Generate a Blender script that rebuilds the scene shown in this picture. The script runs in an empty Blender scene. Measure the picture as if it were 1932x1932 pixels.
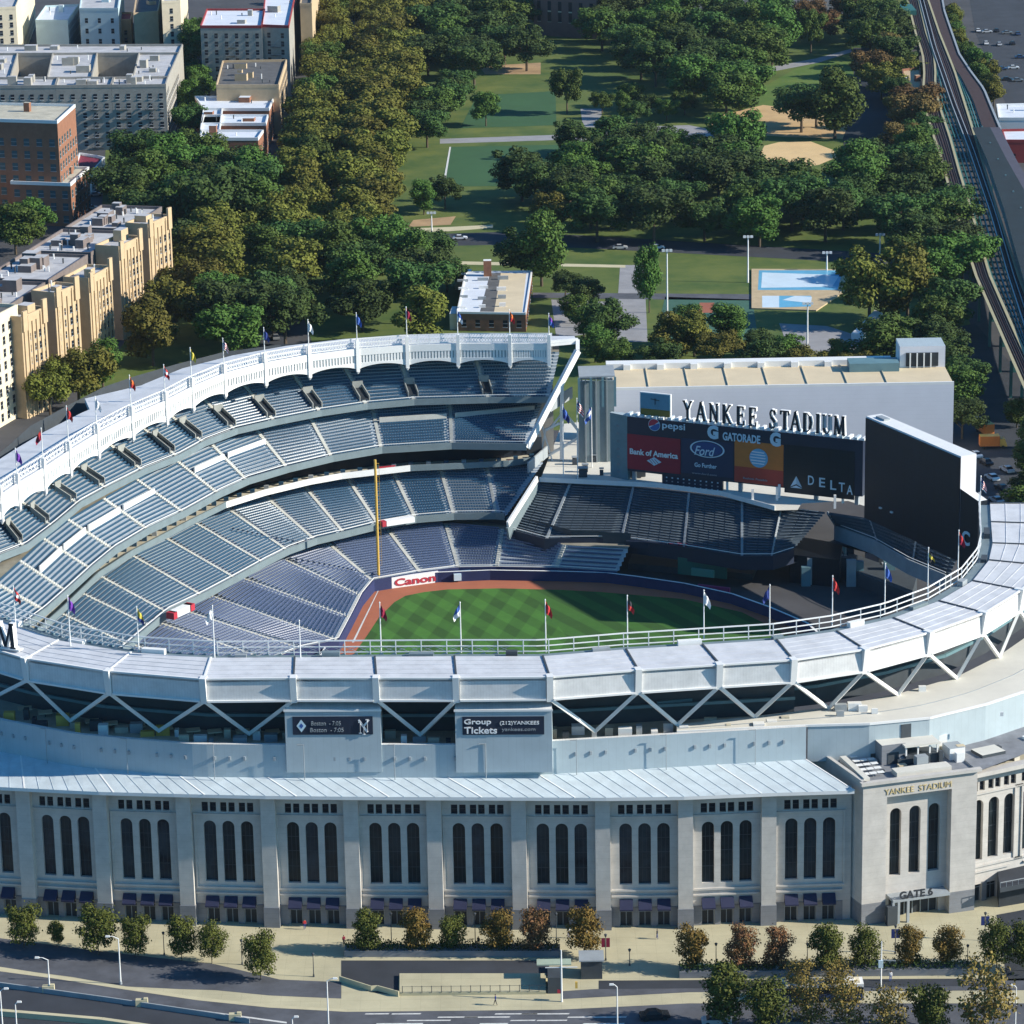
import bpy, bmesh, math, random
from mathutils import Vector, Matrix
random.seed(7)
R = math.radians
C = bpy.context.scene.collection
# ------------------------------------------------------------ camera, world, sun
FPX = 6289.0; TH = R(16.95); RO = R(1.04); HC = 215.0
fw = Vector((0, math.cos(TH), -math.sin(TH)))
u0 = Vector((0, math.sin(TH), math.cos(TH))); r0 = Vector((1, 0, 0))
rt = r0*math.cos(RO) - u0*math.sin(RO); up = u0*math.cos(RO) + r0*math.sin(RO)
cam = bpy.data.cameras.new('camera'); camo = bpy.data.objects.new('camera', cam); C.objects.link(camo)
M = Matrix((rt, up, -fw)).transposed().to_4x4(); M.translation = (0, 0, HC)
camo.matrix_world = M
cam.sensor_width = 36; cam.lens = 36*FPX/1932; cam.clip_start = 5; cam.clip_end = 6000
sc = bpy.context.scene; sc.camera = camo
SEL = R(27); SAZ = R(9.5)
sdir = Vector((math.cos(SAZ)*math.cos(SEL), -math.sin(SAZ)*math.cos(SEL), math.sin(SEL)))
w = bpy.data.worlds.new('World'); sc.world = w; w.use_nodes = True
nt = w.node_tree; bg = nt.nodes['Background']
sky = nt.nodes.new('ShaderNodeTexSky'); sky.sky_type = 'NISHITA'; sky.sun_disc = False
sky.sun_elevation = SEL; sky.sun_rotation = R(102); sky.air_density = 1.2; sky.dust_density = 0.6; sky.ozone_density = 1.6
tn = nt.nodes.new('ShaderNodeMix'); tn.data_type = 'RGBA'; tn.blend_type = 'MULTIPLY'; tn.inputs[0].default_value = 1
tn.inputs[7].default_value = (.30, .86, 1.36, 1); nt.links.new(sky.outputs[0], tn.inputs[6])
nt.links.new(tn.outputs[2], bg.inputs[0]); bg.inputs[1].default_value = 0.072
sl = bpy.data.lights.new('sun', 'SUN'); sl.energy = 5.0; sl.angle = R(0.5); sl.color = (1.0, 0.925, 0.80)
so = bpy.data.objects.new('sun', sl); C.objects.link(so); so.rotation_euler = (-sdir).to_track_quat('-Z', 'Y').to_euler()
sc.view_settings.view_transform = 'Standard'; sc.view_settings.look = 'None'; sc.view_settings.gamma = 1
sc.view_settings.exposure = 0.6
sc.render.engine = 'CYCLES'

# ------------------------------------------------------------ helpers
def ray(x, y):
    return fw + rt*((x-966)/FPX) + up*(-(y-966)/FPX)
def U(x, y, z=0.0):          # point of height z seen at x, y
    d = ray(x, y); t = (z-HC)/d.z
    return Vector((d.x*t, d.y*t, z))
def V(x, y, A, B):           # point on the vertical plane through A, B seen at x, y
    d = ray(x, y); e = (B-A); n = Vector((e.y, -e.x, 0))
    t = (A-Vector((0, 0, HC))).dot(n)/d.dot(n)
    return Vector((0, 0, HC)) + d*t
def hz(v): return Vector((v.x, v.y, 0))
def unit(v): v = hz(v); return v.normalized()
def lerp(a, b, t): return a + (b-a)*t
def atz(v, z): return Vector((v.x, v.y, z))
Z3 = Vector((0, 0, 1))

MATS = {}
def mat(name, col, rough=0.7, var=0.12, scale=0.5, metal=0.0, spec=0.4, col2=None, emit=None, kind='noise', bump=0.0, objvar=0.0):
    if name in MATS: return MATS[name]
    m = bpy.data.materials.new(name); m.use_nodes = True; n = m.node_tree; b = n.nodes['Principled BSDF']
    b.inputs['Roughness'].default_value = rough; b.inputs['Metallic'].default_value = metal
    b.inputs['Specular IOR Level'].default_value = spec
    c1 = tuple(col)+(1,)
    if var > 0 or col2:
        g = n.nodes.new('ShaderNodeNewGeometry'); t = n.nodes.new('ShaderNodeTexNoise')
        t.inputs['Scale'].default_value = scale; t.inputs['Detail'].default_value = 5; t.inputs['Roughness'].default_value = .65
        n.links.new(g.outputs['Position'], t.inputs['Vector'])
        r = n.nodes.new('ShaderNodeValToRGB')
        r.color_ramp.elements[0].position = .3; r.color_ramp.elements[1].position = .7
        r.color_ramp.elements[0].color = tuple(max(0, c*(1-var)) for c in col)+(1,)
        r.color_ramp.elements[1].color = (tuple(col2)+(1,)) if col2 else tuple(min(1, c*(1+var)) for c in col)+(1,)
        n.links.new(t.outputs['Fac'], r.inputs['Fac']); out = r.outputs['Color']
        if objvar:
            oi = n.nodes.new('ShaderNodeObjectInfo'); mr = n.nodes.new('ShaderNodeMapRange')
            mr.inputs['To Min'].default_value = 1-objvar; mr.inputs['To Max'].default_value = 1+objvar
            n.links.new(oi.outputs['Random'], mr.inputs['Value'])
            hs = n.nodes.new('ShaderNodeHueSaturation'); n.links.new(out, hs.inputs['Color']); n.links.new(mr.outputs[0], hs.inputs['Value'])
            mh = n.nodes.new('ShaderNodeMath'); mh.operation = 'MULTIPLY_ADD'; mh.inputs[1].default_value = .05; mh.inputs[2].default_value = .475
            n.links.new(oi.outputs['Random'], mh.inputs[0]); n.links.new(mh.outputs[0], hs.inputs['Hue'])
            out = hs.outputs['Color']
        n.links.new(out, b.inputs['Base Color'])
        if bump:
            bp = n.nodes.new('ShaderNodeBump'); bp.inputs['Strength'].default_value = bump; bp.inputs['Distance'].default_value = .2
            n.links.new(t.outputs['Fac'], bp.inputs['Height']); n.links.new(bp.outputs[0], b.inputs['Normal'])
    else:
        b.inputs['Base Color'].default_value = c1
    MATS[name] = m; return m
def lines(m, sx, width, dark, axis='X', rot=0.0):
    """thin darker seams every sx metres along a world direction"""
    n = m.node_tree; b = n.nodes['Principled BSDF']; src = b.inputs['Base Color'].links[0].from_socket
    g = n.nodes.new('ShaderNodeNewGeometry'); sep = n.nodes.new('ShaderNodeVectorMath'); sep.operation = 'DOT_PRODUCT'
    sep.inputs[1].default_value = axis if not isinstance(axis, str) else {'X': (1, 0, 0), 'Y': (0, 1, 0), 'Z': (0, 0, 1)}[axis]
    n.links.new(g.outputs['Position'], sep.inputs[0])
    a = n.nodes.new('ShaderNodeMath'); a.operation = 'DIVIDE'; a.inputs[1].default_value = sx
    f = n.nodes.new('ShaderNodeMath'); f.operation = 'FRACT'; l = n.nodes.new('ShaderNodeMath'); l.operation = 'LESS_THAN'; l.inputs[1].default_value = width/sx
    n.links.new(sep.outputs['Value'], a.inputs[0]); n.links.new(a.outputs[0], f.inputs[0]); n.links.new(f.outputs[0], l.inputs[0])
    mx = n.nodes.new('ShaderNodeMix'); mx.data_type = 'RGBA'; mx.blend_type = 'MULTIPLY'
    n.links.new(l.outputs[0], mx.inputs[0]); n.links.new(src, mx.inputs[6]); mx.inputs[7].default_value = (dark, dark, dark, 1)
    n.links.new(mx.outputs[2], b.inputs['Base Color']); return m

class MB:
    def __init__(s): s.v = []; s.f = []; s.m = []; s.mats = []
    def mi(s, m):
        if m not in s.mats: s.mats.append(m)
        return s.mats.index(m)
    def face(s, pts, m):
        i = len(s.v); s.v += [tuple(p) for p in pts]; s.f.append(tuple(range(i, i+len(pts)))); s.m.append(s.mi(m))
    def hexa(s, b, t, m, top=None):  # b, t lists of four
        i = len(s.v); s.v += [tuple(p) for p in b]+[tuple(p) for p in t]; k = s.mi(m); kt = s.mi(top) if top else k
        n = len(b)
        s.f.append(tuple(i+j for j in reversed(range(n)))); s.m.append(k)
        s.f.append(tuple(i+n+j for j in range(n))); s.m.append(kt)
        for j in range(n):
            q = (j+1) % n; s.f.append((i+j, i+q, i+n+q, i+n+j)); s.m.append(k)
    def prism(s, poly, z0, z1, m, top=None):
        s.hexa([atz(p, z0) for p in poly], [atz(p, z1) for p in poly], m, top)
    def box(s, c, ex, ey, sx, sy, z0, z1, m, top=None):   # centre, unit axes, half sizes
        c = Vector(c); P = [c-ex*sx-ey*sy, c+ex*sx-ey*sy, c+ex*sx+ey*sy, c-ex*sx+ey*sy]
        s.prism(P, z0, z1, m, top)
    def bar(s, a, b, w, h, m):      # square bar between two points
        a = Vector(a); b = Vector(b); d = (b-a)
        if d.length < 1e-6: return
        d.normalize(); sx = d.cross(Z3)
        if sx.length < .05: sx = Vector((1, 0, 0))
        sx.normalize(); sy = sx.cross(d).normalized()
        P = [a-sx*w/2-sy*h/2, a+sx*w/2-sy*h/2, a+sx*w/2+sy*h/2, a-sx*w/2+sy*h/2]
        s.hexa(P, [p+(b-a) for p in P], m)
    def tube(s, a, b, ra, rb, m, n=8):
        a = Vector(a); b = Vector(b); d = (b-a).normalized(); sx = d.cross(Z3)
        if sx.length < .05: sx = Vector((1, 0, 0))
        sx.normalize(); sy = d.cross(sx)
        q = [sx*math.cos(k*2*math.pi/n)+sy*math.sin(k*2*math.pi/n) for k in range(n)]
        s.hexa([a+v*ra for v in q], [b+v*rb for v in q], m)
    def wall(s, pts, z0, z1, th, m, n_out=None, top=None):   # polyline wall of thickness th (to the left side of travel)
        for a, b in zip(pts[:-1], pts[1:]):
            e = unit(b-a); n = Vector((-e.y, e.x, 0))*th
            s.prism([hz(a), hz(b), hz(b)+n, hz(a)+n], z0, z1, m, top)
    def strip(s, A, B, m):        # loft between two polylines
        for i in range(len(A)-1): s.face([A[i], A[i+1], B[i+1], B[i]], m)
    def build(s, name, parent=None, smooth=False):
        me = bpy.data.meshes.new(name); me.from_pydata(s.v, [], s.f)
        for m in s.mats: me.materials.append(m)
        me.polygons.foreach_set('material_index', s.m)
        if smooth: me.polygons.foreach_set('use_smooth', [True]*len(s.f))
        me.update(); o = bpy.data.objects.new(name, me); C.objects.link(o)
        if parent: o.parent = parent
        return o
def fixn(o):
    b = bmesh.new(); b.from_mesh(o.data); bmesh.ops.recalc_face_normals(b, faces=b.faces); b.to_mesh(o.data); b.free(); return o
def tag(o, label=None, cat=None, group=None, kind=None):
    if label: o['label'] = label
    if cat: o['category'] = cat
    if group: o['group'] = group
    if kind: o['kind'] = kind
    return o
def empty(name, loc, label, cat, group=None, rz=0):
    o = bpy.data.objects.new(name, None); C.objects.link(o); o.location = loc; o.rotation_euler = (0, 0, rz)
    return tag(o, label, cat, group)
def dup(o, loc, rz=0, label=None, parent=None, scale=None, top=True):
    c = o.copy(); C.objects.link(c); c.parent = parent
    if top:
        c.location = loc; c.rotation_euler = (0, 0, rz)
        if scale: c.scale = scale
        if label: c['label'] = label
    for ch in o.children:
        dup(ch, None, 0, None, c, None, False)
    return c
def inst(mesh, name, parent, loc=(0, 0, 0), mtx=None):
    o = bpy.data.objects.new(name, mesh); C.objects.link(o); o.parent = parent
    if mtx is not None: o.matrix_local = mtx
    else: o.location = loc
    return o
def frame(org, ex, n):   # matrix: local x = ex, y = up, z = n (towards the viewer)
    m = Matrix((ex, Z3, n)).transposed().to_4x4(); m.translation = org; return m
_tm = {}
def text(parent, name, s, org, ex, wd, ht, m, ext=0.04, shear=0.0, bold=0.0):
    """lettering fitted to wd x ht; org = bottom-left, ex = reading direction"""
    cu = bpy.data.curves.new(name, 'FONT'); cu.body = s; cu.extrude = 0.02; cu.shear = shear; cu.offset = bold
    cu.resolution_u = 3
    t = bpy.data.objects.new('t', cu); C.objects.link(t); bpy.context.view_layer.update()
    me = bpy.data.meshes.new_from_object(t.evaluated_get(bpy.context.evaluated_depsgraph_get()))
    bpy.data.objects.remove(t); me.name = name
    xs = [v.co.x for v in me.vertices]; ys = [v.co.y for v in me.vertices]; x0, x1, y0, y1 = min(xs), max(xs), min(ys), max(ys)
    for v in me.vertices:
        v.co.x = (v.co.x-x0)/(x1-x0)*wd; v.co.y = (v.co.y-y0)/(y1-y0)*ht; v.co.z = v.co.z/0.02*ext
    me.materials.clear(); me.materials.append(m)
    n = ex.cross(Z3); o = bpy.data.objects.new(name, me); C.objects.link(o); o.parent = parent
    o.matrix_world = frame(org+n*(ext+.02), ex, n); return o

# ------------------------------------------------------------ materials
grassy = mat('park_grass', (.05, .12, .018), .9, .3, .06, col2=(.13, .155, .03))
m_turf = mat('turf_court', (.032, .095, .032), .9, .12, .05)
m_city = mat('city_ground', (.06, .06, .065), .9, .3, .05)
m_asph = mat('asphalt', (.085, .09, .105), .9, .35, .16)
m_asph2 = mat('asphalt_dark', (.035, .04, .05), .9, .25, .1)
m_path = mat('path_paving', (.27, .27, .28), .9, .15, .2)
m_plaza = mat('plaza_concrete', (.46, .42, .28), .85, .14, .12)
m_kerb = mat('kerb_stone', (.52, .47, .31), .85, .1, .3)
m_white = mat('white_line', (.6, .6, .58), .8, .25, 1.5)
m_sand = mat('infield_sand', (.62, .44, .22), .95, .1, .1)
m_dirt = mat('dry_earth', (.36, .24, .13), .95, .3, .1)
m_clay = mat('warning_track_clay', (.36, .115, .06), .95, .08, .2)
m_lime = mat('limestone', (.50, .475, .44), .8, .11, .45, bump=.15)
lines(m_lime, 1.1, .05, .86, 'Z')
m_gran = mat('granite_base', (.20, .21, .23), .6, .12, .5)
lines(m_gran, .8, .05, .8, 'Z'); lines(m_plaza, 3.0, .06, .86, 'X'); lines(m_plaza, 3.0, .1, .86, 'Y')
m_panel = mat('painted_panel', (.40, .47, .50), .5, .06, .3)
lines(m_panel, 1.2, .05, .88, 'X')
m_roofp = mat('roof_panel', (.58, .59, .61), .5, .13, .35)
m_fasc = mat('white_fascia', (.68, .68, .67), .5, .12, .5)
lines(m_fasc, .45, .04, .86, 'X')
m_wht = mat('white_steel', (.78, .78, .76), .45, .04, .5)
m_eave = mat('eave_metal', (.53, .60, .63), .5, .12, .4)
m_dkst = mat('dark_steel', (.05, .06, .07), .6, .15, .4)
m_teal = mat('teal_steel', (.12, .22, .25), .6, .12, .4)
m_greys = mat('grey_steel', (.30, .33, .35), .55, .12, .4)
m_glass = mat('dark_glass', (.010, .014, .022), .35, 0, spec=.25)
m_shop = mat('dim_interior', (.022, .028, .035), .6, .3, .6)
m_awn = mat('navy_awning', (.018, .022, .06), .8, .1, 1)
m_conc = mat('stand_concrete', (.50, .50, .46), .85, .12, .4)
m_tread = mat('tread_concrete', (.41, .46, .51), .85, .1, .5)
m_seat = mat('navy_seat', (.025, .078, .14), .35, .1, 1, spec=.6)
m_seat2 = mat('slate_seat', (.075, .105, .19), .35, .1, 1, spec=.6)
m_bench = mat('bleacher_bench_shaded', (.09, .12, .15), .6, .1, .6)  # navy benches, darkened further to carry the shade over the bleachers
m_rail = mat('parapet_metal', (.17, .22, .24), .5, .1, .5)
m_walk = mat('concourse_floor', (.46, .43, .34), .85, .2, .3)
m_black = mat('screen_black', (.005, .010, .018), .45, .2, .3)
lines(m_black, 1.2, .05, .4, 'X'); lines(m_black, 1.2, .05, .4, 'Z')
m_navy = mat('board_navy', (.014, .022, .045), .5, .1, .3)
m_wallpad = mat('navy_pad', (.02, .03, .10), .7, .1, .5)
m_tan = mat('tan_membrane', (.60, .50, .34), .85, .08, .15)
m_lav = mat('pale_wall', (.72, .72, .76), .7, .04, .15)
lines(m_lav, 1.0, .05, .93, 'Z')
m_out = mat('deck_coating', (.62, .60, .54), .8, .12, .12, col2=(.66, .64, .57))
m_red = mat('red_paint', (.42, .03, .05), .6, .1, .6); m_org = mat('orange_board', (.55, .17, .03), .6, .1, .4)
m_dred = mat('board_red', (.30, .012, .03), .6, .05, .4)
m_ltr = mat('pale_lettering', (.55, .70, .78), .6, 0)
m_wltr = mat('white_lettering', (.8, .8, .8), .6, 0)
m_yel = mat('yellow_paint', (.62, .40, .09), .5, .1, .8)
m_bronze = mat('dark_letter', (.03, .035, .045), .5, .1, 1)
m_gold = mat('gold_letter', (.55, .44, .22), .5, .1, 1)

# ------------------------------------------------------------ ground sheets (structure)
def sheet(name, pts, z, m, kind='structure', zz=None):
    mb = MB(); P = [U(x, y, z) for x, y in pts]; mb.face(P, m)
    o = mb.build(name); b = bmesh.new(); b.from_mesh(o.data)
    bmesh.ops.recalc_face_normals(b, faces=b.faces)
    if b.faces[:][0].normal.z < 0: bmesh.ops.reverse_faces(b, faces=b.faces)
    bmesh.ops.triangulate(b, faces=b.faces); b.to_mesh(o.data); b.free()
    return tag(o, kind=kind)
mb = MB(); S = 5000
mb.face([(-S, -600, -.02), (S, -600, -.02), (S, 9000, -.02), (-S, 9000, -.02)], m_city); tag(mb.build('ground'), kind='structure')
sheet('park_lawn', [(700, -60), (1715, -60), (1690, 230), (1790, 500), (1900, 800), (1700, 830), (640, 800), (560, 560), (660, 300), (740, 120)], .0, grassy)
sheet('avenue', [(642, -60), (700, -60), (655, 250), (600, 470), (520, 700), (420, 760), (520, 560), (590, 350)], .01, m_asph2)
sheet('lawn', [(330, 440), (560, 440), (530, 640), (200, 850), (60, 860), (240, 640)], .004, grassy)
sheet('lawn', [(200, 270), (350, 250), (530, 330), (520, 470), (190, 430)], .004, grassy)
sheet('plaza', [(-150, 1650), (2100, 1600), (2150, 1990), (-200, 1990)], .012, m_plaza)
# park paths and courts
sheet('park_path', [(750, 444), (930, 438), (1100, 444), (1330, 458), (1700, 480), (1705, 500), (1330, 480), (1100, 468), (930, 462), (750, 466)], .02, m_asph2)  # park road; dark asphalt colour stands in for the tree shade on it
sheet('path_edge', [(735, 489), (870, 493), (1180, 500), (1180, 505), (870, 499), (735, 495)], .028, m_kerb)
sheet('pavement', [(745, 432), (850, 428), (930, 424), (930, 430), (850, 436), (745, 441)], .028, m_kerb)
sheet('park_path', [(830, 262), (1060, 254), (1180, 240), (1300, 236), (1370, 250), (1370, 270), (1290, 285), (1180, 285), (1060, 264), (830, 271)], .02, m_path)
sheet('park_path', [(1095, 205), (1135, 205), (1135, 240), (1100, 240)], .024, m_path)
sheet('park_path', [(1290, 270), (1312, 270), (1322, 335), (1300, 335)], .024, m_path)
sheet('park_path', [(1170, 500), (1215, 500), (1222, 645), (1160, 645)], .024, m_path)
sheet('park_path', [(1005, 552), (1420, 555), (1420, 567), (1005, 562)], .03, m_asph)
sheet('court_yard', [(1040, 565), (1165, 570), (1165, 620), (1050, 640)], .022, m_path)
sheet('turf_court', [(848, 277), (1055, 273), (1062, 350), (833, 352)], .03, m_turf)
sheet('turf_court', [(900, 180), (1048, 172), (1050, 236), (868, 242)], .03, m_turf)
sheet('baseline', [(848, 277), (851, 277), (839, 351), (835, 351)], .036, m_white)
sheet('tennis_court', [(1255, 560), (1420, 565), (1430, 640), (1235, 645)], .03, mat('court_green', (.045, .12, .085), .9, .15, .1))
sheet('tennis_court', [(1320, 571), (1348, 571), (1346, 590), (1318, 590)], .036, mat('court_red', (.30, .10, .06), .9, .1, .1))
sheet('meadow', [(1430, 170), (1500, 130), (1608, 100), (1612, 200), (1590, 270), (1480, 230), (1400, 190)], .02, mat('bright_lawn', (.06, .15, .018), .9, .2, .06, col2=(.12, .17, .03)))
sheet('footpath', [(1385, 138), (1450, 127), (1540, 110), (1605, 92), (1608, 98), (1545, 118), (1452, 136), (1390, 150)], .03, m_path)
sheet('sand_infield', [(1442, 275), (1470, 268), (1530, 267), (1572, 283), (1580, 296), (1545, 311), (1500, 317), (1455, 308), (1432, 295)], .03, m_sand)
sheet('sand_infield', [(1330, 225), (1440, 198), (1540, 210), (1600, 235), (1590, 262), (1480, 258), (1360, 250)], .03, mat('brown_sand', (.50, .34, .17), .95, .15, .1))
sheet('running_track', [(1610, 90), (1700, 90), (1738, 330), (1600, 330), (1590, 260), (1612, 190)], .024, mat('track_shaded', (.018, .024, .032), .9, .2, .1))  # near-black colour paints the shade lying on the track
for q in ([(1020, 395), (1105, 385), (1110, 395), (1060, 402)], [(780, 415), (860, 408), (850, 424), (770, 428)], [(905, 125), (1020, 118), (1020, 140), (915, 140)], [(1260, 120), (1330, 112), (1330, 130), (1260, 135)]):
    sheet('bare_earth', q, .012, m_dirt)
sheet('paved_yard', [(470, 452), (560, 450), (550, 478), (480, 478)], .02, m_kerb)
sheet('paved_yard', [(1470, 610), (1560, 615), (1640, 640), (1630, 690), (1500, 690)], .026, m_path)
sheet('parking_lot', [(1820, -60), (2200, -60), (2300, 200), (1900, 200), (1840, 60)], .01, m_asph2)
sheet('street', [(1700, 640), (1840, 610), (2100, 900), (2000, 1050), (1760, 900)], .018, m_asph2)
# foreground road, pavements and service lane
sheet('service_lane', [(-60, 1764), (0, 1770), (146, 1789), (254, 1802), (406, 1819), (528, 1848), (644, 1853), (644, 1884), (508, 1878), (406, 1868), (338, 1866), (237, 1861), (135, 1843), (-60, 1818)], .03, m_asph)
sheet('road', [(-80, 1822), (0, 1831), (102, 1846), (237, 1867), (372, 1887), (508, 1901), (654, 1909), (1050, 1905), (1300, 1893), (1960, 1893), (2100, 2050), (-200, 2050)], .034, m_asph)
sheet('road_shoulder', [(-80, 1855), (0, 1864), (203, 1891), (406, 1922), (470, 1935), (400, 1990), (-80, 1990)], .042, m_asph2)
sheet('service_lane', [(1120, 1866), (1450, 1860), (1960, 1845), (1960, 1868), (1300, 1872), (1060, 1885), (1060, 1870)], .03, m_asph)
sheet('lane_line', [(305, 1896), (541, 1928), (541, 1931), (305, 1898)], .05, m_white)
sheet('kerb_line', [(-80, 1815), (0, 1824), (102, 1840), (237, 1861), (372, 1881), (508, 1896), (654, 1904), (654, 1909), (508, 1901), (372, 1887), (237, 1867), (102, 1846), (-80, 1822)], .05, m_kerb)
for k in range(17):   # worn crosswalk bars
    y = 1912+ (k % 5)*6.2; x = 690+(k*137 % 440)
    sheet('crosswalk_bar', [(x, y), (x+45+(k*31 % 60), y-.5), (x+43+(k*31 % 60), y+1.6), (x-2, y+2.0)], .052, m_white)
sheet('ramp_floor', [(644, 1812), (752, 1840), (752, 1878), (700, 1872), (644, 1850)], .036, m_asph2)

# ------------------------------------------------------------ playing field
mfield = mat('mown_grass', (.035, .11, .014), .9, .1, .4)
def mown(m):
    n = m.node_tree; b = n.nodes['Principled BSDF']; src = b.inputs['Base Color'].links[0].from_socket
    g = n.nodes.new('ShaderNodeNewGeometry'); outs = []
    for d, w_ in (((U(1044, 1121)-U(1144, 1171)), 3.1), ((U(777, 1191)-U(838, 1117)), 3.4)):
        e = unit(d); nn = Vector((-e.y, e.x, 0))
        dp = n.nodes.new('ShaderNodeVectorMath'); dp.operation = 'DOT_PRODUCT'; dp.inputs[1].default_value = nn
        n.links.new(g.outputs['Position'], dp.inputs[0])
        a = n.nodes.new('ShaderNodeMath'); a.operation = 'MULTIPLY'; a.inputs[1].default_value = math.pi/w_
        s = n.nodes.new('ShaderNodeMath'); s.operation = 'SINE'; k = n.nodes.new('ShaderNodeMath'); k.operation = 'MULTIPLY_ADD'; k.use_clamp = True; k.inputs[1].default_value = 3; k.inputs[2].default_value = .5
        n.links.new(dp.outputs['Value'], a.inputs[0]); n.links.new(a.outputs[0], s.inputs[0]); n.links.new(s.outputs[0], k.inputs[0]); outs.append(k.outputs[0])
    # second set of stripes only on the left part of the outfield
    dp = n.nodes.new('ShaderNodeVectorMath'); dp.operation = 'DOT_PRODUCT'; dp.inputs[1].default_value = (1, .25, 0)
    n.links.new(g.outputs['Position'], dp.inputs[0]); lt = n.nodes.new('ShaderNodeMath'); lt.operation = 'LESS_THAN'; lt.inputs[1].default_value = hz(U(1035, 1160)).dot(Vector((1, .25, 0)))
    n.links.new(dp.outputs['Value'], lt.inputs[0])
    mu = n.nodes.new('ShaderNodeMath'); mu.operation = 'MULTIPLY'; n.links.new(outs[1], mu.inputs[0]); n.links.new(lt.outputs[0], mu.inputs[1])
    ad = n.nodes.new('ShaderNodeMath'); ad.operation = 'ADD'; n.links.new(outs[0], ad.inputs[0]); n.links.new(mu.outputs[0], ad.inputs[1])
    mr = n.nodes.new('ShaderNodeMapRange'); mr.inputs['From Max'].default_value = 2; mr.inputs['To Min'].default_value = .75; mr.inputs['To Max'].default_value = 1.5
    n.links.new(ad.outputs[0], mr.inputs['Value'])
    hs = n.nodes.new('ShaderNodeHueSaturation'); n.links.new(src, hs.inputs['Color']); n.links.new(mr.outputs[0], hs.inputs['Value']); n.links.new(hs.outputs[0], b.inputs['Base Color'])
mown(mfield)
sheet('warning_track', [(560, 1290), (640, 1195), (689, 1105), (738, 1100), (850, 1090), (1000, 1085), (1200, 1093), (1330, 1110), (1460, 1150), (1560, 1210), (1600, 1290), (1200, 1330), (800, 1340)], .03, m_clay)
sheet('outfield_grass', [(660, 1245), (694, 1197), (715, 1165), (744, 1136), (765, 1124), (800, 1117), (844, 1112), (944, 1110), (1060, 1113), (1134, 1117), (1288, 1130), (1400, 1155), (1500, 1205), (1540, 1290), (1200, 1320), (800, 1330)], .045, mfield)
sheet('foul_line', [(714.6, 1111), (716, 1111), (668, 1212), (664, 1212)], .055, m_white)

# ------------------------------------------------------------ STADIUM
stad = empty('stadium', (0, 0, 0), 'huge limestone ballpark with tall arched windows, white frieze roof ring and tiers of blue seats', 'stadium')

# --- facade bays
PIL = [(-95, 1724), (57, 1733), (200, 1741), (356, 1746), (514, 1750), (669, 1752), (824, 1753), (982, 1754), (1139, 1755), (1294, 1753), (1450, 1746), (1606, 1741)]
PP = [hz(U(x, y)) for x, y in PIL]
m_arch = mat('arch_glass', (.006, .010, .018), .3, .5, .25, objvar=.5, col2=(.03, .045, .055), spec=.35)  # lighter mottling and per-pane tone imitate reflections in the glass
pane_arch = MB(); W_A, H0, H1 = 1.95, 7.1, 17.4
def arch_pts(w_, z0, z1, n=10):
    r = w_/2; return [(-r, z0), (r, z0)]+[(r*math.cos(a), z1-r+r*math.sin(a)) for a in [math.pi*k/n for k in range(n+1)]]
pane_arch.face([(x, z, 0) for x, z in arch_pts(W_A, 0, H1-H0)], m_arch)
for zz in (2.6, 5.2, 7.6): pane_arch.box((0, 0, 0), Vector((1, 0, 0)), Z3, W_A/2, .04, 0, .05, m_dkst) if False else pane_arch.hexa([(-W_A/2, zz, .02), (W_A/2, zz, .02), (W_A/2, zz+.1, .02), (-W_A/2, zz+.1, .02)], [(-W_A/2, zz, .06), (W_A/2, zz, .06), (W_A/2, zz+.1, .06), (-W_A/2, zz+.1, .06)], m_dkst)
for xx in (-.33, .33): pane_arch.hexa([(xx-.03, .02, .02), (xx+.03, .02, .02), (xx+.03, 9.6, .02), (xx-.03, 9.6, .02)], [(xx-.03, .02, .07), (xx+.03, .02, .07), (xx+.03, 9.6, .07), (xx-.03, 9.6, .07)], m_dkst)
o_ = pane_arch.build('arched_window'); ME_ARCH = o_.data; bpy.data.objects.remove(o_)
q = MB(); q.face([(-.5, 0, 0), (.5, 0, 0), (.5, 1.6, 0), (-.5, 1.6, 0)], m_glass); q.hexa([(-.5, .75, .02), (.5, .75, .02), (.5, .83, .02), (-.5, .83, .02)], [(-.5, .75, .06), (.5, .75, .06), (.5, .83, .06), (-.5, .83, .06)], m_dkst)
o_ = q.build('square_window'); ME_SQ = o_.data; bpy.data.objects.remove(o_)
q = MB(); q.hexa([(-1.05, .1, 0), (1.05, .1, 0), (1.05, 1.5, 0), (-1.05, 1.5, 0)], [(-1.05, 0, 1.3), (1.05, 0, 1.3), (1.05, .25, 1.3), (-1.05, .25, 1.3)], m_awn)
o_ = fixn(q.build('awning')); ME_AWN = o_.data; bpy.data.objects.remove(o_)
q = MB(); q.face([(-1, 0, 0), (1, 0, 0), (1, 3.1, 0), (-1, 3.1, 0)], m_shop)
for xx in (-.98, -.05, .88): q.hexa([(xx, 0, .02), (xx+.1, 0, .02), (xx+.1, 3, .02), (xx, 3, .02)], [(xx, 0, .1), (xx+.1, 0, .1), (xx+.1, 3, .1), (xx, 3, .1)], m_greys)
q.hexa([(-1, 2.3, .02), (1, 2.3, .02), (1, 2.4, .02), (-1, 2.4, .02)], [(-1, 2.3, .1), (1, 2.3, .1), (1, 2.4, .1), (-1, 2.4, .1)], m_greys)
o_ = q.build('door'); ME_DOOR = o_.data; bpy.data.objects.remove(o_)

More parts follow.
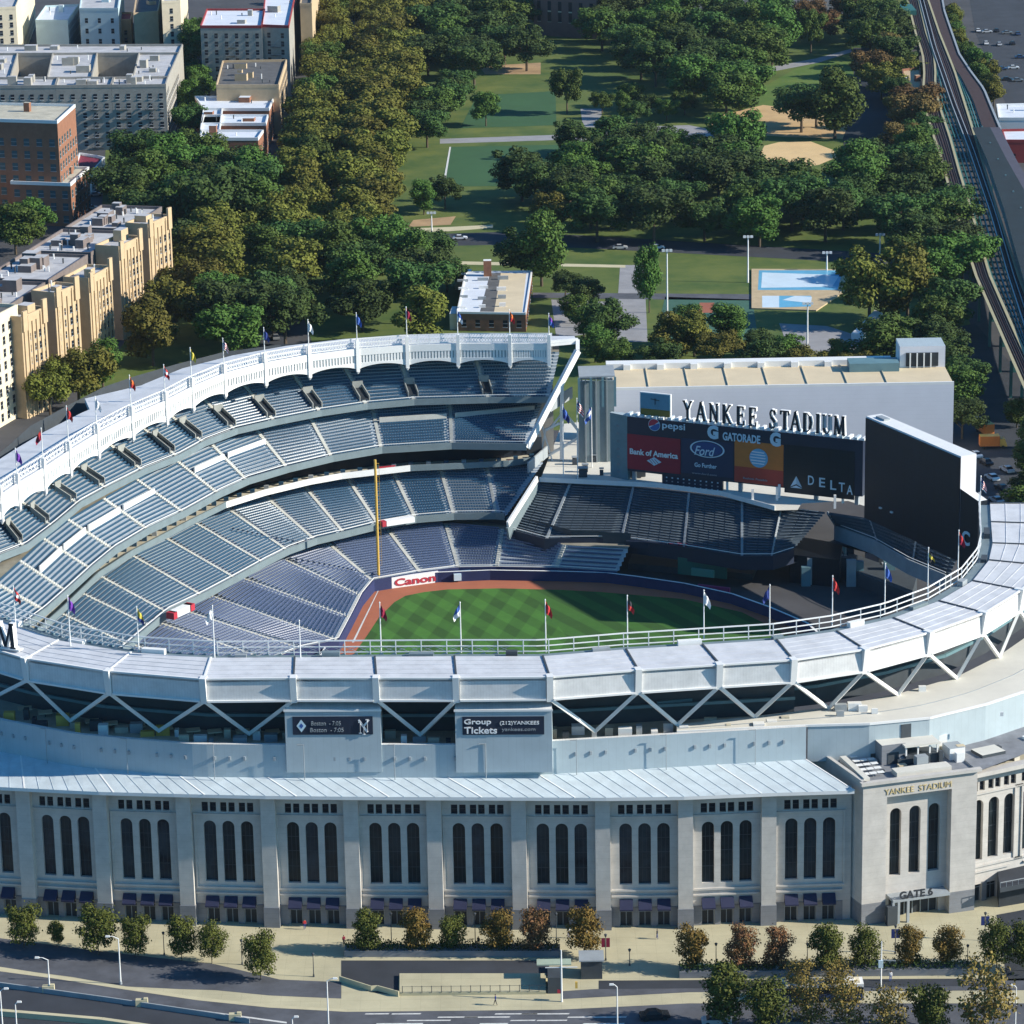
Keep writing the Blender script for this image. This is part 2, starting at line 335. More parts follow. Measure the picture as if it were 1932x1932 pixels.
def punched(mb, org, ex, n, L, bands, dep, m):
    """wall face of length L from org along ex, in bands (z0, z1, openings[, arch]); n points outwards"""
    def p(x, z, d=0): return atz(org+ex*x, z)-n*d
    for band in bands:
        z0, z1, ops = band[:3]; arch = len(band) > 3; mm = band[4] if len(band) > 4 else m
        x = 0
        for a, b in ops:
            mb.face([p(x, z0), p(a, z0), p(a, z1), p(x, z1)], mm); x = b
            if arch:
                r = (b-a)/2; cx = (a+b)/2; zt = band[3]; N = 10
                P = [(cx+r*math.cos(math.pi*k/N), zt-r+r*math.sin(math.pi*k/N)) for k in range(N+1)]
                for k in range(N):
                    (xa, za), (xb, zb) = P[k], P[k+1]
                    mb.face([p(xb, zb), p(xa, za), p(xa, z1), p(xb, z1)], mm); mb.face([p(xb, zb), p(xa, za), p(xa, za, dep), p(xb, zb, dep)], mm)
                top = zt-r
            else:
                top = z1; mb.face([p(a, z1), p(b, z1), p(b, z1, dep), p(a, z1, dep)], mm)
            mb.face([p(a, z0), p(a, top), p(a, top, dep), p(a, z0, dep)], mm); mb.face([p(b, z0), p(b, top), p(b, top, dep), p(b, z0, dep)], mm)
            mb.face([p(a, z0), p(b, z0), p(b, z0, dep), p(a, z0, dep)], mm)
        mb.face([p(x, z0), p(L, z0), p(L, z1), p(x, z1)], mm)

PD = 1.3   # pilaster depth
def bay(i, A, B, ztop=22.6, name='facade_bay', n3=3, awn=True):
    ex = unit(B-A); n = Vector((ex.y, -ex.x, 0)); L = (B-A).length
    if n.y > 0 and n.x < 0: n = -n
    org = A - n*PD; mb = MB(); cs = [L/2+(k-(n3-1)/2)*2.95+.1 for k in range(n3)]
    bands = [(0, 3.0, [(c-1, c+1) for c in cs]) + (), (3.0, H0, []), (H0, 18.3, [(c-W_A/2, c+W_A/2) for c in cs], H1), (18.3, 18.9, []),
             (18.9, 20.5, sorted([(c-1.15, c-.15) for c in cs]+[(c+.15, c+1.15) for c in cs])), (20.5, ztop, [])]
    punched(mb, org, ex, n, L, bands, .7, m_lime)
    # sunk frame around the window group, string courses, granite foot
    a, b = cs[0]-2.2, cs[-1]+2.2
    for x0, x1, z0, z1, d in ((a-.3, a, 6.0, 18.6, .22), (b, b+.3, 6.0, 18.6, .22), (a-.3, b+.3, 18.35, 18.65, .28), (a-.3, b+.3, 6.0, 6.3, .32), (1.3, L-1.3, 5.1, 5.35, .38)):
        P = [org+ex*x0-n*.1, org+ex*x1-n*.1, org+ex*x1+n*d, org+ex*x0+n*d]; mb.prism(P, z0, z1, m_lime)
    for x0, x1 in ((1.25, cs[0]-1.05), (cs[0]+1.05, cs[1]-1.05), (cs[1]+1.05, cs[2]-1.05), (cs[2]+1.05, L-1.25)):
        P = [org+ex*x0-n*.1, org+ex*x1-n*.1, org+ex*x1+n*.12, org+ex*x0+n*.12]; mb.prism(P, 0, 3.3, m_gran)
    o = fixn(mb.build(name, stad))
    for c in cs:
        for me, nm, x, z, d in ((ME_ARCH, 'arched_window', c, H0, -.6), (ME_SQ, 'square_window', c-.65, 18.9, -.4), (ME_SQ, 'square_window', c+.65, 18.9, -.4), (ME_DOOR, 'door', c, 0, -.55), (ME_AWN, 'awning', c, 3.2, .13)):
            if me is ME_AWN and not awn: continue
            inst(me, nm, o, mtx=frame(atz(org+ex*x, z)+n*d, ex, n))
    return n
ns = []
for i in range(len(PP)-1): ns.append(bay(i, PP[i], PP[i+1]))
for i, p in enumerate(PP[:-1]):
    e = unit(PP[i+1]-PP[max(i-1, 0)]); n = Vector((e.y, -e.x, 0)); mb = MB()
    mb.prism([p-e*1.15-n*2, p+e*1.15-n*2, p+e*1.15, p-e*1.15], 3.4, 22.5, m_lime)
    mb.prism([p-e*1.25-n*2, p+e*1.25-n*2, p+e*1.25+n*.12, p-e*1.25+n*.12], 0, 3.4, m_gran)
    fixn(mb.build('pilaster', stad))

# --- eave roof strip and painted panel wall
def off(pl, d):   # offset polyline; positive = to the right of travel (towards the camera for left-to-right lines)
    out = []
    for i, p in enumerate(pl):
        a = pl[max(i-1, 0)]; b = pl[min(i+1, len(pl)-1)]; e = unit(b-a); out.append(Vector((p.x+e.y*d, p.y-e.x*d, p.z)))
    return out
def dens(pl, n):
    L = [0]
    for a, b in zip(pl[:-1], pl[1:]): L.append(L[-1]+(b-a).length)
    out = []
    for k in range(n+1):
        t = L[-1]*k/n; i = 0
        while i < len(L)-2 and L[i+1] < t: i += 1
        out.append(lerp(pl[i], pl[i+1], (t-L[i])/max(1e-6, L[i+1]-L[i])))
    return out
def smooth(pl, it=2):
    for _ in range(it):
        q = [pl[0]]
        for a, b in zip(pl[:-1], pl[1:]): q += [lerp(a, b, .25), lerp(a, b, .75)]
        pl = q+[pl[-1]]
    return pl
eaveline = dens([atz(p, 22.9) for p in off(PP, 1.6)], 60)
WT = [(-90, 1335), (0, 1358), (143, 1385), (280, 1397), (370, 1404), (540, 1405), (727, 1405), (857, 1405), (1047, 1398), (1277, 1385), (1521, 1371)]
walltop = [U(x, y, 29.5) for x, y in WT]
wl = dens(walltop, 60)
mb = MB(); A = [atz(p, 22.9) for p in eaveline]; B = [atz(p, 24.0) for p in wl]
mb.strip(A, B, m_eave); mb.strip([p-Z3*.55 for p in A], A, m_wht)
inn = [p-Z3*.55 for p in off(A, -3.6)]; mb.strip([p-Z3*.55 for p in A], inn, m_lime)
for k in range(0, 61):
    if k % 1 == 0:
        a, b = A[k], B[k]; mb.bar(a+Z3*.03, b+Z3*.03, .08 if k % 6 else .25, .05, m_eave if k % 6 else m_wht)
fixn(mb.build('eave_roof', stad))
mb = MB(); mb.strip([atz(p, 23.8) for p in wl], [atz(p, 29.5) for p in wl], m_panel)
mb.strip([atz(p, 29.5) for p in wl], [atz(p, 29.5) for p in off(wl, -.7)], m_fasc); mb.strip([atz(p, 29.5) for p in off(wl, -.7)], [atz(p, 28.2) for p in off(wl, -.7)], m_panel)
for k in range(0, 60):
    p = lerp(wl[k], wl[k+1], .5); e = unit(wl[k+1]-wl[k]); n = Vector((e.y, -e.x, 0))
    if k % 4 != 3: mb.box(atz(p, 0)+n*.12, e, n, .16, .14, 26.9, 27.5, m_greys)
    if k % 6 == 2: mb.tube(atz(p, 24)+n*.9, atz(p, 29.9)+n*.9, .07, .05, m_greys, 6); mb.bar(atz(p, 29.8)+n*.9, atz(p, 29.8)+n*.9-e*1.0, .15, .1, m_greys)
fixn(mb.build('panel_wall', stad))
# terrace behind panel wall, dark rear wall, beams
mb = MB(); inner = off(wl, -9.5); mb.strip([atz(p, 28.2) for p in off(wl, -.7)], [atz(p, 28.2) for p in inner], m_walk)
mb.strip([atz(p, 28.2) for p in inner], [atz(p, 39.5) for p in inner], m_dkst)
for z in (31.2, 34.4):
    for k in range(60): mb.bar(atz(inner[k], z)+Vector((0, -.9, 0)), atz(inner[k+1], z)+Vector((0, -.9, 0)), .5, .5, m_teal)
random.seed(3)
for k in range(2, 60):
    p = lerp(wl[k], inner[k], .28+.4*random.random()); mb.box(p, Vector((1, 0, 0)), Vector((0, 1, 0)), .3+random.random()*.8, .3+random.random()*.5, 28.2, 28.9+random.random()*1.2, random.choice([m_wht, m_greys, m_walk, m_yel if k < 20 else m_greys, m_dkst]))
for k in range(4, 30, 2):
    p = lerp(wl[k], inner[k], .75); mb.box(p, Vector((1, .2, 0)).normalized(), Vector((-.2, 1, 0)).normalized(), 1.1, .8, 28.9, 29.1, m_tan)
    mb.tube(atz(p, 28.2), atz(p, 28.9), .08, .08, m_dkst, 6)
fixn(mb.build('rear_terrace', stad))

# --- sign blocks
def onp(x, y, A, B): return V(x, y, A, B)
for k, (x0, x1) in enumerate(((540, 720), (860, 1042))):
    A = U(x0, 1404, 29.5); B = U(x1, 1403, 29.5); ex = unit(B-A); n = Vector((ex.y, -ex.x, 0)); A = A+n*.6; B = B+n*.6
    zt = V((x0+x1)/2, 1338, A, B).z; zb = zt+.9
    mb = MB(); P = [hz(A), hz(B), hz(B)-n*3.4, hz(A)-n*3.4]
    mb.hexa([atz(p, 25) for p in P], [atz(P[0], zt), atz(P[1], zt), atz(P[2], zb), atz(P[3], zb)], m_panel, m_fasc)
    mb.box(lerp(A, B, .5)+n*.06, ex, n, (B-A).length/2+.15, .12, zt-.35, zt-.02, m_wht)
    o = fixn(mb.build('sign_block', stad))
    sx0, sx1, sy0, sy1 = ((553, 704, 1352, 1386), (873, 1027, 1352, 1386))[k]
    bl = V(sx0, sy1, A, B)+n*.12; brr = V(sx1, sy1, A, B); tl = V(sx0, sy0, A, B)
    Wd = (brr-bl).length; Hd = tl.z-bl.z
    mb = MB(); mb.prism([hz(bl), hz(bl)+ex*Wd, hz(bl)+ex*Wd-n*.1, hz(bl)-n*.1], bl.z, bl.z+Hd, m_navy); sg = fixn(mb.build('sign_board', o))
    if k == 0:
        q = MB(); c = bl+ex*1.35+Z3*Hd/2+n*.05; q.face([c-ex*.75, c-Z3*1.05, c+ex*.75, c+Z3*1.05], m_ltr)
        q.face([c+n*.02-ex*.33, c+n*.02-Z3*.45, c+n*.02+ex*.33, c+n*.02+Z3*.45], mat('blue_paint', (.03, .10, .35), .6, 0)); q.build('diamond_emblem', sg)
        text(sg, 'lettering', 'Boston  - 7:05', bl+ex*2.9+Z3*1.55, ex, 4.6, .7, m_greys); text(sg, 'lettering', 'Boston  - 7:05', bl+ex*2.7+Z3*.45, ex, 5.2, .7, m_greys)
        q = MB(); bx = bl+ex*(Wd-2.3)+Z3*.15+n*.06
        def st(a, b, w_=.26): q.bar(bx+ex*a[0]+Z3*a[1], bx+ex*b[0]+Z3*b[1], .06, w_, m_wltr)
        st((.35, .1), (.35, 1.9)); st((.35, 1.9), (1.45, .25), .32); st((1.45, .25), (1.45, 2.3)); st((.1, 2.3), (.9, 1.25)); st((1.7, 2.3), (.9, 1.25)); st((.9, 1.25), (.9, -.1)); st((.1, .1), (.6, .1), .16); st((.05, 1.9), (.4, 1.9), .16); st((.65, -.1), (1.15, -.1), .16); st((1.2, 2.3), (1.7, 2.3), .16)
        q.build('monogram', sg)
    else:
        text(sg, 'lettering', 'Group', bl+ex*.25+Z3*1.5, ex, 4.2, 1.1, m_wltr, bold=.02); text(sg, 'lettering', 'Tickets', bl+ex*.25+Z3*.2, ex, 5.1, 1.1, m_wltr, bold=.02)
        text(sg, 'lettering', '(212)YANKEES', bl+ex*5.8+Z3*1.5, ex, 6.1, .75, m_wltr, bold=.01); text(sg, 'lettering', 'yankees.com', bl+ex*6.1+Z3*.45, ex, 5.2, .7, m_greys)

# --- roof ring, near side
NO = [(-110, 1195), (48, 1242), (203, 1266), (383, 1281), (553, 1279), (709, 1279), (860, 1279), (1037, 1277), (1204, 1264), (1357, 1254), (1497, 1245), (1632, 1225), (1753, 1193), (1856, 1156), (1925, 1113), (1975, 1068), (2000, 1030), (2010, 990), (2012, 950)]
NI = [(-20, 1165), (110, 1208), (247, 1231), (398, 1241), (556, 1240), (707, 1239), (857, 1238), (1024, 1238), (1181, 1225), (1325, 1216), (1465, 1207), (1578, 1191), (1685, 1166), (1771, 1134), (1835, 1096), (1866, 1057), (1873, 1025), (1870, 985), (1868, 950)]
ZO, ZI = 40.7, 41.0
Po = [U(x, y, ZO) for x, y in NO]; Pi = [U(x, y, ZI) for x, y in NI]
seam = []
for i in range(len(Po)-1):
    A, B, a, b = Po[i], Po[i+1], Pi[i], Pi[i+1]; ex = unit(B-A); n = Vector((ex.y, -ex.x, 0)); mb = MB()
    g = .12; A_, B_, a_, b_ = lerp(A, B, g/13), lerp(B, A, g/13), lerp(a, b, g/13), lerp(b, a, g/13)
    mb.hexa([A_-Z3*.6, B_-Z3*.6, b_-Z3*.6, a_-Z3*.6], [A_, B_, b_, a_], m_roofp)
    for t in (.2, .4, .6, .8): mb.bar(lerp(A_, a_, t)+Z3*.03, lerp(B_, b_, t)+Z3*.03, .1, .06, m_roofp)
    fixn(mb.build('roof_panel', stad))
    mb = MB(); drop = 3.7; e2 = .9
    F = [lerp(A, B, .04), lerp(A, B, .96)]
    mb.hexa([F[0]-Z3*drop, F[1]-Z3*drop, F[1]-Z3*drop-n*.3, F[0]-Z3*drop-n*.3], [F[0], F[1], F[1]-n*.3, F[0]-n*.3], m_fasc)
    for dz, th in ((.0, .28), (-drop, .3)): mb.bar(F[0]+Z3*dz+n*.12, F[1]+Z3*dz+n*.12, .35, th, m_wht)
    mb.hexa([F[0]-Z3*(drop+.1)-n*.3, F[1]-Z3*(drop+.1)-n*.3, lerp(b, B, .1)-Z3*1.2, lerp(a, A, .1)-Z3*1.2], [F[0]-Z3*drop-n*.3, F[1]-Z3*drop-n*.3, lerp(b, B, .1)-Z3*1.0, lerp(a, A, .1)-Z3*1.0], m_greys)
    fixn(mb.build('roof_fascia', stad))
for i, A in enumerate(Po):
    e = unit(Po[min(i+1, len(Po)-1)]-Po[max(i-1, 0)]); n = Vector((e.y, -e.x, 0)); mb = MB()
    mb.hexa([A-e*.5-Z3*4.1+n*.1, A+e*.5-Z3*4.1+n*.1, A+e*.5-Z3*4.1-n*.9, A-e*.5-Z3*4.1-n*.9], [A-e*.5+Z3*.25+n*.75, A+e*.5+Z3*.25+n*.75, A+e*.5+Z3*.25-n*.9, A-e*.5+Z3*.25-n*.9], m_wht)
    mb.bar(A-n*.9+Z3*.12, Pi[i]+Z3*.12, .3, .12, m_dkst if i > 3 else m_wht)
    fixn(mb.build('roof_pylon', stad))
FEET = [(-30, 1325), (133, 1360), (300, 1379), (470, 1385), (620, 1389), (793, 1387), (955, 1387), (1123, 1380), (1278, 1368), (1424, 1353), (1563, 1337), (1694, 1311), (1805, 1280), (1885, 1240), (1950, 1195)]
for i, (x, y) in enumerate(FEET):
    F = U(x, y, 29.3)
    for j in (i, i+1):
        if j >= len(Po) or (j in (4, 5) and x == 620) or x == 955: continue
        A = Po[j]; e = unit(F-A); mb = MB(); mb.bar(A-Z3*3.9+e*.3, F, .48, .55, m_wht); fixn(mb.build('diagonal_strut', stad))
# gutter and railing
Pr = off(Pi, -2.0)
Prd = dens(Pr, 110); Pid = dens(Pi, 110)
mb = MB(); mb.strip([p-Z3*.25 for p in Pid], [p-Z3*.35 for p in Prd], m_rail); mb.strip([p-Z3*.35 for p in Prd], [p-Z3*1.4 for p in Prd], m_rail)
fixn(mb.build('roof_gutter', stad))
mb = MB()
for k in range(110):
    a, b = Prd[k], Prd[k+1]
    for z in (.1, 1.0, 2.0): mb.bar(a+Z3*z, b+Z3*z, .14, .2 if z > 1.5 else .15, m_wht)
    if k % 2 == 0: mb.bar(a-Z3*.3, a+Z3*2.05, .16, .16, m_wht)
    if k < 45: mb.bar(a+Z3*.1, b+Z3*1.0, .07, .07, m_greys); mb.bar(b+Z3*.1, a+Z3*1.0, .07, .07, m_greys); mb.bar(a-Z3*.9, b-Z3*.2, .2, .3, m_teal)
mb.build('roof_railing', stad)
mb = MB()
for k in range(3, 108, 7):
    p = lerp(Pid[k], Prd[k], .45); e = unit(Prd[k+1]-Prd[k]); n = Vector((-e.y, e.x, 0)); mb = MB(); mb.box(p, e, n, .9+.5*(k % 3), .5, 40.7, 41.3+.3*(k % 2), random.choice([m_greys, m_rail, m_dkst, m_wht])); fixn(mb.build('roof_equipment', stad))

# --- roof ring, far side with frieze
FI = [(-60, 980), (0, 937), (33, 914), (82, 885), (130, 853), (183, 820), (248, 786), (312, 758), (362, 732), (423, 706), (500, 686), (583, 671), (674, 660), (768, 653), (864, 650), (962, 650), (1036, 650)]
Fi = [U(x, y, 41.0) for x, y in FI]; Fo = off(Fi, -11.5); Fr = off(Fi, -.8)
m_frz = mat('frieze_white', (.80, .80, .78), .5, .03, .5)
mb = MB()
mb.strip([p+Z3*.02 for p in Fi], [atz(p, 40.7) for p in Fo], m_roofp); mb.strip([p-Z3*.7 for p in Fi], [atz(p, 40.0) for p in Fo], m_greys)
mb.strip([atz(p, 40.7) for p in Fo], [atz(p, 37.5) for p in Fo], m_fasc)
fixn(mb.build('far_roof', stad))
# corner wing of the roof
mb = MB(); mb.prism([U(160, 752, 40.6), U(322, 714, 40.6), U(250, 740, 40.6), U(175, 785, 40.6)], 39.6, 40.6, m_roofp); fixn(mb.build('roof_wing', stad))
for i in range(len(Fi)-1):
    A, B = Fi[i], Fi[i+1]; ex = unit(B-A); n = Vector((ex.y, -ex.x, 0)); L = (B-A).length; mb = MB(); N = 24
    T = 4.5; gap = .18
    def P_(x, z, d=0): return A+ex*x+Z3*z+n*d
    # top band, slotted band, arched lower edge
    mb.hexa([P_(0, -1.25, .15), P_(L, -1.25, .15), P_(L, -1.25, -.15), P_(0, -1.25, -.15)], [P_(0, .25, .15), P_(L, .25, .15), P_(L, .25, -.15), P_(0, .25, -.15)], m_frz)
    ns_ = 16
    for k in range(ns_+1):
        x = L*(k)/ns_; mb.bar(P_(x, -1.2), P_(x, -2.75), .12, .38 if k % 4 else .7, m_frz) if False else mb.hexa([P_(x-.2, -2.9, .08), P_(x+.2, -2.9, .08), P_(x+.2, -2.9, -.08), P_(x-.2, -2.9, -.08)], [P_(x-.2, -1.2, .08), P_(x+.2, -1.2, .08), P_(x+.2, -1.2, -.08), P_(x-.2, -1.2, -.08)], m_frz)
    mb.hexa([P_(0, -2.9, -.12), P_(L, -2.9, -.12), P_(L, -2.9, -.16), P_(0, -2.9, -.16)], [P_(0, -1.2, -.12), P_(L, -1.2, -.12), P_(L, -1.2, -.16), P_(0, -1.2, -.16)], m_panel)
    for k in range(N):
        x0, x1 = L*k/N, L*(k+1)/N
        z0 = -T+1.15*math.sin(math.pi*k/N)**.6; z1 = -T+1.15*math.sin(math.pi*(k+1)/N)**.6
        mb.hexa([P_(x0, z0, .13), P_(x1, z1, .13), P_(x1, z1, -.13), P_(x0, z0, -.13)], [P_(x0, -2.85, .13), P_(x1, -2.85, .13), P_(x1, -2.85, -.13), P_(x0, -2.85, -.13)], m_frz)
    fixn(mb.build('frieze', stad))
    mb = MB(); m_ = 18 if i > 5 else 8
    for z in (.35, 1.3, 2.2): mb.bar(Fr[i]+Z3*z, Fr[i+1]+Z3*z, .14, .2, m_wht)
    for k in range(m_):
        a = lerp(Fr[i], Fr[i+1], k/m_); b = lerp(Fr[i], Fr[i+1], (k+1)/m_); mb.bar(a+Z3*.35, b+Z3*1.3, .08, .1, m_wht); mb.bar(b+Z3*.35, a+Z3*1.3, .08, .1, m_wht); mb.bar(a+Z3*1.3, b+Z3*2.2, .07, .08, m_wht)
        if k % 4 == 0: mb.bar(a, a+Z3*2.2, .12, .12, m_wht)
    mb.build('roof_railing', stad)
for i, A in enumerate(Fi):
    e = unit(Fi[min(i+1, len(Fi)-1)]-Fi[max(i-1, 0)]); n = Vector((e.y, -e.x, 0)); mb = MB()
    mb.box(A+n*.1, e, n, .38, .32, 36.3, 43.2, m_frz); mb.tube(atz(A+n*.1, 36.3), atz(A+n*.1, 35.7), .45, .1, m_frz, 8); fixn(mb.build('frieze_post', stad))

# --- seating tiers
def rows(F0, F1, B0, B1, n, ext, kind, parent, name='seating_block', seat=True, sm=None, shrink=.55, pitch=.56):
    """stepped concrete and seats between front line F0-F1 and back line B0-B1 (B may be extrapolated)"""
    B0 = lerp(F0, B0, ext); B1 = lerp(F1, B1, ext); n = max(2, int(round(n*ext)))
    mb = MB(); L = (F1-F0).length
    for k in range(n):
        t0, t1 = k/n, (k+1)/n
        a, b = lerp(F0, B0, t0), lerp(F1, B1, t0); c, d = lerp(F1, B1, t1), lerp(F0, B0, t1)
        z = a.z+ (c.z-a.z)*.5
        a1, b1, c1, d1 = atz(a, a.z), atz(b, b.z), atz(c, b.z), atz(d, a.z)
        mb.face([a1, b1, c1, d1], m_tread)
        mb.face([d1, c1, c, d], m_tread)
    return mb
def tier(name, pairs, zf, zb, ext, rp, seatmat, parap=1.05, fasc=1.9, label=None, aisle=1.2, wallz=None, walk=6, seats=True, front_m=None, notch=None):
    F = [U(p[2], p[3], zf) for p in pairs]; B = [U(p[0], p[1], zb) for p in pairs]
    T = bpy.data.objects.new(name, None); C.objects.link(T); T.parent = stad
    E = [lerp(f, b, ext) for f, b in zip(F, B)]
    base = MB()
    for i in range(len(F)-1):
        f0, f1, b0, b1 = F[i], F[i+1], E[i], E[i+1]; d = ((b0-f0).length+(b1-f1).length)/2; n = max(3, int(round(d/rp)))
        sb = MB(); Lf = (f1-f0).length; W0 = aisle/2/max(Lf, 2)
        for k in range(n):
            t0, t1 = k/n, (k+1)/n
            a, b = lerp(f0, b0, t0), lerp(f1, b1, t0); c, dd = lerp(f1, b1, t1), lerp(f0, b0, t1)
            base.face([a, b, atz(c, b.z), atz(dd, a.z)], m_tread); base.face([atz(dd, a.z), atz(c, b.z), c, dd], m_tread)
            if notch and notch(i, k, n): continue
            # seats
            Lr = (b-a).length; e = (b-a).normalized(); dn = (lerp(dd, c, .5)-lerp(a, b, .5)); dn.z = 0; dn.normalize()
            ns_ = int((Lr-aisle)/ (.56 if seats else 2.4))
            if ns_ < 1: continue
            s0 = (Lr-ns_*(.56 if seats else 2.4))/2; pw = .56 if seats else 2.4
            dep = (t1-t0)*hz(lerp(b0, b1, .5)-lerp(f0, f1, .5)).length
            for q in range(ns_):
                p = a+e*(s0+pw*(q+.5))+dn*(dep*.55)
                x = e*(pw*.44); h = .64 if seats else .42
                # back rest
                zq = p.z+.012
                if seats:
                    P = [p-x, p+x, p+x+dn*.1, p-x+dn*.1]; sb.hexa([atz(v, v.z+.35) for v in P], [atz(v+dn*.12, v.z+h) for v in P], seatmat)
                    P = [p-x-dn*.1, p+x-dn*.1, p+x, p-x]; sb.hexa([atz(v, v.z+.3) for v in P], [atz(v, v.z+.48) for v in P], seatmat)
                else:
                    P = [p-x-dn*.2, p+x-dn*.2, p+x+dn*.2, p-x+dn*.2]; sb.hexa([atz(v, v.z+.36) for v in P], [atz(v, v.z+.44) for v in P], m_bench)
        if sb.v: sb.build('seating_block', T)
        # aisle stair with low nosing
        sg = MB(); n2 = n*2
        for k in range(n2):
            p = lerp(f0, b0, k/n2); p2 = lerp(f0, b0, (k+1)/n2); e = unit(f1-f0); dn = unit(b0-f0)
            sg.box(p+dn*((p2-p).length*.5), e, dn, aisle*(.3 if seats else .22), (hz(p2-p)).length*.5, p.z-.3, p2.z+.05, m_conc if seats else m_greys)  # bleacher stairs get a darker grey, shade put into the colour
        fixn(sg.build('aisle_stair', T))
    base.build('terrace_steps', T)
    par = MB(); fo = off(F, .9)
    for i in range(len(F)-1):
        a, b = fo[i], fo[i+1]; e = unit(b-a); n = Vector((e.y, -e.x, 0))
        par.hexa([atz(a, zf-fasc), atz(b, zf-fasc), atz(b, zf-fasc)-n*.3, atz(a, zf-fasc)-n*.3], [atz(a, zf+parap-.5), atz(b, zf+parap-.5), atz(b, zf+parap-.5)-n*.3, atz(a, zf+parap-.5)-n*.3], front_m or m_rail)
        par.bar(atz(a, zf+parap)-n*.1, atz(b, zf+parap)-n*.1, .12, .12, m_wht)
        par.face([atz(F[i], zf-.03), atz(F[i+1], zf-.03), atz(b, zf-.03), atz(a, zf-.03)], m_conc)
        par.face([atz(a, zf-fasc), atz(b, zf-fasc), atz(E[i+1], zf-fasc), atz(E[i], zf-fasc)], m_dkst)
    fixn(par.build('front_parapet', T))
    if wallz:
        G = off(E, -walk); wk = MB(); ze = E[0].z+.05
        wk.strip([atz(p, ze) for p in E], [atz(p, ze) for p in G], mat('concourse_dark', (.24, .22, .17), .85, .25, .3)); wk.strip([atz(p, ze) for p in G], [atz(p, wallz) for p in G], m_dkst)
        wk.build('concourse', T)
    return F, E
upper = [(-85, 1010, -60, 1085), (-40, 985, -5, 1050), (0, 975, 44, 1031), (42, 948, 96, 992), (88, 910, 146, 950), (135, 876, 200, 921), (206, 838, 268, 887), (270, 808, 333, 861), (323, 785, 382, 834), (393, 762, 443, 811), (473, 742, 517, 794), (567, 727, 603, 777), (664, 718, 691, 764), (766, 712, 781, 756), (907, 707, 921, 752), (1046, 705, 1036, 751)]
tier('upper_deck', upper, 29, 33, 1.9, .92, m_seat, wallz=40, walk=2, fasc=.8)
second = [(-95, 1190, -40, 1240), (-30, 1160, 20, 1195), (31, 1122, 81, 1150), (75, 1083, 122, 1114), (120, 1041, 168, 1072), (165, 1005, 212, 1036), (231, 966, 276, 998), (296, 932, 344, 966), (365, 895, 409, 930), (427, 867, 464, 905), (505, 838, 541, 882), (602, 820, 625, 862), (709, 800, 719, 846), (850, 791, 852, 838), (1017, 776, 994, 840)]
tier('terrace_deck', second, 21, 24.5, 1.8, .92, m_seat, wallz=28.5, walk=3, fasc=.9)
mainl = [(-10, 1250, 110, 1330), (60, 1200, 185, 1262), (112, 1156, 238, 1215), (153, 1119, 280, 1180), (190, 1088, 312, 1154), (245, 1046, 379, 1122), (312, 1015, 441, 1089), (367, 986, 494, 1060), (430, 960, 540, 1037), (506, 941, 593, 1018), (583, 928, 648, 1005), (666, 918, 713, 989), (752, 912, 783, 977), (838, 909, 856, 971), (924, 908, 936, 970), (1000, 907, 955, 972)]
tier('main_level', mainl, 9, 13, 1.55, 1.0, m_seat, wallz=19.5, walk=5, fasc=.9)
fieldl = [(190, 1260, 380, 1320), (245, 1215, 440, 1280), (300, 1175, 505, 1245), (353, 1154, 560, 1222), (397, 1124, 632, 1207), (457, 1091, 655, 1163), (537, 1056, 676, 1122), (625, 1030, 700, 1094), (742, 1013, 791, 1078), (846, 1006, 864, 1069), (946, 1014, 937, 1068), (1061, 1038, 1049, 1070), (1180, 1045, 1165, 1077)]
tier('field_level', fieldl, 2.4, 5.6, 1.3, .98, m_seat2, parap=.6, fasc=2.4, wallz=9, walk=3, front_m=m_wallpad)
m_tread_ = m_tread; m_tread = mat('bleacher_concrete_shaded', (.06, .085, .11), .85, .1, .5)  # bleacher concrete coloured dark in place of the shadow cast on it
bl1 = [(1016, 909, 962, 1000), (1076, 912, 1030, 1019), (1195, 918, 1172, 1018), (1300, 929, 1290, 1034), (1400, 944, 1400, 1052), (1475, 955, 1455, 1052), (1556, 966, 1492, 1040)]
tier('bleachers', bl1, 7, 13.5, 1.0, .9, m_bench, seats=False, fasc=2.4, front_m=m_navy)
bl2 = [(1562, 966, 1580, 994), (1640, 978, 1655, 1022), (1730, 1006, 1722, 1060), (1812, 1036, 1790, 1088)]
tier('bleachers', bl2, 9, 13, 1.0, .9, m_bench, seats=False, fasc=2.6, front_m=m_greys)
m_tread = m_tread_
# suite ledge between terrace deck and main level
LD = [(20, 1235), (88, 1172), (123, 1141), (187, 1079), (250, 1038), (313, 1005), (370, 975), (427, 947), (500, 924), (583, 904), (644, 893), (774, 878), (865, 874), (960, 869), (1012, 862)]
L_ = [U(x, y, 17) for x, y in LD]; mb = MB()
for i in range(len(L_)-1):
    a, b = L_[i], L_[i+1]; e = unit(b-a); n = Vector((e.y, -e.x, 0))
    mb.hexa([a-Z3*1.3, b-Z3*1.3, b-Z3*1.3-n*.3, a-Z3*1.3-n*.3], [a, b, b-n*.3, a-n*.3], m_wht if 6 < i < 11 else m_rail)
bk = off(L_, -5); mb.strip([p-Z3*.8 for p in L_], [p-Z3*.8 for p in bk], m_walk); mb.strip([p-Z3*.8 for p in bk], [p+Z3*3.2 for p in bk], m_glass)
for k, p in enumerate(dens(off(L_, -2.5), 46)):
    mb.box(p, Vector((1, 0, 0)), Vector((0, 1, 0)), .5, .4, 16.2, 17.0, random.choice([m_seat, m_greys, m_seat]))
mb.build('suite_ledge', stad)
m_stair = mat('stair_wall', (.30, .31, .29), .85, .15, .5)
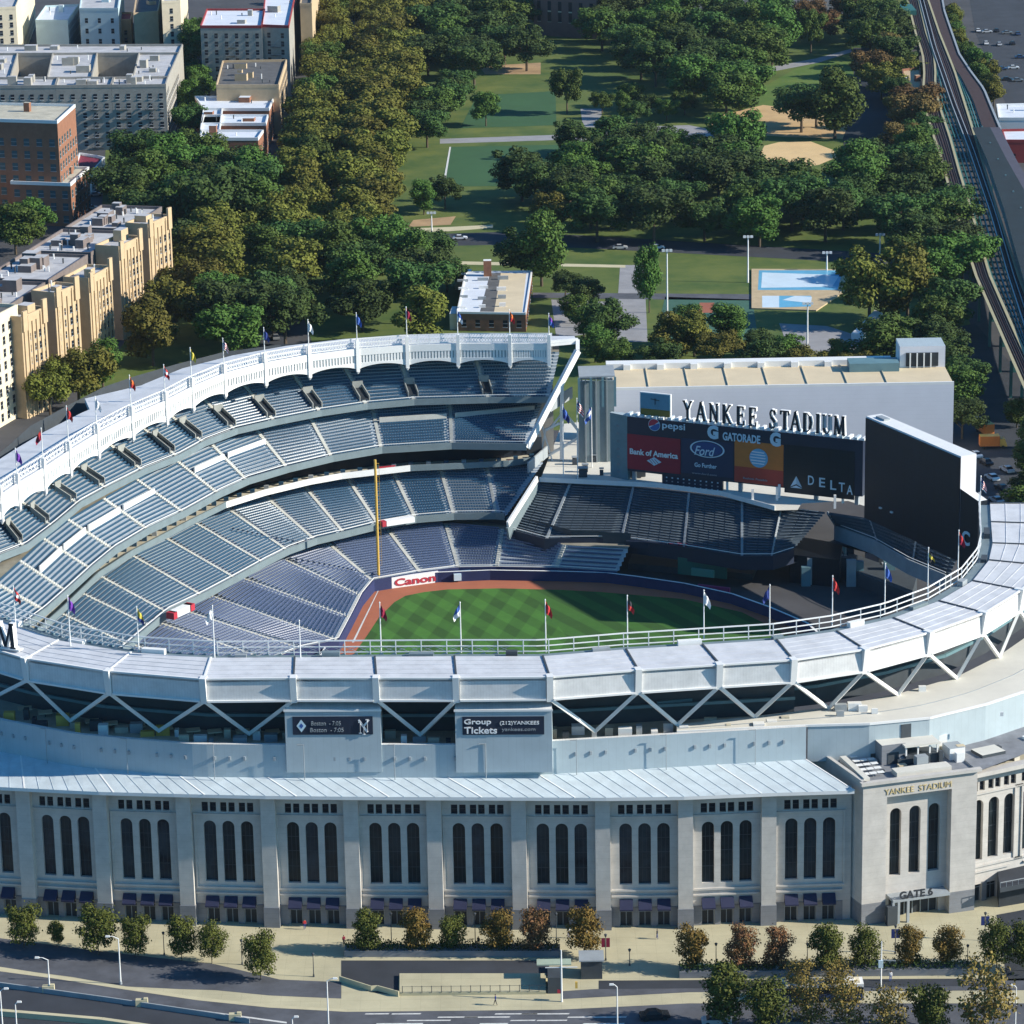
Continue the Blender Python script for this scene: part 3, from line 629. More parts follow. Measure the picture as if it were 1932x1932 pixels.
# white barriers and vomitory walls on upper and terrace decks
for i, p in enumerate(upper[2:-1]):
    mb = MB()
    F = U(p[2], p[3], 29); B = U(p[0], p[1], 33); e = unit(U(upper[i+3][2], upper[i+3][3], 29)-F); d = B-F
    a = F+d*.12; c = F+d*.62
    for s_ in (-1.05, 1.05): mb.hexa([a+e*s_, a+e*(s_+.22), c+e*(s_+.22), c+e*s_], [a+e*s_+Z3*1.3, a+e*(s_+.22)+Z3*1.3, c+e*(s_+.22)+Z3*1.2, c+e*s_+Z3*1.2], m_stair)
    mb.hexa([c-e*1.05, c+e*1.25, c+e*1.25+hz(d)*.03, c-e*1.05+hz(d)*.03], [c-e*1.05+Z3*1.9, c+e*1.25+Z3*1.9, c+e*1.25+hz(d)*.03+Z3*1.9, c-e*1.05+hz(d)*.03+Z3*1.9], m_stair)
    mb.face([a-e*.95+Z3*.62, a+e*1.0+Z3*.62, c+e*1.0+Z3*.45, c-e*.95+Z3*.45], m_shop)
    fixn(mb.build('stair_opening', stad))
for i in (3, 4, 5, 6, 8, 9, 12, 13):
    p, q_ = second[i], second[i+1]; B0 = U(p[0], p[1], 24.5); B1 = U(q_[0], q_[1], 24.5); F0 = U(p[2], p[3], 21)
    dn = unit(B0-F0); a, b = lerp(B0, B1, .05), lerp(B0, B1, .95); mb = MB()
    mb.hexa([a, b, b+dn*.3, a+dn*.3], [a+Z3*1.35, b+Z3*1.35, b+dn*.3+Z3*1.35, a+dn*.3+Z3*1.35], m_wht if i < 10 else m_conc)
    fixn(mb.build('glare_wall', stad))
# advertising strips on the parapets
def ad(x0, y0, x1, y1, z, h, m, txt=None, tm=None, d=.3, nm='advert_panel'):
    a = U(x0, y0, z); b = U(x1, y1, z); e = unit(b-a); n = Vector((e.y, -e.x, 0)); mb = MB()
    mb.prism([hz(a)+n*d, hz(b)+n*d, hz(b), hz(a)], z, z+h, m); o = fixn(mb.build(nm, stad))
    if txt: text(o, 'lettering', txt, a+n*(d+.02)+e*(b-a).length*.06+Z3*h*.16, e, (b-a).length*.88, h*.68, tm or m_wltr, bold=.03)
    return o
ad(738, 1109, 826, 1097, 0.05, 2.35, m_wltr, 'Canon', m_red, d=.5)
ad(829, 1097, 888, 1093, .05, 2.1, mat('sky_blue_pad', (.06, .17, .30), .6, 0), None, d=.45)
ad(856, 1094.5, 870, 1093.6, .4, 1.4, m_ltr, None, d=.6)
ad(1015, 1094, 1150, 1097, .05, 1.9, m_dred, None, d=.45); ad(925, 1092, 1000, 1092.5, .05, 1.8, mat('plum_pad', (.09, .02, .05), .7, 0), None, d=.45)
ad(716, 991.5, 724, 990, 9.0, 1.1, m_red, d=1.4); ad(725, 990, 778, 982, 9.0, 1.1, m_wltr, '  BUDWEISER  ' if False else None, d=1.4)
ad(714, 889, 745, 886, 15.8, 1.0, m_red, d=.4)
ad(318, 1165, 352, 1149, 9.2, 1.3, m_wltr, d=1.6); ad(314, 1167, 321, 1163.5, 9.2, 1.3, m_red, d=1.8); ad(346, 1152, 353, 1148, 9.2, 1.3, m_red, d=1.8)
ad(958, 876, 1000, 874, 15.6, 1.0, m_dred, d=.5)
# outfield wall
WL = [(692, 1117), (738, 1110), (826, 1099), (925, 1095), (1050, 1097), (1144, 1100), (1200, 1107), (1290, 1120), (1380, 1140), (1450, 1165), (1520, 1195), (1560, 1230)]
mb = MB(); wp = [hz(U(x, y)) for x, y in WL]; mb.wall(wp, 0.0, 2.2, .5, m_wallpad, top=m_wht); fixn(mb.build('outfield_wall', stad))
mb = MB(); wp = [hz(U(x, y)) for x, y in ((560, 1345), (630, 1208), (652, 1166), (673, 1126), (692, 1117))]; mb.wall(wp, 0.0, 1.6, .4, m_wallpad, top=m_wht); fixn(mb.build('foul_side_wall', stad))
# bullpen and batter's eye, in the gap between the bleachers
mb = MB()
mb.prism([U(1185, 1075, 0), U(1420, 1095, 0), U(1430, 1072, 0), U(1195, 1050, 0)], 0, 1.4, m_dkst)
mb.prism([U(1490, 1020, 9), U(1585, 1030, 9), U(1590, 1000, 9), U(1500, 985, 9)], 0, 6.0, m_black)
mb.prism([U(1595, 1080, 2), U(1720, 1130, 2), U(1730, 1095, 2), U(1600, 1050, 2)], 0, 3, m_dkst)
for k in range(26): mb.box(U(1500+random.random()*190, 1040+random.random()*50, 2), Vector((1, 0, 0)), Vector((0, 1, 0)), .6+random.random(), .4+random.random()*.5, 0, 2+random.random()*4, random.choice([m_dkst, m_greys, m_navy, m_teal]))
fixn(mb.build('bullpen', stad))
ad(1280, 1082, 1372, 1092, 1.6, 3.6, mat('green_board', (.02, .12, .085), .6, 0), d=.4)
ad(1306, 1084, 1348, 1089, 2.6, 1.5, mat('green_board_pale', (.06, .22, .17), .6, 0), d=.6)
ad(1318, 1112, 1378, 1119, .3, 1.2, mat('magenta_board', (.32, .03, .12), .6, 0), d=.6)
ad(1182, 1032, 1260, 1036, 6.0, 1.5, m_navy, d=.8); ad(1265, 1036, 1350, 1044, 6.0, 1.5, m_dred, d=.8)
# bleacher side rail and concourse deck behind the bleachers
mb = MB(); a = U(958, 990, 9.5); b = U(1013, 903, 15); mb.bar(a, b, .5, 1.3, m_wht); mb.bar(a-Z3*2, b-Z3*2, .4, 3, m_rail); fixn(mb.build('side_parapet', stad))
mb = MB()
mb.face([U(x, y, 13.8) for x, y in ((1018, 909), (1242, 920), (1360, 935), (1462, 963), (1505, 962), (1512, 950), (1600, 945), (1812, 1010), (1815, 940), (1600, 850), (1150, 790), (1060, 800))], m_out)
b_ = [U(x, y, 13.8) for x, y in ((1018, 909), (1242, 920), (1360, 935), (1462, 963))]
for p, q_ in zip(b_[:-1], b_[1:]): mb.bar(p+Z3*.5, q_+Z3*.5, .15, 1.0, m_wht)
for x, y in ((1372, 925), (1466, 945), (1470, 940), (1590, 950), (1575, 960), (1420, 950)): p = U(x, y, 13.8); mb.box(p, Vector((1, 0, 0)), Vector((0, 1, 0)), .25, .25, 13.9, 16.8, m_wht)
mb.build('outfield_deck', stad)
mb = MB()
for x, y, s_ in ((1100, 898, .9), (1104, 889, .6), (1190, 893, 1.1), (1199, 899, 1.2), (1210, 897, .9), (1085, 875, .6), (1120, 870, .5), (1135, 895, .4)): mb.box(U(x, y, 14), Vector((1, 0, 0)), Vector((0, 1, 0)), s_, s_*.7, 13.9, 14.6+s_, m_dkst); mb.box(U(x, y, 14), Vector((1, 0, 0)), Vector((0, 1, 0)), s_*1.2, s_*.9, 14.9+s_, 15.1+s_, m_greys)
fixn(mb.build('vendor_stall', stad))

# --- stand end: raking beam, white mast and braces
mb = MB()
A = U(1090, 662, 39.5); B = U(994, 845, 20.5); mb.bar(A, B, .9, 1.3, m_wht)
mb.bar(U(1036, 648, 41), U(1090, 643, 41), .6, 1.2, m_wht); mb.bar(U(1090, 643, 41), A, .8, .8, m_wht)
mb.face([U(1036, 648, 41.1), U(1088, 643, 41.1), U(1084, 634, 41.1), U(1036, 634, 41.1)], m_roofp)
fixn(mb.build('end_beam', stad))
mb = MB(); K0 = U(1060, 867, 14); K1 = K0+Vector((1, 0, 0))
def Kp(x, y): return V(x, y, K0, K1)
for (x0, y0, x1, y1, w_) in ((1060, 726, 1060, 867, .85), (1062, 774, 1091, 812, .6), (1091, 812, 1091, 876, .6), (1056, 798, 1028, 812, .5), (1060, 780, 1038, 808, .4), (1018, 815, 1022, 850, .4), (1091, 826, 1030, 862, .5), (1038, 893, 1056, 868, .35), (1030, 808, 1020, 860, .35), (1022, 800, 1045, 880, .3)):
    mb.bar(Kp(x0, y0), Kp(x1, y1), w_, w_, m_wht)
fixn(mb.build('corner_mast', stad))
mb = MB()   # stacked ramps and landings of the corner tower
for k, (y, z) in enumerate(((712, 32), (730, 29), (748, 26), (768, 22.5), (788, 19.5), (808, 16.5))):
    a = U(1094, y, z); b = U(1156-k*2, y+2, z); mb.prism([a, b, b+Vector((0, 6, 0)), a+Vector((0, 6, 0))], z-.4, z, m_greys)
    mb.bar(a+Z3*1.0, b+Z3*1.0, .1, .1, m_wht); mb.prism([lerp(a, b, .1), lerp(a, b, .8), lerp(a, b, .8)+Vector((0, 1, 0)), lerp(a, b, .1)+Vector((0, 1, 0))], z+.1, z+.9, m_walk if k % 2 else m_greys)
    for t in (.05, .35, .65, .95): p = lerp(a, b, t)+Vector((0, .3, 0)); mb.box(p, Vector((1, 0, 0)), Vector((0, 1, 0)), .2, .2, max(z-6, 13.8), z, m_greys)
a = U(1092, 690, 37.2); b = U(1160, 688, 37.2); mb.prism([a, b, b+Vector((0, 9, 0)), a+Vector((0, 9, 0))], 34.5, 34.8, m_greys)
mb.prism([a+Vector((0, 6.5, 0)), b+Vector((0, 6.5, 0)), b+Vector((0, 7, 0)), a+Vector((0, 7, 0))], 13.8, 32, m_rail)
for t in (.2, .5, .8): mb.box(lerp(a, b, t)+Vector((0, 6.3, 0)), Vector((1, 0, 0)), Vector((0, 1, 0)), .12, .12, 13.8, 34, m_greys)
for t in (0, .33, .66, 1): mb.box(lerp(a, b, t), Vector((1, 0, 0)), Vector((0, 1, 0)), .25, .25, 28, 34.5, m_teal)
fixn(mb.build('stair_tower', stad))
mb = MB()  # wall closing the end of the decks
for (p0, p1, z0, z1) in ((U(1036, 752, 29), Fo[-1]+Vector((4, 0, 0)), 26, 40), (U(994, 842, 21), U(1030, 778, 25), 15, 23), (U(955, 972, 9), U(1010, 905, 13.5), 6, 15)):
    e = unit(p1-p0); n = Vector((e.y, -e.x, 0)); mb.prism([hz(p0)+n*.3, hz(p1)+n*.3, hz(p1), hz(p0)], z0, z0+2.5, m_greys); fixn(mb.build('end_wall', stad)); mb = MB()
# far outer wall of the bowl
mb = MB(); mb.strip([atz(p, 0) for p in Fo], [atz(p, 38) for p in Fo], m_lime); mb.build('outer_wall', stad)

# --- gate tower with terrace
GA = hz(U(1625, 1747)); GB = hz(U(1838, 1717)); gx = unit(GB-GA); gn = Vector((gx.y, -gx.x, 0)); GL = (GB-GA).length
tw = bpy.data.objects.new('gate_tower', None); C.objects.link(tw); tw.parent = stad
ZT = 23.6; mb = MB()
def gp(x, z, d=0): return atz(GA+gx*x, z)-gn*d
r0_, r1_, rz = 4.0, GL-4.3, 21.1; D = 1.6
# outer skin with deep portal recess
for x0, x1, z0, z1 in ((0, r0_, 3.6, ZT), (r1_, GL, 3.6, ZT), (r0_, r1_, rz, ZT)): mb.face([gp(x0, z0), gp(x1, z0), gp(x1, z1), gp(x0, z1)], m_lime)
for x0, x1 in ((0, r0_), (r1_, GL)): mb.face([gp(x0, 0), gp(x1, 0), gp(x1, 3.6), gp(x0, 3.6)], m_gran)
mb.face([gp(r0_, 0), gp(r0_, rz), gp(r0_, rz, D), gp(r0_, 0, D)], m_lime); mb.face([gp(r1_, 0), gp(r1_, rz), gp(r1_, rz, D), gp(r1_, 0, D)], m_lime)
mb.face([gp(r0_, rz), gp(r1_, rz), gp(r1_, rz, D), gp(r0_, rz, D)], m_lime)
RL = r1_-r0_; cs = [RL*.2, RL*.5, RL*.8]
punched(mb, GA+gx*r0_-gn*D, gx, gn, RL, [(0, 3.2, [(1.2, RL-1.2)]), (3.2, 7.0, []), (7.0, 19.5, [(c-.95, c+.95) for c in cs], 18.4), (19.5, rz, [])], .8, m_lime)
# side walls, back, cornice
TL = hz(U(1530, 1408, 24)); te = unit(TL-GA); tn_ = Vector((-te.y, te.x, 0))
mb.prism([GA, TL, TL-tn_*.6, GA-tn_*.6] if tn_.x < 0 else [GA, TL, TL+tn_*.6, GA+tn_*.6], 3.6, ZT+.5, m_lime); mb.prism([GA, TL, TL-tn_*.5, GA-tn_*.5] if tn_.x < 0 else [GA, TL, TL+tn_*.5, GA+tn_*.5], 0, 3.6, m_gran)
mb.face([gp(GL, 0), gp(GL, ZT), gp(GL, ZT, 14), gp(GL, 0, 14)], m_lime)
mb.prism([GA-gx*.5+gn*.6, GB+gx*.5+gn*.6, GB+gx*.5-gn*.3, GA-gx*.5-gn*.3], ZT, ZT+.5, m_lime)
mb.face([gp(0.3, ZT-.3, .3), gp(GL, ZT-.3, .3), U(1960, 1412, ZT-.3), U(1960, 1335, ZT-.3), U(1754, 1390, ZT-.3), U(1640, 1405, ZT-.3), U(1535, 1408, ZT-.3)], mat('terrace_floor', (.20, .21, .23), .9, .25, .3))
fixn(mb.build('tower_walls', tw))
for c in cs:
    o = inst(ME_ARCH, 'arched_window', tw, mtx=frame(gp(r0_+c, 7.0, D+.7), gx, gn)); o.scale = (1, 1.1, 1)
mb = MB(); mb.prism([gp(r0_+1, 0, D+.6), gp(r1_-1, 0, D+.6), gp(r1_-1, 0, D+.7), gp(r0_+1, 0, D+.7)], 0, 3.2, m_shop)
for k in range(7): p = gp(r0_+1.3+k*(RL-2.6)/6, 0, D+.5); mb.box(p, gx, gn, .08, .08, 0, 3.1, m_greys)
fixn(mb.build('entrance_door', tw))
mb = MB(); mb.prism([gp(r0_+.8, 0, D), gp(r1_-.4, 0, D), gp(r1_-.4, 0, -1.2), gp(r0_+.8, 0, -1.2)], 3.7, 4.1, m_greys)
for t in (r0_+.9, r0_+1.8, r0_+3.4): mb.box(gp(t, 0, -1.0), gx, gn, .2, .2, 0, 3.7, m_greys)
mb.box(gp(r0_+.6, 0, -1.0), gx, gn, .8, .5, 0, 3.2, m_dkst)
cn = fixn(mb.build('entrance_canopy', tw)); text(cn, 'gate_lettering', 'GATE 6', gp(r0_+1.9, 4.15, -1.0), gx, 5.6, 1.25, m_bronze, .12, bold=.02)
text(tw, 'carved_lettering', 'YANKEE  STADIUM', gp(3.6, ZT-2.1), gx, GL-8.0, .95, m_gold, .04)
# terrace furniture: pavilion, planters, parasols
tt = MB(); q0 = GA-gn*9+gx*9.5
def tb(x, y, sx, sy, z0, z1, m, top=None): tt.box(GA+gx*x-gn*y, gx, gn, sx, sy, z0, z1, m, top)
tb(8.2, 10.2, 2.0, 2.6, ZT-.3, ZT+3.0, m_gran, m_out); tb(12.6, 9.0, 3.0, 2.6, ZT+2.6, ZT+2.9, m_out); tb(12.4, 11.5, 2.0, 1.6, ZT+2.9, ZT+5.2, m_dkst, m_panel)
for x in (10, 12, 14, 15.3): tb(x, 6.9, .12, .12, ZT-.3, ZT+2.6, m_wht)
tb(12.6, 8.4, 2.8, 2.0, ZT-.3, ZT+1.1, m_dkst); tb(12, 6.5, 3.6, .15, ZT-.2, ZT+.8, m_dkst)
tb(17.6, 11.0, .8, .8, ZT-.3, ZT+2.4, m_wht); tb(18.4, 7.6, 1.3, 1.5, ZT-.3, ZT+1.6, m_wht, m_greys)
tb(11, 3.0, 4.6, 1.1, ZT-.3, ZT+.5, m_out); tb(1.0, 6, .5, 5, ZT-.2, ZT+.7, m_out)
tp = fixn(tt.build('terrace_pavilion', tw))
for k in range(26):
    bq = MB(); xx, yy = 5+(k*4.7 % 15), 4.5+(k*2.9 % 10.5); cq = GA+gx*xx-gn*yy; sz = .35+.3*(k % 3); bq.box(cq, gx, gn, sz, sz*.7, ZT-.3, ZT+.3+.45*(k % 4), (m_dkst, m_greys, m_wht, m_dkst, m_tan)[k % 5]); fixn(bq.build('rooftop_unit', tw))
for k in range(13):
    tm = MB(); px_, py_ = 1.8+(k % 3)*1.25+(k//3)*.25, 3.5+(k//3)*1.9; c = GA+gx*px_-gn*py_
    tm.box(c, gx, gn, .55, .4, ZT+.35, ZT+.43, m_wht); tm.tube(atz(c, ZT-.3), atz(c, ZT+.35), .05, .05, m_greys, 6); fixn(tm.build('terrace_table', tw))
# wing right of the tower and its roof terrace
RA = GB-gn*1.2; RB0 = hz(U(1936, 1446, 22)); RB = RA+(RB0-RA).normalized()*((RB0-RA).length*1.9)
wx = unit(RB-RA); wn = Vector((wx.y, -wx.x, 0)); seg = (RB-RA).length/2
for k in range(2): bay(20+k, RA+wx*seg*k, RA+wx*seg*(k+1), ztop=22.0, awn=False)
mb = MB(); P = [RA+wn*.5, RB+wn*.5, RB-wn*1.2, RA-wn*1.2]; mb.prism(P, 22, 22.7, m_lime); mb.prism([RA-wn*1.2, RB-wn*1.2, RB-wn*7, RA-wn*7], 21.4, 21.8, m_walk)
for k in range(10): mb.box(RA+wx*(2.5+k*2.6)-wn*(3+(k*5 % 7)), wx, wn, .5+.35*(k % 3), .5+.3*(k % 2), 21.8, 22.7+.5*(k % 3), random.choice([m_wht, m_greys, m_dkst, m_out]))
mb.box(RA+wx*6-wn*5, wx, wn, 2.2, 1.6, 21.8, 23.8, m_dkst, m_out)
fixn(mb.build('wing_roof', stad))
mb = MB(); W1 = [U(x, y, 29.3)+Vector((-1.5, 5, 0)) for x, y in [(1260, 1368), (1424, 1351), (1563, 1335), (1694, 1309), (1805, 1277), (1885, 1237), (1960, 1185), (2010, 1130)]]
mb.strip([atz(p, 28) for p in W1], [atz(p, 39.6) for p in W1], m_dkst)
for z in (31.5, 34.5):
    for p, q_ in zip(W1[:-1], W1[1:]): mb.bar(atz(p, z)+Vector((0, -.8, 0)), atz(q_, z)+Vector((0, -.8, 0)), .5, .5, m_teal)
mb.build('rear_terrace_wall', stad)
# broad pale upper roof and its outer wall on the right
UPR = [(1277, 1366), (1424, 1351), (1563, 1335), (1694, 1309), (1805, 1277), (1885, 1237), (1960, 1185), (2010, 1130)]
LWR = [(1277, 1383), (1400, 1377), (1524, 1371), (1640, 1368), (1754, 1357), (1860, 1331), (1932, 1307), (2030, 1262), (2100, 1210)]
A = [U(x, y, 29.35) for x, y in UPR]; B = [U(x, y, 29.2) for x, y in LWR]; mb = MB(); mb.strip(A, B, m_out)
B2 = B[2:]; mb.strip([atz(p, 29.25) for p in B2], [atz(p, 23.3) for p in B2], m_panel)
for p, q_ in zip(B[:-1], B[1:]): mb.bar(p+Z3*.2, q_+Z3*.2, .35, .35, m_wht)
A2 = dens(A, 30); B3 = dens(B, 30); C3 = [lerp(a, b, .55) for a, b in zip(A2, B3)]
for p, q_ in zip(C3[:-1], C3[1:]): mb.bar(p+Z3*.05, q_+Z3*.05, .12, .08, m_greys)
mb.build('upper_deck_roof', stad)
mb = MB()
for x, y, s_ in ((1586, 1342, .8), (1612, 1340, .9), (1628, 1343, .6), (1740, 1305, .5), (1890, 1352, .2), (1650, 1347, .4), (1585, 1352, .5)):
    mb.box(U(x, y, 29.2), Vector((1, 0, 0)), Vector((0, 1, 0)), s_*1.2, s_*.6, 29.3, 29.8+s_*.8, random.choice([m_wht, m_greys])); fixn(mb.build('roof_equipment', stad)); mb = MB()
# pale outfield building with tan roof, joined to the stadium
BA, BBm = U(1148, 731, 20), U(1803, 731, 20); e = Vector((1, 0, 0)); BY = (BA.y+BBm.y)/2; x0, x1 = BA.x, BBm.x
rw = bpy.data.objects.new('outfield_building', None); C.objects.link(rw); rw.parent = stad
mb = MB(); mb.prism([Vector((x0, BY, 0)), Vector((x1, BY, 0)), Vector((x1, BY+22, 0)), Vector((x0, BY+22, 0))], 0, 20, m_lav, m_tan)
mb.prism([Vector((x0, BY, 0)), Vector((x1, BY, 0)), Vector((x1, BY+.5, 0)), Vector((x0, BY+.5, 0))], 20, 20.6, m_wht)
mb.prism([Vector((x0, BY+19, 0)), Vector((x1-12, BY+19, 0)), Vector((x1-12, BY+22.2, 0)), Vector((x0, BY+22.2, 0))], 20, 21.3, m_wht)
for k in range(1, 8): X = x0+k*(x1-x0-6)/8; mb.prism([Vector((X, BY+.6, 0)), Vector((X+.15, BY+.6, 0)), Vector((X+.15, BY+19, 0)), Vector((X, BY+19, 0))], 20, 20.25, m_walk)
for k in range(8): X = x0+4+k*(x1-x0-20)/7.5; mb.prism([Vector((X, BY+18, 0)), Vector((X+1.6, BY+18, 0)), Vector((X+1.6, BY+19.6, 0)), Vector((X, BY+19.6, 0))], 20, 21.2, m_wht)
fixn(mb.build('building_walls', rw))
mb = MB(); X = x1-10.5; mb.prism([Vector((X, BY+16, 0)), Vector((x1+.02, BY+16, 0)), Vector((x1+.02, BY+24, 0)), Vector((X, BY+24, 0))], 0, 25, m_lav, m_panel)
mb.prism([Vector((X+1.4, BY+15.7, 0)), Vector((x1-1.6, BY+15.7, 0)), Vector((x1-1.6, BY+16.1, 0)), Vector((X+1.4, BY+16.1, 0))], 20.3, 23.5, m_shop)
for k in range(4): mb.prism([Vector((X+2.2+k*1.6, BY+15.3, 0)), Vector((X+2.5+k*1.6, BY+15.3, 0)), Vector((X+2.5+k*1.6, BY+15.6, 0)), Vector((X+2.2+k*1.6, BY+15.6, 0))], 20.1, 23.5, m_wht)
mb.prism([Vector((X-12, BY+12.5, 0)), Vector((X-.5, BY+12.5, 0)), Vector((X-.5, BY+18, 0)), Vector((X-12, BY+18, 0))], 20, 22, m_teal)
fixn(mb.build('roof_housing', rw))

# ------------------------------------------------------------ scoreboard
SA = U(1184, 888, 16); SB = U(1627, 937, 16); se = unit(SB-SA); sn = Vector((se.y, -se.x, 0))
sbd = empty('scoreboard', atz(lerp(SA, SB, .5), 13.8), 'long dark scoreboard wall carrying soft drink, bank, car, phone and airline advertisements', 'scoreboard')
def sp(x, y): return V(x, y, SA, SB)
def setp(o, par):
    o.parent = par; o.matrix_parent_inverse = par.matrix_world.inverted(); return o
bpy.context.view_layer.update()
inv = Matrix.Translation(-sbd.location)
def sbuild(mb, nm, par=None):
    o = fixn(mb.build(nm)); o.parent = par or sbd; o.matrix_parent_inverse = inv; return o
mb = MB(); zb_, zt_ = 16.0, 28.0; P = [hz(SA), hz(SB), hz(SB)-sn*2.6, hz(SA)-sn*2.6]; mb.prism(P, zb_, zt_, m_navy, m_panel)
for k in range(34): p = lerp(SA, SB, k/33)-sn*1.3; mb.box(p, se, sn, .3, 1.3, zt_, zt_+.5, m_wht if k % 2 else m_eave)
body = sbuild(mb, 'board_body')
mb = MB()
for t in (.02, .16, .38, .48, .64, .8, .97): mb.box(lerp(SA, SB, t)-sn*1.3, se, sn, .4, .4, 13.8, 16, m_greys); sbuild(mb, 'support_post'); mb = MB()
a, b = sp(1248, 889), sp(1362, 900); mb.prism([hz(a)-sn*.3, hz(b)-sn*.3, hz(b)-sn*1, hz(a)-sn*1], 13.4, 16.2, m_navy)
for r_ in range(3):
    for k in range(10): p = lerp(a, b, .08+k*.094)-sn*.2; mb.box(p, se, sn, .16, .05, 13.7+r_*.8, 13.95+r_*.8, m_ltr if r_ != 1 else m_greys)
sbuild(mb, 'pitch_display')
mb = MB(); P = [hz(SA)-se*4.6-sn*1.5, hz(SA)-se*.02-sn*.2, hz(SA)-se*.02-sn*2.4, hz(SA)-se*4.6-sn*2.4]; mb.prism(P, 13.8, 28, m_teal, m_panel)
for k in range(7): mb.box(hz(SA)-se*1.8-sn*.9, se, sn, 1.0, .1, 15+k*1.7, 15.5+k*1.7, m_rail)
sbuild(mb, 'service_tower')
def spanel(x0, y0, x1, y1, m, nm, d=.1):   # corner pixels bottom-left, top-left heights from plane
    bl, br = sp(x0, y1), sp(x1, y1); tl = sp(x0, y0); dz = 0
    mb = MB(); z0 = (bl.z+br.z)/2
    mb.hexa([hz(bl)+Z3*z0+sn*d, hz(br)+Z3*z0+sn*d, hz(br)+Z3*z0, hz(bl)+Z3*z0], [hz(bl)+Z3*tl.z+sn*d, hz(br)+Z3*tl.z+sn*d, hz(br)+Z3*tl.z, hz(bl)+Z3*tl.z], m)
    return sbuild(mb, nm), bl, (br-bl).length, z0, tl.z
def disc(mb, c, ra, rb, m, ex, n=28, d=0.0, a0=0, a1=2*math.pi, ri=0.0):
    for k in range(n):
        t0, t1 = a0+(a1-a0)*k/n, a0+(a1-a0)*(k+1)/n
        o0 = c+ex*(ra*math.cos(t0))+Z3*(rb*math.sin(t0)); o1 = c+ex*(ra*math.cos(t1))+Z3*(rb*math.sin(t1))
        if ri: mb.face([c+(o0-c)*ri, o0, o1, c+(o1-c)*ri], m)
        else: mb.face([c, o0, o1], m)
def stext(par, s, x0, y1, wd, ht, m, bold=.0, shear=0.0, d=.12):
    o = text(par, 'lettering', s, sp(x0, y1)+sn*d, se, wd, ht, m, .04, shear, bold); o.matrix_parent_inverse = inv if par is sbd else par.matrix_parent_inverse
    mw = frame(sp(x0, y1)+sn*(d+.06), se, sn); o.parent = sbd; o.matrix_parent_inverse = inv; o.matrix_basis = mw; return o
# bank panel
pn, bl, Wp, z0, z1 = spanel(1184, 818, 1284, 889, m_dred, 'bank_advert')
stext(sbd, 'Bank of America', 1189, 856, Wp*.9, 1.3, m_wltr, .03, d=.15)
mb = MB(); c = sp(1235, 870)+sn*.25; mb.face([c-se*1.7, c-Z3*.95, c+se*1.7, c+Z3*.95], m_ltr)
for k in (-1, 0, 1): mb.bar(c+se*(k*.7-.6)+Z3*.5+sn*.03, c+se*(k*.7+.4)-Z3*.5+sn*.03, .03, .1, m_dred)
sbuild(mb, 'flag_emblem')
# cola
mb = MB(); c = sp(1235, 801)+sn*.2; disc(mb, c, 1.35, 1.35, m_ltr, se)
disc(mb, c+sn*.03, 1.25, 1.25, mat('cola_red', (.45, .03, .06), .6, 0), se, a0=R(35), a1=R(200)); disc(mb, c+sn*.03, 1.25, 1.25, mat('cola_blue', (.03, .12, .35), .6, 0), se, a0=R(215), a1=R(380))
sbuild(mb, 'cola_emblem'); stext(sbd, 'pepsi', 1250, 811, 5.2, 1.8, m_ltr, .015)
# car maker oval and slogan
pn, bl, Wp, z0, z1 = spanel(1286, 826, 1383, 897, mat('board_blue', (.014, .03, .075), .5, .05, .3), 'car_advert', .06)
mb = MB(); c = sp(1335, 847)+sn*.2; disc(mb, c, 3.9, 1.85, m_ltr, se, ri=.9, n=40); disc(mb, c, 3.3, 1.5, mat('oval_blue', (.02, .06, .2), .5, 0), se); sbuild(mb, 'oval_emblem')
stext(sbd, 'Ford', 1311, 857, 4.7, 2.0, m_ltr, .01, .35, d=.25); stext(sbd, 'Go Further', 1311, 880, 5.0, .95, m_ltr, .02); stext(sbd, 'www.ford.com', 1306, 893, 5.6, .4, m_greys)
# sports drink
stext(sbd, 'G', 1335, 827, 2.5, 3.0, m_ltr, .06); stext(sbd, 'GATORADE', 1364, 830, 8.4, 1.8, m_ltr, .03); stext(sbd, 'G', 1453, 841, 2.4, 3.1, m_ltr, .06)
# phone company globe
pn, bl, Wp, z0, z1 = spanel(1386, 830, 1478, 913, m_org, 'phone_advert')
mb = MB(); P0 = sp(1386, 913)+sn*.14; P1 = sp(1478, 913)+sn*.14; mb.face([atz(P0, z0+.05), atz(P1, z0+.05), atz(P1, z0+3.4), atz(P0, z0+3.4)], mat('board_scarlet', (.42, .05, .03), .6, .05)); 
c = sp(1432, 864)+sn*.2; gb = mat('globe_blue', (.16, .42, .62), .5, 0); disc(mb, c, 2.05, 2.05, gb, se, n=36)
for k, yy in enumerate((-1.25, -.65, 0, .62, 1.2)):
    ww = math.sqrt(2.05**2-yy**2); mb.hexa([c+se*(-ww*.92)+Z3*(yy+.1)+sn*.03, c+se*(ww*.7)+Z3*(yy-.1)+sn*.03, c+se*(ww*.7)+Z3*(yy-.1)+sn*.02, c+se*(-ww*.92)+Z3*yy+sn*.02], [c+se*(-ww*.9)+Z3*(yy+.2)+sn*.03, c+se*(ww*.8)+Z3*(yy+.12)+sn*.03, c+se*(ww*.8)+Z3*(yy+.12)+sn*.02, c+se*(-ww*.9)+Z3*(yy+.2)+sn*.02], m_wltr)
sbuild(mb, 'globe_emblem'); stext(sbd, 'Rethink Possible', 1403, 903, 5.4, .45, m_greys, d=.2)
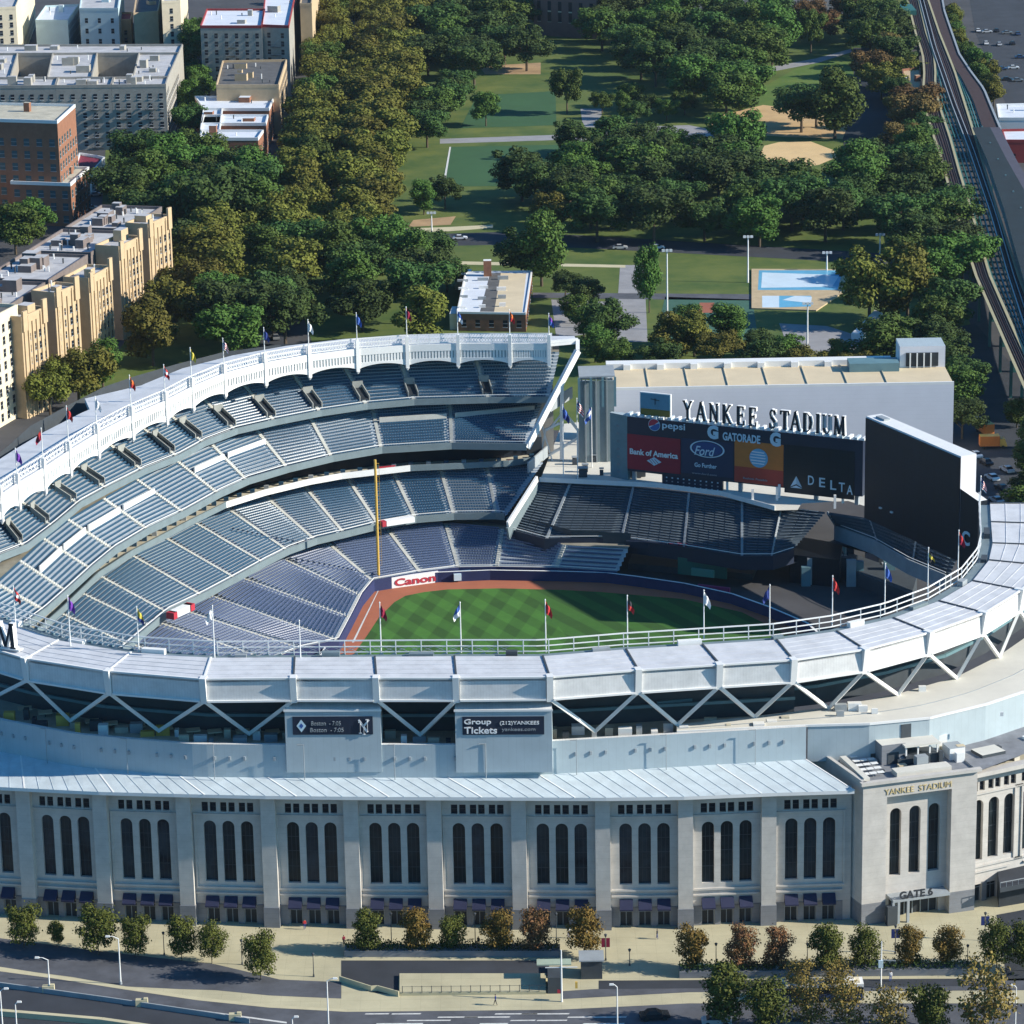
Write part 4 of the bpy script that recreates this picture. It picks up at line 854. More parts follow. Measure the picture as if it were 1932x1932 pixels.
# airline
pn, bl, Wp, z0, z1 = spanel(1480, 838, 1612, 936, m_black, 'airline_advert', .05)
mb = MB(); c = sp(1503, 909)+sn*.2; mb.face([c-se*1.3-Z3*1.1, c+se*0-Z3*.45, c+Z3*1.3], m_ltr); mb.face([c+Z3*1.3, c-Z3*.45, c+se*1.3-Z3*1.1], mat('delta_shade', (.35, .5, .6), .6, 0)); mb.face([c-se*1.3-Z3*1.3, c+se*1.3-Z3*1.3, c-Z3*.75], m_ltr)
sbuild(mb, 'triangle_emblem')
for s_, x, y in (('D', 1525, 914), ('E', 1546, 918), ('L', 1567, 923), ('T', 1583, 927), ('A', 1598, 932)): stext(sbd, s_, x, y, 1.3, 2.0, m_ltr, .01)
# small billboard on top
mb = MB(); a, b = sp(1204, 783), sp(1262, 789); mb.prism([hz(a)-sn*1, hz(b)-sn*1, hz(b)-sn*1.5, hz(a)-sn*1.5], 28.3, 33.4, m_wht)
mb.prism([hz(a)+se*.2-sn*.9, hz(b)-se*.2-sn*.9, hz(b)-se*.2-sn*1, hz(a)+se*.2-sn*1], 29.9, 33.2, mat('billboard_teal', (.10, .26, .36), .6, .1, .5)); mb.prism([hz(a)+se*.2-sn*.9, hz(b)-se*.2-sn*.9, hz(b)-se*.2-sn*1, hz(a)+se*.2-sn*1], 28.4, 29.85, mat('billboard_olive', (.16, .13, .02), .6, .1))
c = atz(lerp(a, b, .5), 31.6)-sn*.85; mb.bar(c-Z3*.7, c+Z3*.8, .1, .35, m_dkst); mb.bar(c-se*1+Z3*.5, c+se*1+Z3*.3, .08, .15, m_dkst)
sbuild(mb, 'top_billboard')
# --- serif letters YANKEE STADIUM standing on the board
def glyph(mb, ch, org, w_, h, d, mf):
    """classical roman letter from thick and thin strokes with serifs"""
    T, t = .26*h*.62, .075*h
    def S_(x0, y0, x1, y1, th):
        a = org+se*(x0*w_)+Z3*(y0*h); b = org+se*(x1*w_)+Z3*(y1*h); dx = se*(th/2)
        v = (b-a); 
        if abs(y1-y0) < .02: dx = Z3*(th/2)
        P = [a-dx, a+dx, b+dx, b-dx]; mb.hexa([p for p in P], [p-sn*d for p in P], mf)
    def sf(x, y, ww=.3): S_(x-ww/2, y, x+ww/2, y, t)
    if ch == 'Y': S_(.1, 1, .5, .48, T*.8); S_(.9, 1, .5, .48, t*1.3); S_(.5, .5, .5, 0, T*.8); sf(.1, .98); sf(.9, .98); sf(.5, .03, .4)
    if ch == 'A': S_(.5, 1, .1, 0, t*1.3); S_(.5, 1, .88, 0, T*.85); S_(.25, .35, .72, .35, t); sf(.1, .03); sf(.88, .03)
    if ch == 'N': S_(.15, 0, .15, 1, t*1.3); S_(.15, 1, .85, 0, T*.8); S_(.85, 0, .85, 1, t*1.3); sf(.12, .98, .25); sf(.15, .03); sf(.85, .98)
    if ch == 'K': S_(.18, 0, .18, 1, T); S_(.25, .45, .85, 1, t*1.3); S_(.4, .55, .9, 0, T*.85); sf(.18, .98, .36); sf(.18, .03, .36); sf(.85, .98); sf(.9, .03)
    if ch == 'E': S_(.2, 0, .2, 1, T); S_(.1, .97, .85, .97, t); S_(.2, .52, .7, .52, t); S_(.1, .03, .9, .03, t); S_(.85, .8, .85, 1, t); S_(.9, 0, .9, .24, t); S_(.7, .42, .7, .62, t)
    if ch == 'S':
        pts = [(.82, .8), (.65, .95), (.35, .97), (.16, .8), (.25, .6), (.55, .48), (.82, .33), (.8, .12), (.55, .02), (.3, .05), (.13, .22)]
        for (a, b), (c_, e_) in zip(pts[:-1], pts[1:]): mb.bar(org+se*a*w_+Z3*b*h-sn*d/2, org+se*c_*w_+Z3*e_*h-sn*d/2, d, T*(.95 if .3 < b < .7 else .55), mf)
        S_(.82, .72, .82, .98, t); S_(.13, .02, .13, .28, t)
    if ch == 'T': S_(.5, 0, .5, 1, T); S_(.05, .97, .95, .97, t); S_(.05, .78, .05, 1, t); S_(.95, .78, .95, 1, t); sf(.5, .03, .4)
    if ch == 'D':
        S_(.18, 0, .18, 1, T); P = [(.1, .98), (.5, .97), (.78, .82), (.88, .5), (.78, .18), (.5, .03), (.1, .03)]
        for i_, ((a, b), (c_, e_)) in enumerate(zip(P[:-1], P[1:])): mb.bar(org+se*a*w_+Z3*b*h-sn*d/2, org+se*c_*w_+Z3*e_*h-sn*d/2, d, T*(.9 if i_ in (2, 3) else .35), mf)
    if ch == 'I': S_(.5, 0, .5, 1, T); sf(.5, .98, .7); sf(.5, .03, .7)
    if ch == 'U':
        P = [(.2, 1), (.2, .3), (.35, .06), (.6, .02), (.82, .2), (.82, 1)]
        for i_, ((a, b), (c_, e_)) in enumerate(zip(P[:-1], P[1:])): mb.bar(org+se*a*w_+Z3*b*h-sn*d/2, org+se*c_*w_+Z3*e_*h-sn*d/2, d, T*(.9 if i_ < 2 else .35), mf)
        sf(.2, .98, .36); sf(.82, .98)
    if ch == 'M': S_(.12, 0, .18, 1, t*1.3); S_(.18, 1, .5, .05, T*.8); S_(.82, 1, .5, .05, t*1.2); S_(.82, 1, .88, 0, T); sf(.12, .03, .25); sf(.88, .03, .3); sf(.15, .98, .25); sf(.85, .98, .25)
mdw = bpy.data.materials.new('letter_faces')
LX = [('Y', 1287), ('A', 1311), ('N', 1336), ('K', 1361), ('E', 1388), ('E', 1411), ('S', 1449), ('T', 1470), ('A', 1489), ('D', 1513), ('I', 1536), ('U', 1549), ('M', 1571)]
for ch, x in LX:
    w_ = {'I': 1.2, 'E': 1.75, 'S': 1.6, 'M': 2.5, 'N': 2.1, 'A': 2.2}.get(ch, 2.0); p0 = atz(sp(x, 800), 28.45)-sn*.5
    mb = MB(); glyph(mb, ch, p0, w_, 4.1, .9, m_wht); glyph(mb, ch, p0+sn*.04, w_*.99, 4.1, .05, m_bronze); sbuild(mb, 'serif_letter')
# --- large video screen
VA = U(1632, 950, 18); VB = U(1810, 1003, 21); ve = unit(VB-VA); vn = Vector((ve.y, -ve.x, 0)); bpy.context.view_layer.update()
vs = empty('video_screen', (0, 0, 0), 'tall blank black video screen with white top cap right of the scoreboard', 'screen')
zl = V(1632, 784, VA, VB).z; zr = V(1808, 859, VA, VB).z
mb = MB(); b4 = [hz(VA), hz(VB), hz(VB)-vn*3.6, hz(VA)-vn*3.6]
mb.hexa([atz(p, 15.5) for p in b4], [atz(b4[0], zl), atz(b4[1], zr), atz(b4[2], zr), atz(b4[3], zl)], m_lav, m_wht); fixn(mb.build('cabinet', vs))
mb = MB(); f0 = [hz(VA)+vn*.15, hz(VB)+vn*.15, hz(VB)+vn*.02, hz(VA)+vn*.02]; mb.hexa([atz(p, 15) for p in f0], [atz(f0[0], zl-.35), atz(f0[1], zr-.35), atz(f0[2], zr-.35), atz(f0[3], zl-.35)], m_black); fixn(mb.build('display', vs))
mb = MB(); c = U(1668, 964, 18)
for x, y in ((1665, 959), (1686, 967)): p = V(x, y, VA, VB)+vn*.5; mb.box(p, ve, vn, .35, .2, p.z, p.z+.3, m_wht)
mb.prism([hz(VA)+ve*2-vn*1, hz(VA)+ve*5-vn*1, hz(VA)+ve*5-vn*2.4, hz(VA)+ve*2-vn*2.4], zl-.5, zl+.35, m_greys)
fixn(mb.build('service_hatch', vs))
mb = MB(); RA_ = VB+ve*.1; RB_ = VB+ve*6.2; P = [hz(RA_), hz(RB_), hz(RB_)-vn*2, hz(RA_)-vn*2]; za = V(1812, 922, VA, VB).z; zb2 = V(1856, 950, VA, VB).z
mb.hexa([atz(p, 8) for p in P], [atz(P[0], za), atz(P[1], zb2), atz(P[2], zb2), atz(P[3], za)], m_black, m_wht); sw = fixn(mb.build('side_board', vs))
text(vs, 'lettering', 'C', V(1817, 1025, VA, VB)+vn*.2, ve, 2.6, 2.9, m_ltr, .05, bold=.03)

# foul pole
fp = empty('foul_pole', U(715, 1110), 'tall yellow foul pole rising beside the Canon wall sign', 'foul pole')
mb = MB(); mb.tube((0, 0, 0), (0, 0, 27.6), .3, .26, m_yel, 10); fixn(mb.build('pole', fp))
mb = MB()
for z in range(5, 27, 1): mb.bar((0, 0, z), (.75, 0, z), .05, .05, m_yel)
mb.bar((.75, 0, 5), (.75, 0, 26.6), .07, .07, m_yel); mb.bar((0, 0, 26.8), (.8, 0, 26.8), .1, .1, m_yel); fixn(mb.build('wing_screen', fp))

# big white letter at the left end of the near roof
lp = U(4, 1222, 41)
rl = empty('roof_letter', lp, 'big white serif letter M standing on the near roof at the left edge', 'letter')
mb = MB(); ex_, ey_ = unit(Po[2]-Po[1]), Vector((0, 1, 0))
q_se, q_sn = se, sn; se = ex_; sn = Vector((ex_.y, -ex_.x, 0)); glyph(mb, 'M', Vector((-.9, 0, .2)), 3.6, 4.2, .8, m_wht); glyph(mb, 'M', Vector((-.9, 0, .2))+sn*.05, 3.56, 4.2, .05, m_bronze); se, sn = q_se, q_sn
fixn(mb.build('letter_body', rl)); mb = MB(); mb.box((.9, -.4, 0), ex_, Vector((-ex_.y, ex_.x, 0)), 2.6, .6, 0, .25, m_wht); fixn(mb.build('letter_plinth', rl))

#PART2
# ------------------------------------------------------------ city buildings
def wmesh(w_, h, m=m_glass, fr=None, name='window'):
    q = MB(); q.face([(-w_/2, 0, 0), (w_/2, 0, 0), (w_/2, h, 0), (-w_/2, h, 0)], m); f = fr or m_greys
    q.hexa([(-w_/2-.1, -.15, 0), (w_/2+.1, -.15, 0), (w_/2+.1, 0, 0), (-w_/2-.1, 0, 0)], [(-w_/2-.1, -.15, .14), (w_/2+.1, -.15, .14), (w_/2+.1, 0, .14), (-w_/2-.1, 0, .14)], f)
    q.hexa([(-w_/2, h*.48, .01), (w_/2, h*.48, .01), (w_/2, h*.54, .01), (-w_/2, h*.54, .01)], [(-w_/2, h*.48, .06), (w_/2, h*.48, .06), (w_/2, h*.54, .06), (-w_/2, h*.54, .06)], f)
    o = q.build(name); me = o.data; bpy.data.objects.remove(o); return me
m_bt = mat('tan_brick', (.50, .375, .23), .9, .10, .5); m_bg = mat('grey_brick', (.33, .31, .27), .9, .15, .4); m_bcr = mat('cream_brick', (.68, .60, .44), .9, .08, .5)
m_bbr = mat('brown_brick', (.26, .12, .07), .9, .15, .6); m_bbl = mat('pale_blue_render', (.45, .58, .62), .8, .06, .3); m_bred = mat('red_cornice', (.30, .04, .04), .8, .1, .5)
m_rfg = mat('roof_grey', (.45, .45, .46), .8, .18, .25); m_rfd = mat('roof_dark', (.10, .10, .10), .9, .25, .3); m_rfw = mat('roof_white', (.66, .70, .76), .6, .08, .2); m_maroon = mat('maroon_tile', (.20, .02, .04), .8, .15, .4)
m_purp = mat('brown_stone', (.22, .12, .10), .9, .12, .3)
WM = wmesh(1.25, 1.9); WMw = wmesh(1.3, 1.9, m_glass, m_wht); WT_ = wmesh(1.6, 8.5, m_glass, m_bcr)
def bld(label, cat, quads, wm, rm, win=WM, name='apartment_building', fl=3.1, sp=3.2, par=.8, sides=(0, 1), first=1.2, topskip=1.2, band=None, bulk=3, seed=1, stripes=None, roofz=None, fe=()):
    """quads: list of (four roof corners [front-left, front-right, back-right, back-left], z, z0)"""
    c0 = hz(quads[0][0][0]); E_ = empty(name, c0, label, cat)
    rnd = random.Random(seed)
    for qi, (Q, z, zb) in enumerate(quads):
        Q = [hz(p)-c0 for p in Q]; mb = MB(); mb.prism(Q, zb, z, wm, rm)
        cen = sum(Q, Vector())/4
        for a, b in zip(Q, Q[1:]+Q[:1]):
            e = unit(b-a); n = Vector((e.y, -e.x, 0))
            mb.prism([a+n*.08, b+n*.08, b-n*.35, a-n*.35], z-.25, z+par, band or wm)
        o = fixn(mb.build('wall', E_)); k = 0
        for s in sides:
            a, b = Q[s], Q[(s+1) % 4]; e = unit(b-a); n = Vector((e.y, -e.x, 0)); L = (b-a).length; nc = int((L-1.6)/sp); nr = int((z-zb-first-topskip)/fl+.35)
            if stripes and s in stripes:
                mb = MB(); N = int(L/1.9)
                for j in range(N): mb.box(a+e*(1.0+j*(L-2)/max(1, N-1))+n*.14, e, n, .28, .16, zb, z+(.5 if j in (1, N-2) else -1.2), wm)
                mb.box(a+e*1.2+n*.2, e, n, 1.0, .3, z-3, z+2.0, wm); mb.box(a+e*(L-1.2)+n*.2, e, n, 1.0, .3, z-3, z+3.0, wm)
                fixn(mb.build('facade_ribs', E_))
            for r in range(nr):
                for c in range(nc):
                    if k > 95: break
                    x = L*(c+.5)/nc; k += 1
                    w_ = inst(win, 'window', o, mtx=frame(atz(a+e*x, zb+first+r*fl)+n*.05, e, n))
        for fx in fe:
            if qi > 2: break
            a, b = Q[0], Q[1]; e = unit(b-a); n = Vector((e.y, -e.x, 0)); mb = MB(); L = (b-a).length; c = a+e*L*fx
            for r_ in range(int((z-zb-3)/fl)):
                zz = zb+first+r_*fl-.3; mb.box(c+n*.6, e, n, 2.0, .5, zz, zz+.1, m_dkst); mb.bar(atz(c-e*2+n*1.1, zz+1), atz(c+e*2+n*1.1, zz+1), .06, .06, m_dkst); mb.bar(atz(c-e*1.6+n*.8, zz), atz(c+e*1.6+n*.8, zz+fl), .15, .15, m_greys)
            mb.build('fire_escape', E_)
        for j in range(bulk*2):
            u_, v_ = .08+.84*rnd.random(), .15+.7*rnd.random(); p = lerp(lerp(Q[0], Q[1], u_), lerp(Q[3], Q[2], u_), v_); mb = MB(); mb.tube(atz(p, z), atz(p, z+.9+rnd.random()), .18, .22, m_wht if j % 2 else m_dkst, 6); fixn(mb.build('roof_vent', E_))
        for j in range(bulk):
            u_, v_ = .2+.6*rnd.random(), .25+.5*rnd.random(); p = lerp(lerp(Q[0], Q[1], u_), lerp(Q[3], Q[2], u_), v_); e = unit(Q[1]-Q[0]); n = Vector((-e.y, e.x, 0)); mb = MB()
            s1, s2, h = .8+1.6*rnd.random(), .8+1.2*rnd.random(), 1+2.2*rnd.random(); mb.box(p, e, n, s1, s2, z, z+h, wm, rm); fixn(mb.build('roof_bulkhead', E_))
    return E_
def rq(z, *pts): return [U(x, y, z) for x, y in pts]
def row_quad(z, x0, y0, x1, y1, dep):
    a, b = U(x0, y0, z), U(x1, y1, z); e = unit(b-a); n = Vector((-e.y, e.x, 0)); return [a, b, b+n*dep, a+n*dep]
segs = [(40, 604, 87, 584), (103, 558, 148, 541), (167, 530, 210, 506), (224, 470, 267, 450), (279, 428, 322, 410)]
Q = []
for i, (x0, y0, x1, y1) in enumerate(segs): Q.append((row_quad(25, x0, y0, x1, y1, 7), 25, 0))
bk0, bk1 = U(20, 590, 23.5), U(318, 395, 23.5); e = unit(bk1-bk0); n = Vector((-e.y, e.x, 0))
for t0, t1 in ((0, .24), (.26, .5), (.52, .74), (.76, 1)):
    a, b = lerp(bk0, bk1, t0), lerp(bk0, bk1, t1); Q.append(([a+n*2, b+n*2, b+n*20, a+n*20], 23.5, 0))
bld('long tan brick apartment block with ribbed projecting bays and stepped parapets, nearest the left edge', 'apartment block', Q[:5], m_bt, m_rfg, wmesh(.8, 1.7), stripes=(0,), sides=(0,), fl=3.0, sp=1.95, bulk=1, seed=2)
bld('rear range of the tan ribbed apartment block, dark brick with cluttered pale roofs', 'apartment block', Q[5:], mat('dark_brick', (.17, .14, .13), .9, .15, .5), m_rfg, sides=(), bulk=9, seed=5)
bld('cream brick apartment block with square windows at the far left edge, before the tan block', 'apartment block', [(row_quad(27, -60, 628, 33, 580, 16), 27, 0)], m_bcr, m_rfd, sides=(0,), sp=3.0, bulk=2)
bld('big grey courtyard apartment block with pale roof and bright end wall', 'apartment block',
    [(rq(22, (-60, 166), (105, 165), (110, 149), (-60, 150)), 22, 0), (rq(22, (105.3, 165), (210, 164), (215, 149), (110.3, 149)), 22, 0), (rq(22, (210.3, 164), (313, 163), (318, 148), (215.3, 149)), 22, 0), (rq(22, (251, 148), (318, 148), (338, 103), (262, 103)), 22, 0), (rq(22, (89, 150), (174, 149), (184, 103), (99, 104)), 22, 0), (rq(22, (-60, 150), (20, 150), (34, 104), (-50, 104)), 22, 0), (rq(22, (-50, 104), (338, 103), (345, 87), (-40, 88)), 22, 0)],
    m_bg, m_rfg, WMw, sides=(0, 1), sp=3.0, fl=3.3, bulk=3, seed=4, fe=(.2, .7))
bld('brown brick block with white belt courses and lower annex, left of the courtyard block', 'school',
    [(rq(32, (-60, 227), (108, 232), (142, 201), (-60, 197)), 32, 0), (rq(13, (20, 346), (133, 350), (168, 319), (60, 316)), 13, 0)], m_bbr, m_walk, wmesh(1.8, 2.2, mat('teal_glass', (.04, .09, .11), .25, 0)), name='school_building', band=m_wht, bulk=1, sp=3.6, fl=3.9)
bld('narrow white walled house front at the left edge below the brown school', 'house', [(rq(17, (-90, 338), (-6, 316), (25, 294), (-60, 300)), 17, 0)], m_bcr, m_rfd, sides=(0, 1), bulk=1)
bld('low red roofed school wing between the brown block and the trees', 'school wing', [(rq(6, (140, 322), (172, 330), (198, 300), (150, 292)), 6, 0)], m_wht, m_maroon, sides=(0, 1), bulk=0, name='school_wing')
bld('white roofed red brick row with light wells beside the olive street trees', 'apartment block',
    [(rq(12, (376, 264), (487, 264), (497, 249), (380, 249)), 12, 0), (rq(12, (380, 236), (502, 236), (506, 220), (384, 220)), 12, 0), (rq(12, (384, 208), (508, 208), (518, 185), (368, 185)), 12, 0), (rq(12, (378, 249), (415, 249), (420, 208), (384, 208)), 12, 0)], m_bbr, m_rfw, sides=(0, 1), bulk=1, seed=3, band=m_wht)
bld('dark roofed apartment block with tan side wall behind the white roofed row', 'apartment block', [(rq(17, (408, 164), (526, 164), (541, 116), (420, 118)), 17, 0)], m_bt, m_rfd, sides=(1,), bulk=4)
bld('tall grey apartment block with red cornice at the top of the picture', 'apartment block', [(rq(27, (378, 52), (494, 52), (500, 20), (390, 20)), 27, 0), (rq(27, (494, 50), (545, 52), (566, -50), (505, -50)), 27, 0)], m_bg, m_rfw, WM, band=m_bred, sides=(0, 1), bulk=2, fe=(.5,))
bld('tan apartment block rising behind the red corniced block', 'apartment block', [(rq(27, (566, 10), (588, 10), (600, -60), (578, -60)), 27, 0)], m_bt, m_rfd, sides=(0, 1), bulk=0)
bld('small pale blue house with white side wall above the courtyard block', 'house', [(rq(14, (67, 41), (128, 41), (149, 11), (86, 14)), 14, 0)], m_bbl, m_rfw, sides=(1,), bulk=1)
bld('wide pale blue rendered block with white parapet right of the small blue house', 'apartment block', [(rq(19, (150, 19), (223, 19), (232, -40), (158, -40)), 19, 0)], m_bbl, m_rfg, WM, sides=(0,), sp=4.4, fl=4.2, bulk=2)
bld('tan brick block with plain front and bright windowed side above the courtyard block', 'apartment block', [(rq(19, (252, 28), (298, 24), (312, -40), (262, -40)), 19, 0)], m_bt, m_rfd, sides=(1,), bulk=2)
bld('small ochre house between the blue block and the tan brick block', 'house', [(rq(10, (204, 40), (247, 40), (250, 26), (208, 26)), 10, 0)], m_bt, m_maroon, sides=(0,), bulk=0)
bld('cream apartment block standing in the top left corner', 'apartment block', [(rq(24, (-50, 20), (30, 16), (62, -60), (-30, -60)), 24, 0)], m_bcr, m_rfg, sides=(0, 1), bulk=1)
bld('yellow windowed block with fire escapes right of the tan brick block', 'apartment block', [(rq(24, (305, 6), (340, 4), (352, -50), (318, -50)), 24, 0)], m_bcr, m_rfg, WM, sides=(0, 1), bulk=0)
c_ = bld('brown stone civic hall with tall narrow windows beyond the park', 'civic hall', [([U(1008, 66), U(1126, 74), U(1126, 74)+Vector((0, 30, 0)), U(1008, 66)+Vector((0, 30, 0))], 34, 0)], m_purp, m_rfd, WT_, name='civic_hall', sides=(0,), fl=11, sp=4.2, first=6, bulk=0)
bld('grey apartment block half hidden behind the trees at the top right of the park', 'apartment block', [([U(1258, 42), U(1440, 36), U(1440, 36)+Vector((0, 18, 0)), U(1258, 42)+Vector((0, 18, 0))], 30, 0)], mat('dull_grey_brick', (.20, .21, .24), .9, .1, .4), m_rfd, WMw, sides=(0,), sp=3.4, bulk=0)
bld('grey apartment block behind the trees left of the elevated railway', 'apartment block', [([U(1490, 30), U(1610, 26), U(1610, 26)+Vector((0, 18, 0)), U(1490, 30)+Vector((0, 18, 0))], 24, 0)], MATS['dull_grey_brick'], m_rfd, WM, sides=(0,), sp=3.4, bulk=0)
pb = bld('low brick park building with white and tan roof and rooftop ducts', 'park building', [(rq(5, (862, 590), (992, 592), (1004, 512), (878, 514)), 5, 0)], m_bbr, m_rfw, WM, name='park_building', sides=(0, 1), bulk=0, par=.3, band=m_wht)
mb = MB(); b0 = pb.location
def pz(x, y, z=5.02): return U(x, y, z)-b0
mb.face([pz(932, 590), pz(985, 590), pz(993, 516), pz(945, 515)], m_tan); mb.face([pz(905, 590), pz(932, 590), pz(945, 515), pz(925, 515)], m_rfd); mb.build('roof_patch', pb)
for k in range(12):
    mb = MB(); mb.box(pz(872+(k*37 % 110), 582-(k*17 % 66)), Vector((1, 0, 0)), Vector((0, 1, 0)), .9+.2*(k % 4), .4, 5.02, 5.6+.2*(k % 3), m_greys if k % 2 else m_wht); fixn(mb.build('roof_duct', pb))
mb = MB(); mb.box(pz(920, 520), Vector((1, 0, 0)), Vector((0, 1, 0)), 1.1, 1.1, 5, 9.5, m_bbr, m_wht); fixn(mb.build('chimney', pb))
for p in (((848, 592), (868, 592), (872, 578), (853, 578)), ((858, 518), (885, 518), (890, 508), (862, 508))):
    mb = MB(); mb.prism([pz(*v, 4.4) for v in p], 0, 4.4, m_bcr, m_rfw); fixn(mb.build('side_annex', pb))
bld('long white low shop building beside the station platform', 'shop', [(rq(7, (1884, 226), (1990, 226), (1980, 198), (1880, 200)), 7, 0)], m_wht, m_rfw, WM, name='shop_building', sides=(0,), sp=4, bulk=1)
bld('maroon walled low shop behind the platform canopy', 'shop', [(rq(7, (1896, 268), (2000, 268), (1990, 246), (1890, 248)), 7, 0)], m_bred, m_rfw, WM, name='shop_building', sides=(0,), sp=5, bulk=0)
bld('brown brick station house left of the tracks with brown terrace', 'station house', [(rq(8, (1718, 210), (1742, 208), (1736, 130), (1702, 134)), 8, 0)], m_bbr, m_bt, WM, name='station_house', sides=(0,), bulk=2)
# pool
pl = empty('swimming_pool', hz(U(1418, 580)), 'outdoor pools with bright blue and white basins on a tan deck', 'pool'); o0 = pl.location
def pq(z, *pts): return [U(x, y, z)-o0 for x, y in pts]
mb = MB(); mb.prism(pq(.4, (1418, 581), (1540, 585), (1600, 545), (1590, 508), (1418, 507)), 0, .4, mat('pool_deck', (.46, .36, .22), .9, .15, .4)); fixn(mb.build('deck', pl))
m_pool = mat('pool_white', (.62, .74, .82), .35, .06, .25); m_poolb = mat('pool_blue', (.14, .42, .62), .3, .1, .3)
for z, m, pts in ((.41, m_poolb, ((1430, 547), (1580, 547), (1590, 510), (1432, 510))), (.43, m_pool, ((1436, 543), (1570, 541), (1582, 522), (1560, 518), (1438, 514))), (.41, m_pool, ((1438, 580), (1470, 580), (1470, 558), (1438, 558))), (.41, m_poolb, ((1470, 580), (1530, 578), (1530, 558), (1470, 558))), (.43, m_pool, ((1476, 566), (1530, 572), (1532, 560), (1500, 558)))):
    mb = MB(); mb.face(pq(z, *pts), m); mb.build('basin', pl)
mb = MB(); P = [hz(U(1606, 640)), hz(U(1626, 642)), hz(U(1665, 618)), hz(U(1650, 612))]; mb.hexa([p for p in P], [atz(P[0], 1.6), atz(P[1], 1.6), atz(P[2], 4), atz(P[3], 4)], m_wht); tag(fixn(mb.build('handball_wall')), 'white sloping canopy roof on the paved yard behind the stadium', 'canopy')

# ------------------------------------------------------------ elevated railway
el = empty('elevated_railway', hz(U(1745, 200)), 'long elevated railway with brown decks, teal girders and cream walkways curving down the right side', 'railway'); eo = el.location
m_deck = mat('track_deck', (.045, .025, .025), .9, .25, .6); m_cream = mat('cream_walkway', (.36, .33, .20), .8, .1, .5); m_tg = mat('teal_girder', (.03, .13, .12), .6, .15, .3); m_rst = mat('rail_steel', (.34, .36, .38), .4, .1, .5); m_can = mat('canopy_dark', (.010, .022, .030), .95, .2, .2); m_mauve = mat('canopy_edge', (.05, .05, .075), .9, .15, .3)
def xa(pl_, y):
    for (xa_, ya), (xb, yb) in zip(pl_[:-1], pl_[1:]):
        if ya <= y <= yb: return xa_+(xb-xa_)*(y-ya)/(yb-ya)
    return pl_[-1][0] if y > pl_[-1][1] else pl_[0][0]
L0 = [(1698, -60), (1712, 0), (1728, 65), (1741, 103), (1744, 135), (1742, 173), (1748, 214), (1761, 257), (1772, 287), (1801, 393), (1826, 474), (1842, 523), (1885, 622), (1932, 730), (1995, 860)]
R0_ = [(1720, -60), (1733, 0), (1748, 65), (1762, 103), (1765, 135), (1764, 165), (1772, 200), (1793, 263), (1810, 325), (1831, 393), (1852, 468), (1867, 520), (1912, 622), (1962, 730), (2025, 860)]
C0 = [(1720, -60), (1735, 0), (1758, 89), (1796, 200), (1828, 284), (1869, 406), (1902, 523), (1940, 640), (1990, 780), (2020, 860)]
K0_ = [(1737, -60), (1751, 0), (1772, 62), (1801, 135), (1834, 241), (1882, 400), (1922, 523), (1990, 700), (2040, 860)]
RL_ = [(1738, -60), (1753, 0), (1775, 62), (1801, 128), (1813, 144), (1837, 190), (1853, 238), (1880, 290), (1935, 380), (2030, 560)]
RR_ = [(1762, -60), (1778, 0), (1782, 22), (1793, 54), (1810, 103), (1831, 135), (1856, 168), (1875, 214), (1888, 245), (1915, 300), (1975, 400), (2060, 560)]
def ys(a, b, n): return [a+(b-a)*k/n for k in range(n+1)]
def Ue(x, y, z=10): return U(x, y, z)-hz(eo)
def eldeck(nm, PL, PR, y0, y1, n, m, z=10, th=.7, edges=(1, 1), rails=True):
    A = [Ue(xa(PL, y), y, z) for y in ys(y0, y1, n)]; B = [Ue(xa(PR, y), y, z) for y in ys(y0, y1, n)]; mb = MB()
    mb.strip(A, B, m); mb.strip([p-Z3*th for p in A], A, m_tg); mb.strip([p-Z3*th for p in B], B, m_tg); fixn(mb.build(nm, el))
    for f, P in ((edges[0], A), (edges[1], B)):
        if not f: continue
        mb = MB()
        for p, q_ in zip(P[:-1], P[1:]): mb.bar(p+Z3*.25, q_+Z3*.25, .75, .2, m_cream if f == 1 else m_greys)
        mb.build('walkway', el)
    if rails:
        mb = MB()
        for t in (.28, .42, .6, .74):
            G = [lerp(a, b, t) for a, b in zip(A, B)]
            for p, q_ in zip(G[:-1], G[1:]): mb.bar(p+Z3*.12, q_+Z3*.12, .1, .15, m_rfd if t in (.28, .74) else m_deck)
        mb.build('running_rail', el)
    return A, B
A1, B1 = eldeck('track_bed', L0, R0_, -60, 860, 60, m_deck)
A2_, B2_ = eldeck('track_bed', C0, K0_, -60, 860, 60, m_deck, edges=(0, 1))
A3, B3_ = eldeck('track_bed', RL_, RR_, -60, 245, 30, m_deck, edges=(0, 2), rails=False)
mb = MB()
for p, q_ in zip(A2_[:-1], A2_[1:]): mb.bar(p+Z3*.5, q_+Z3*.5, .28, .3, m_rst); mb.bar(p+Vector((1.5, 0, .5)), q_+Vector((1.5, 0, .5)), .22, .3, m_rst)
mb.build('centre_rail', el)
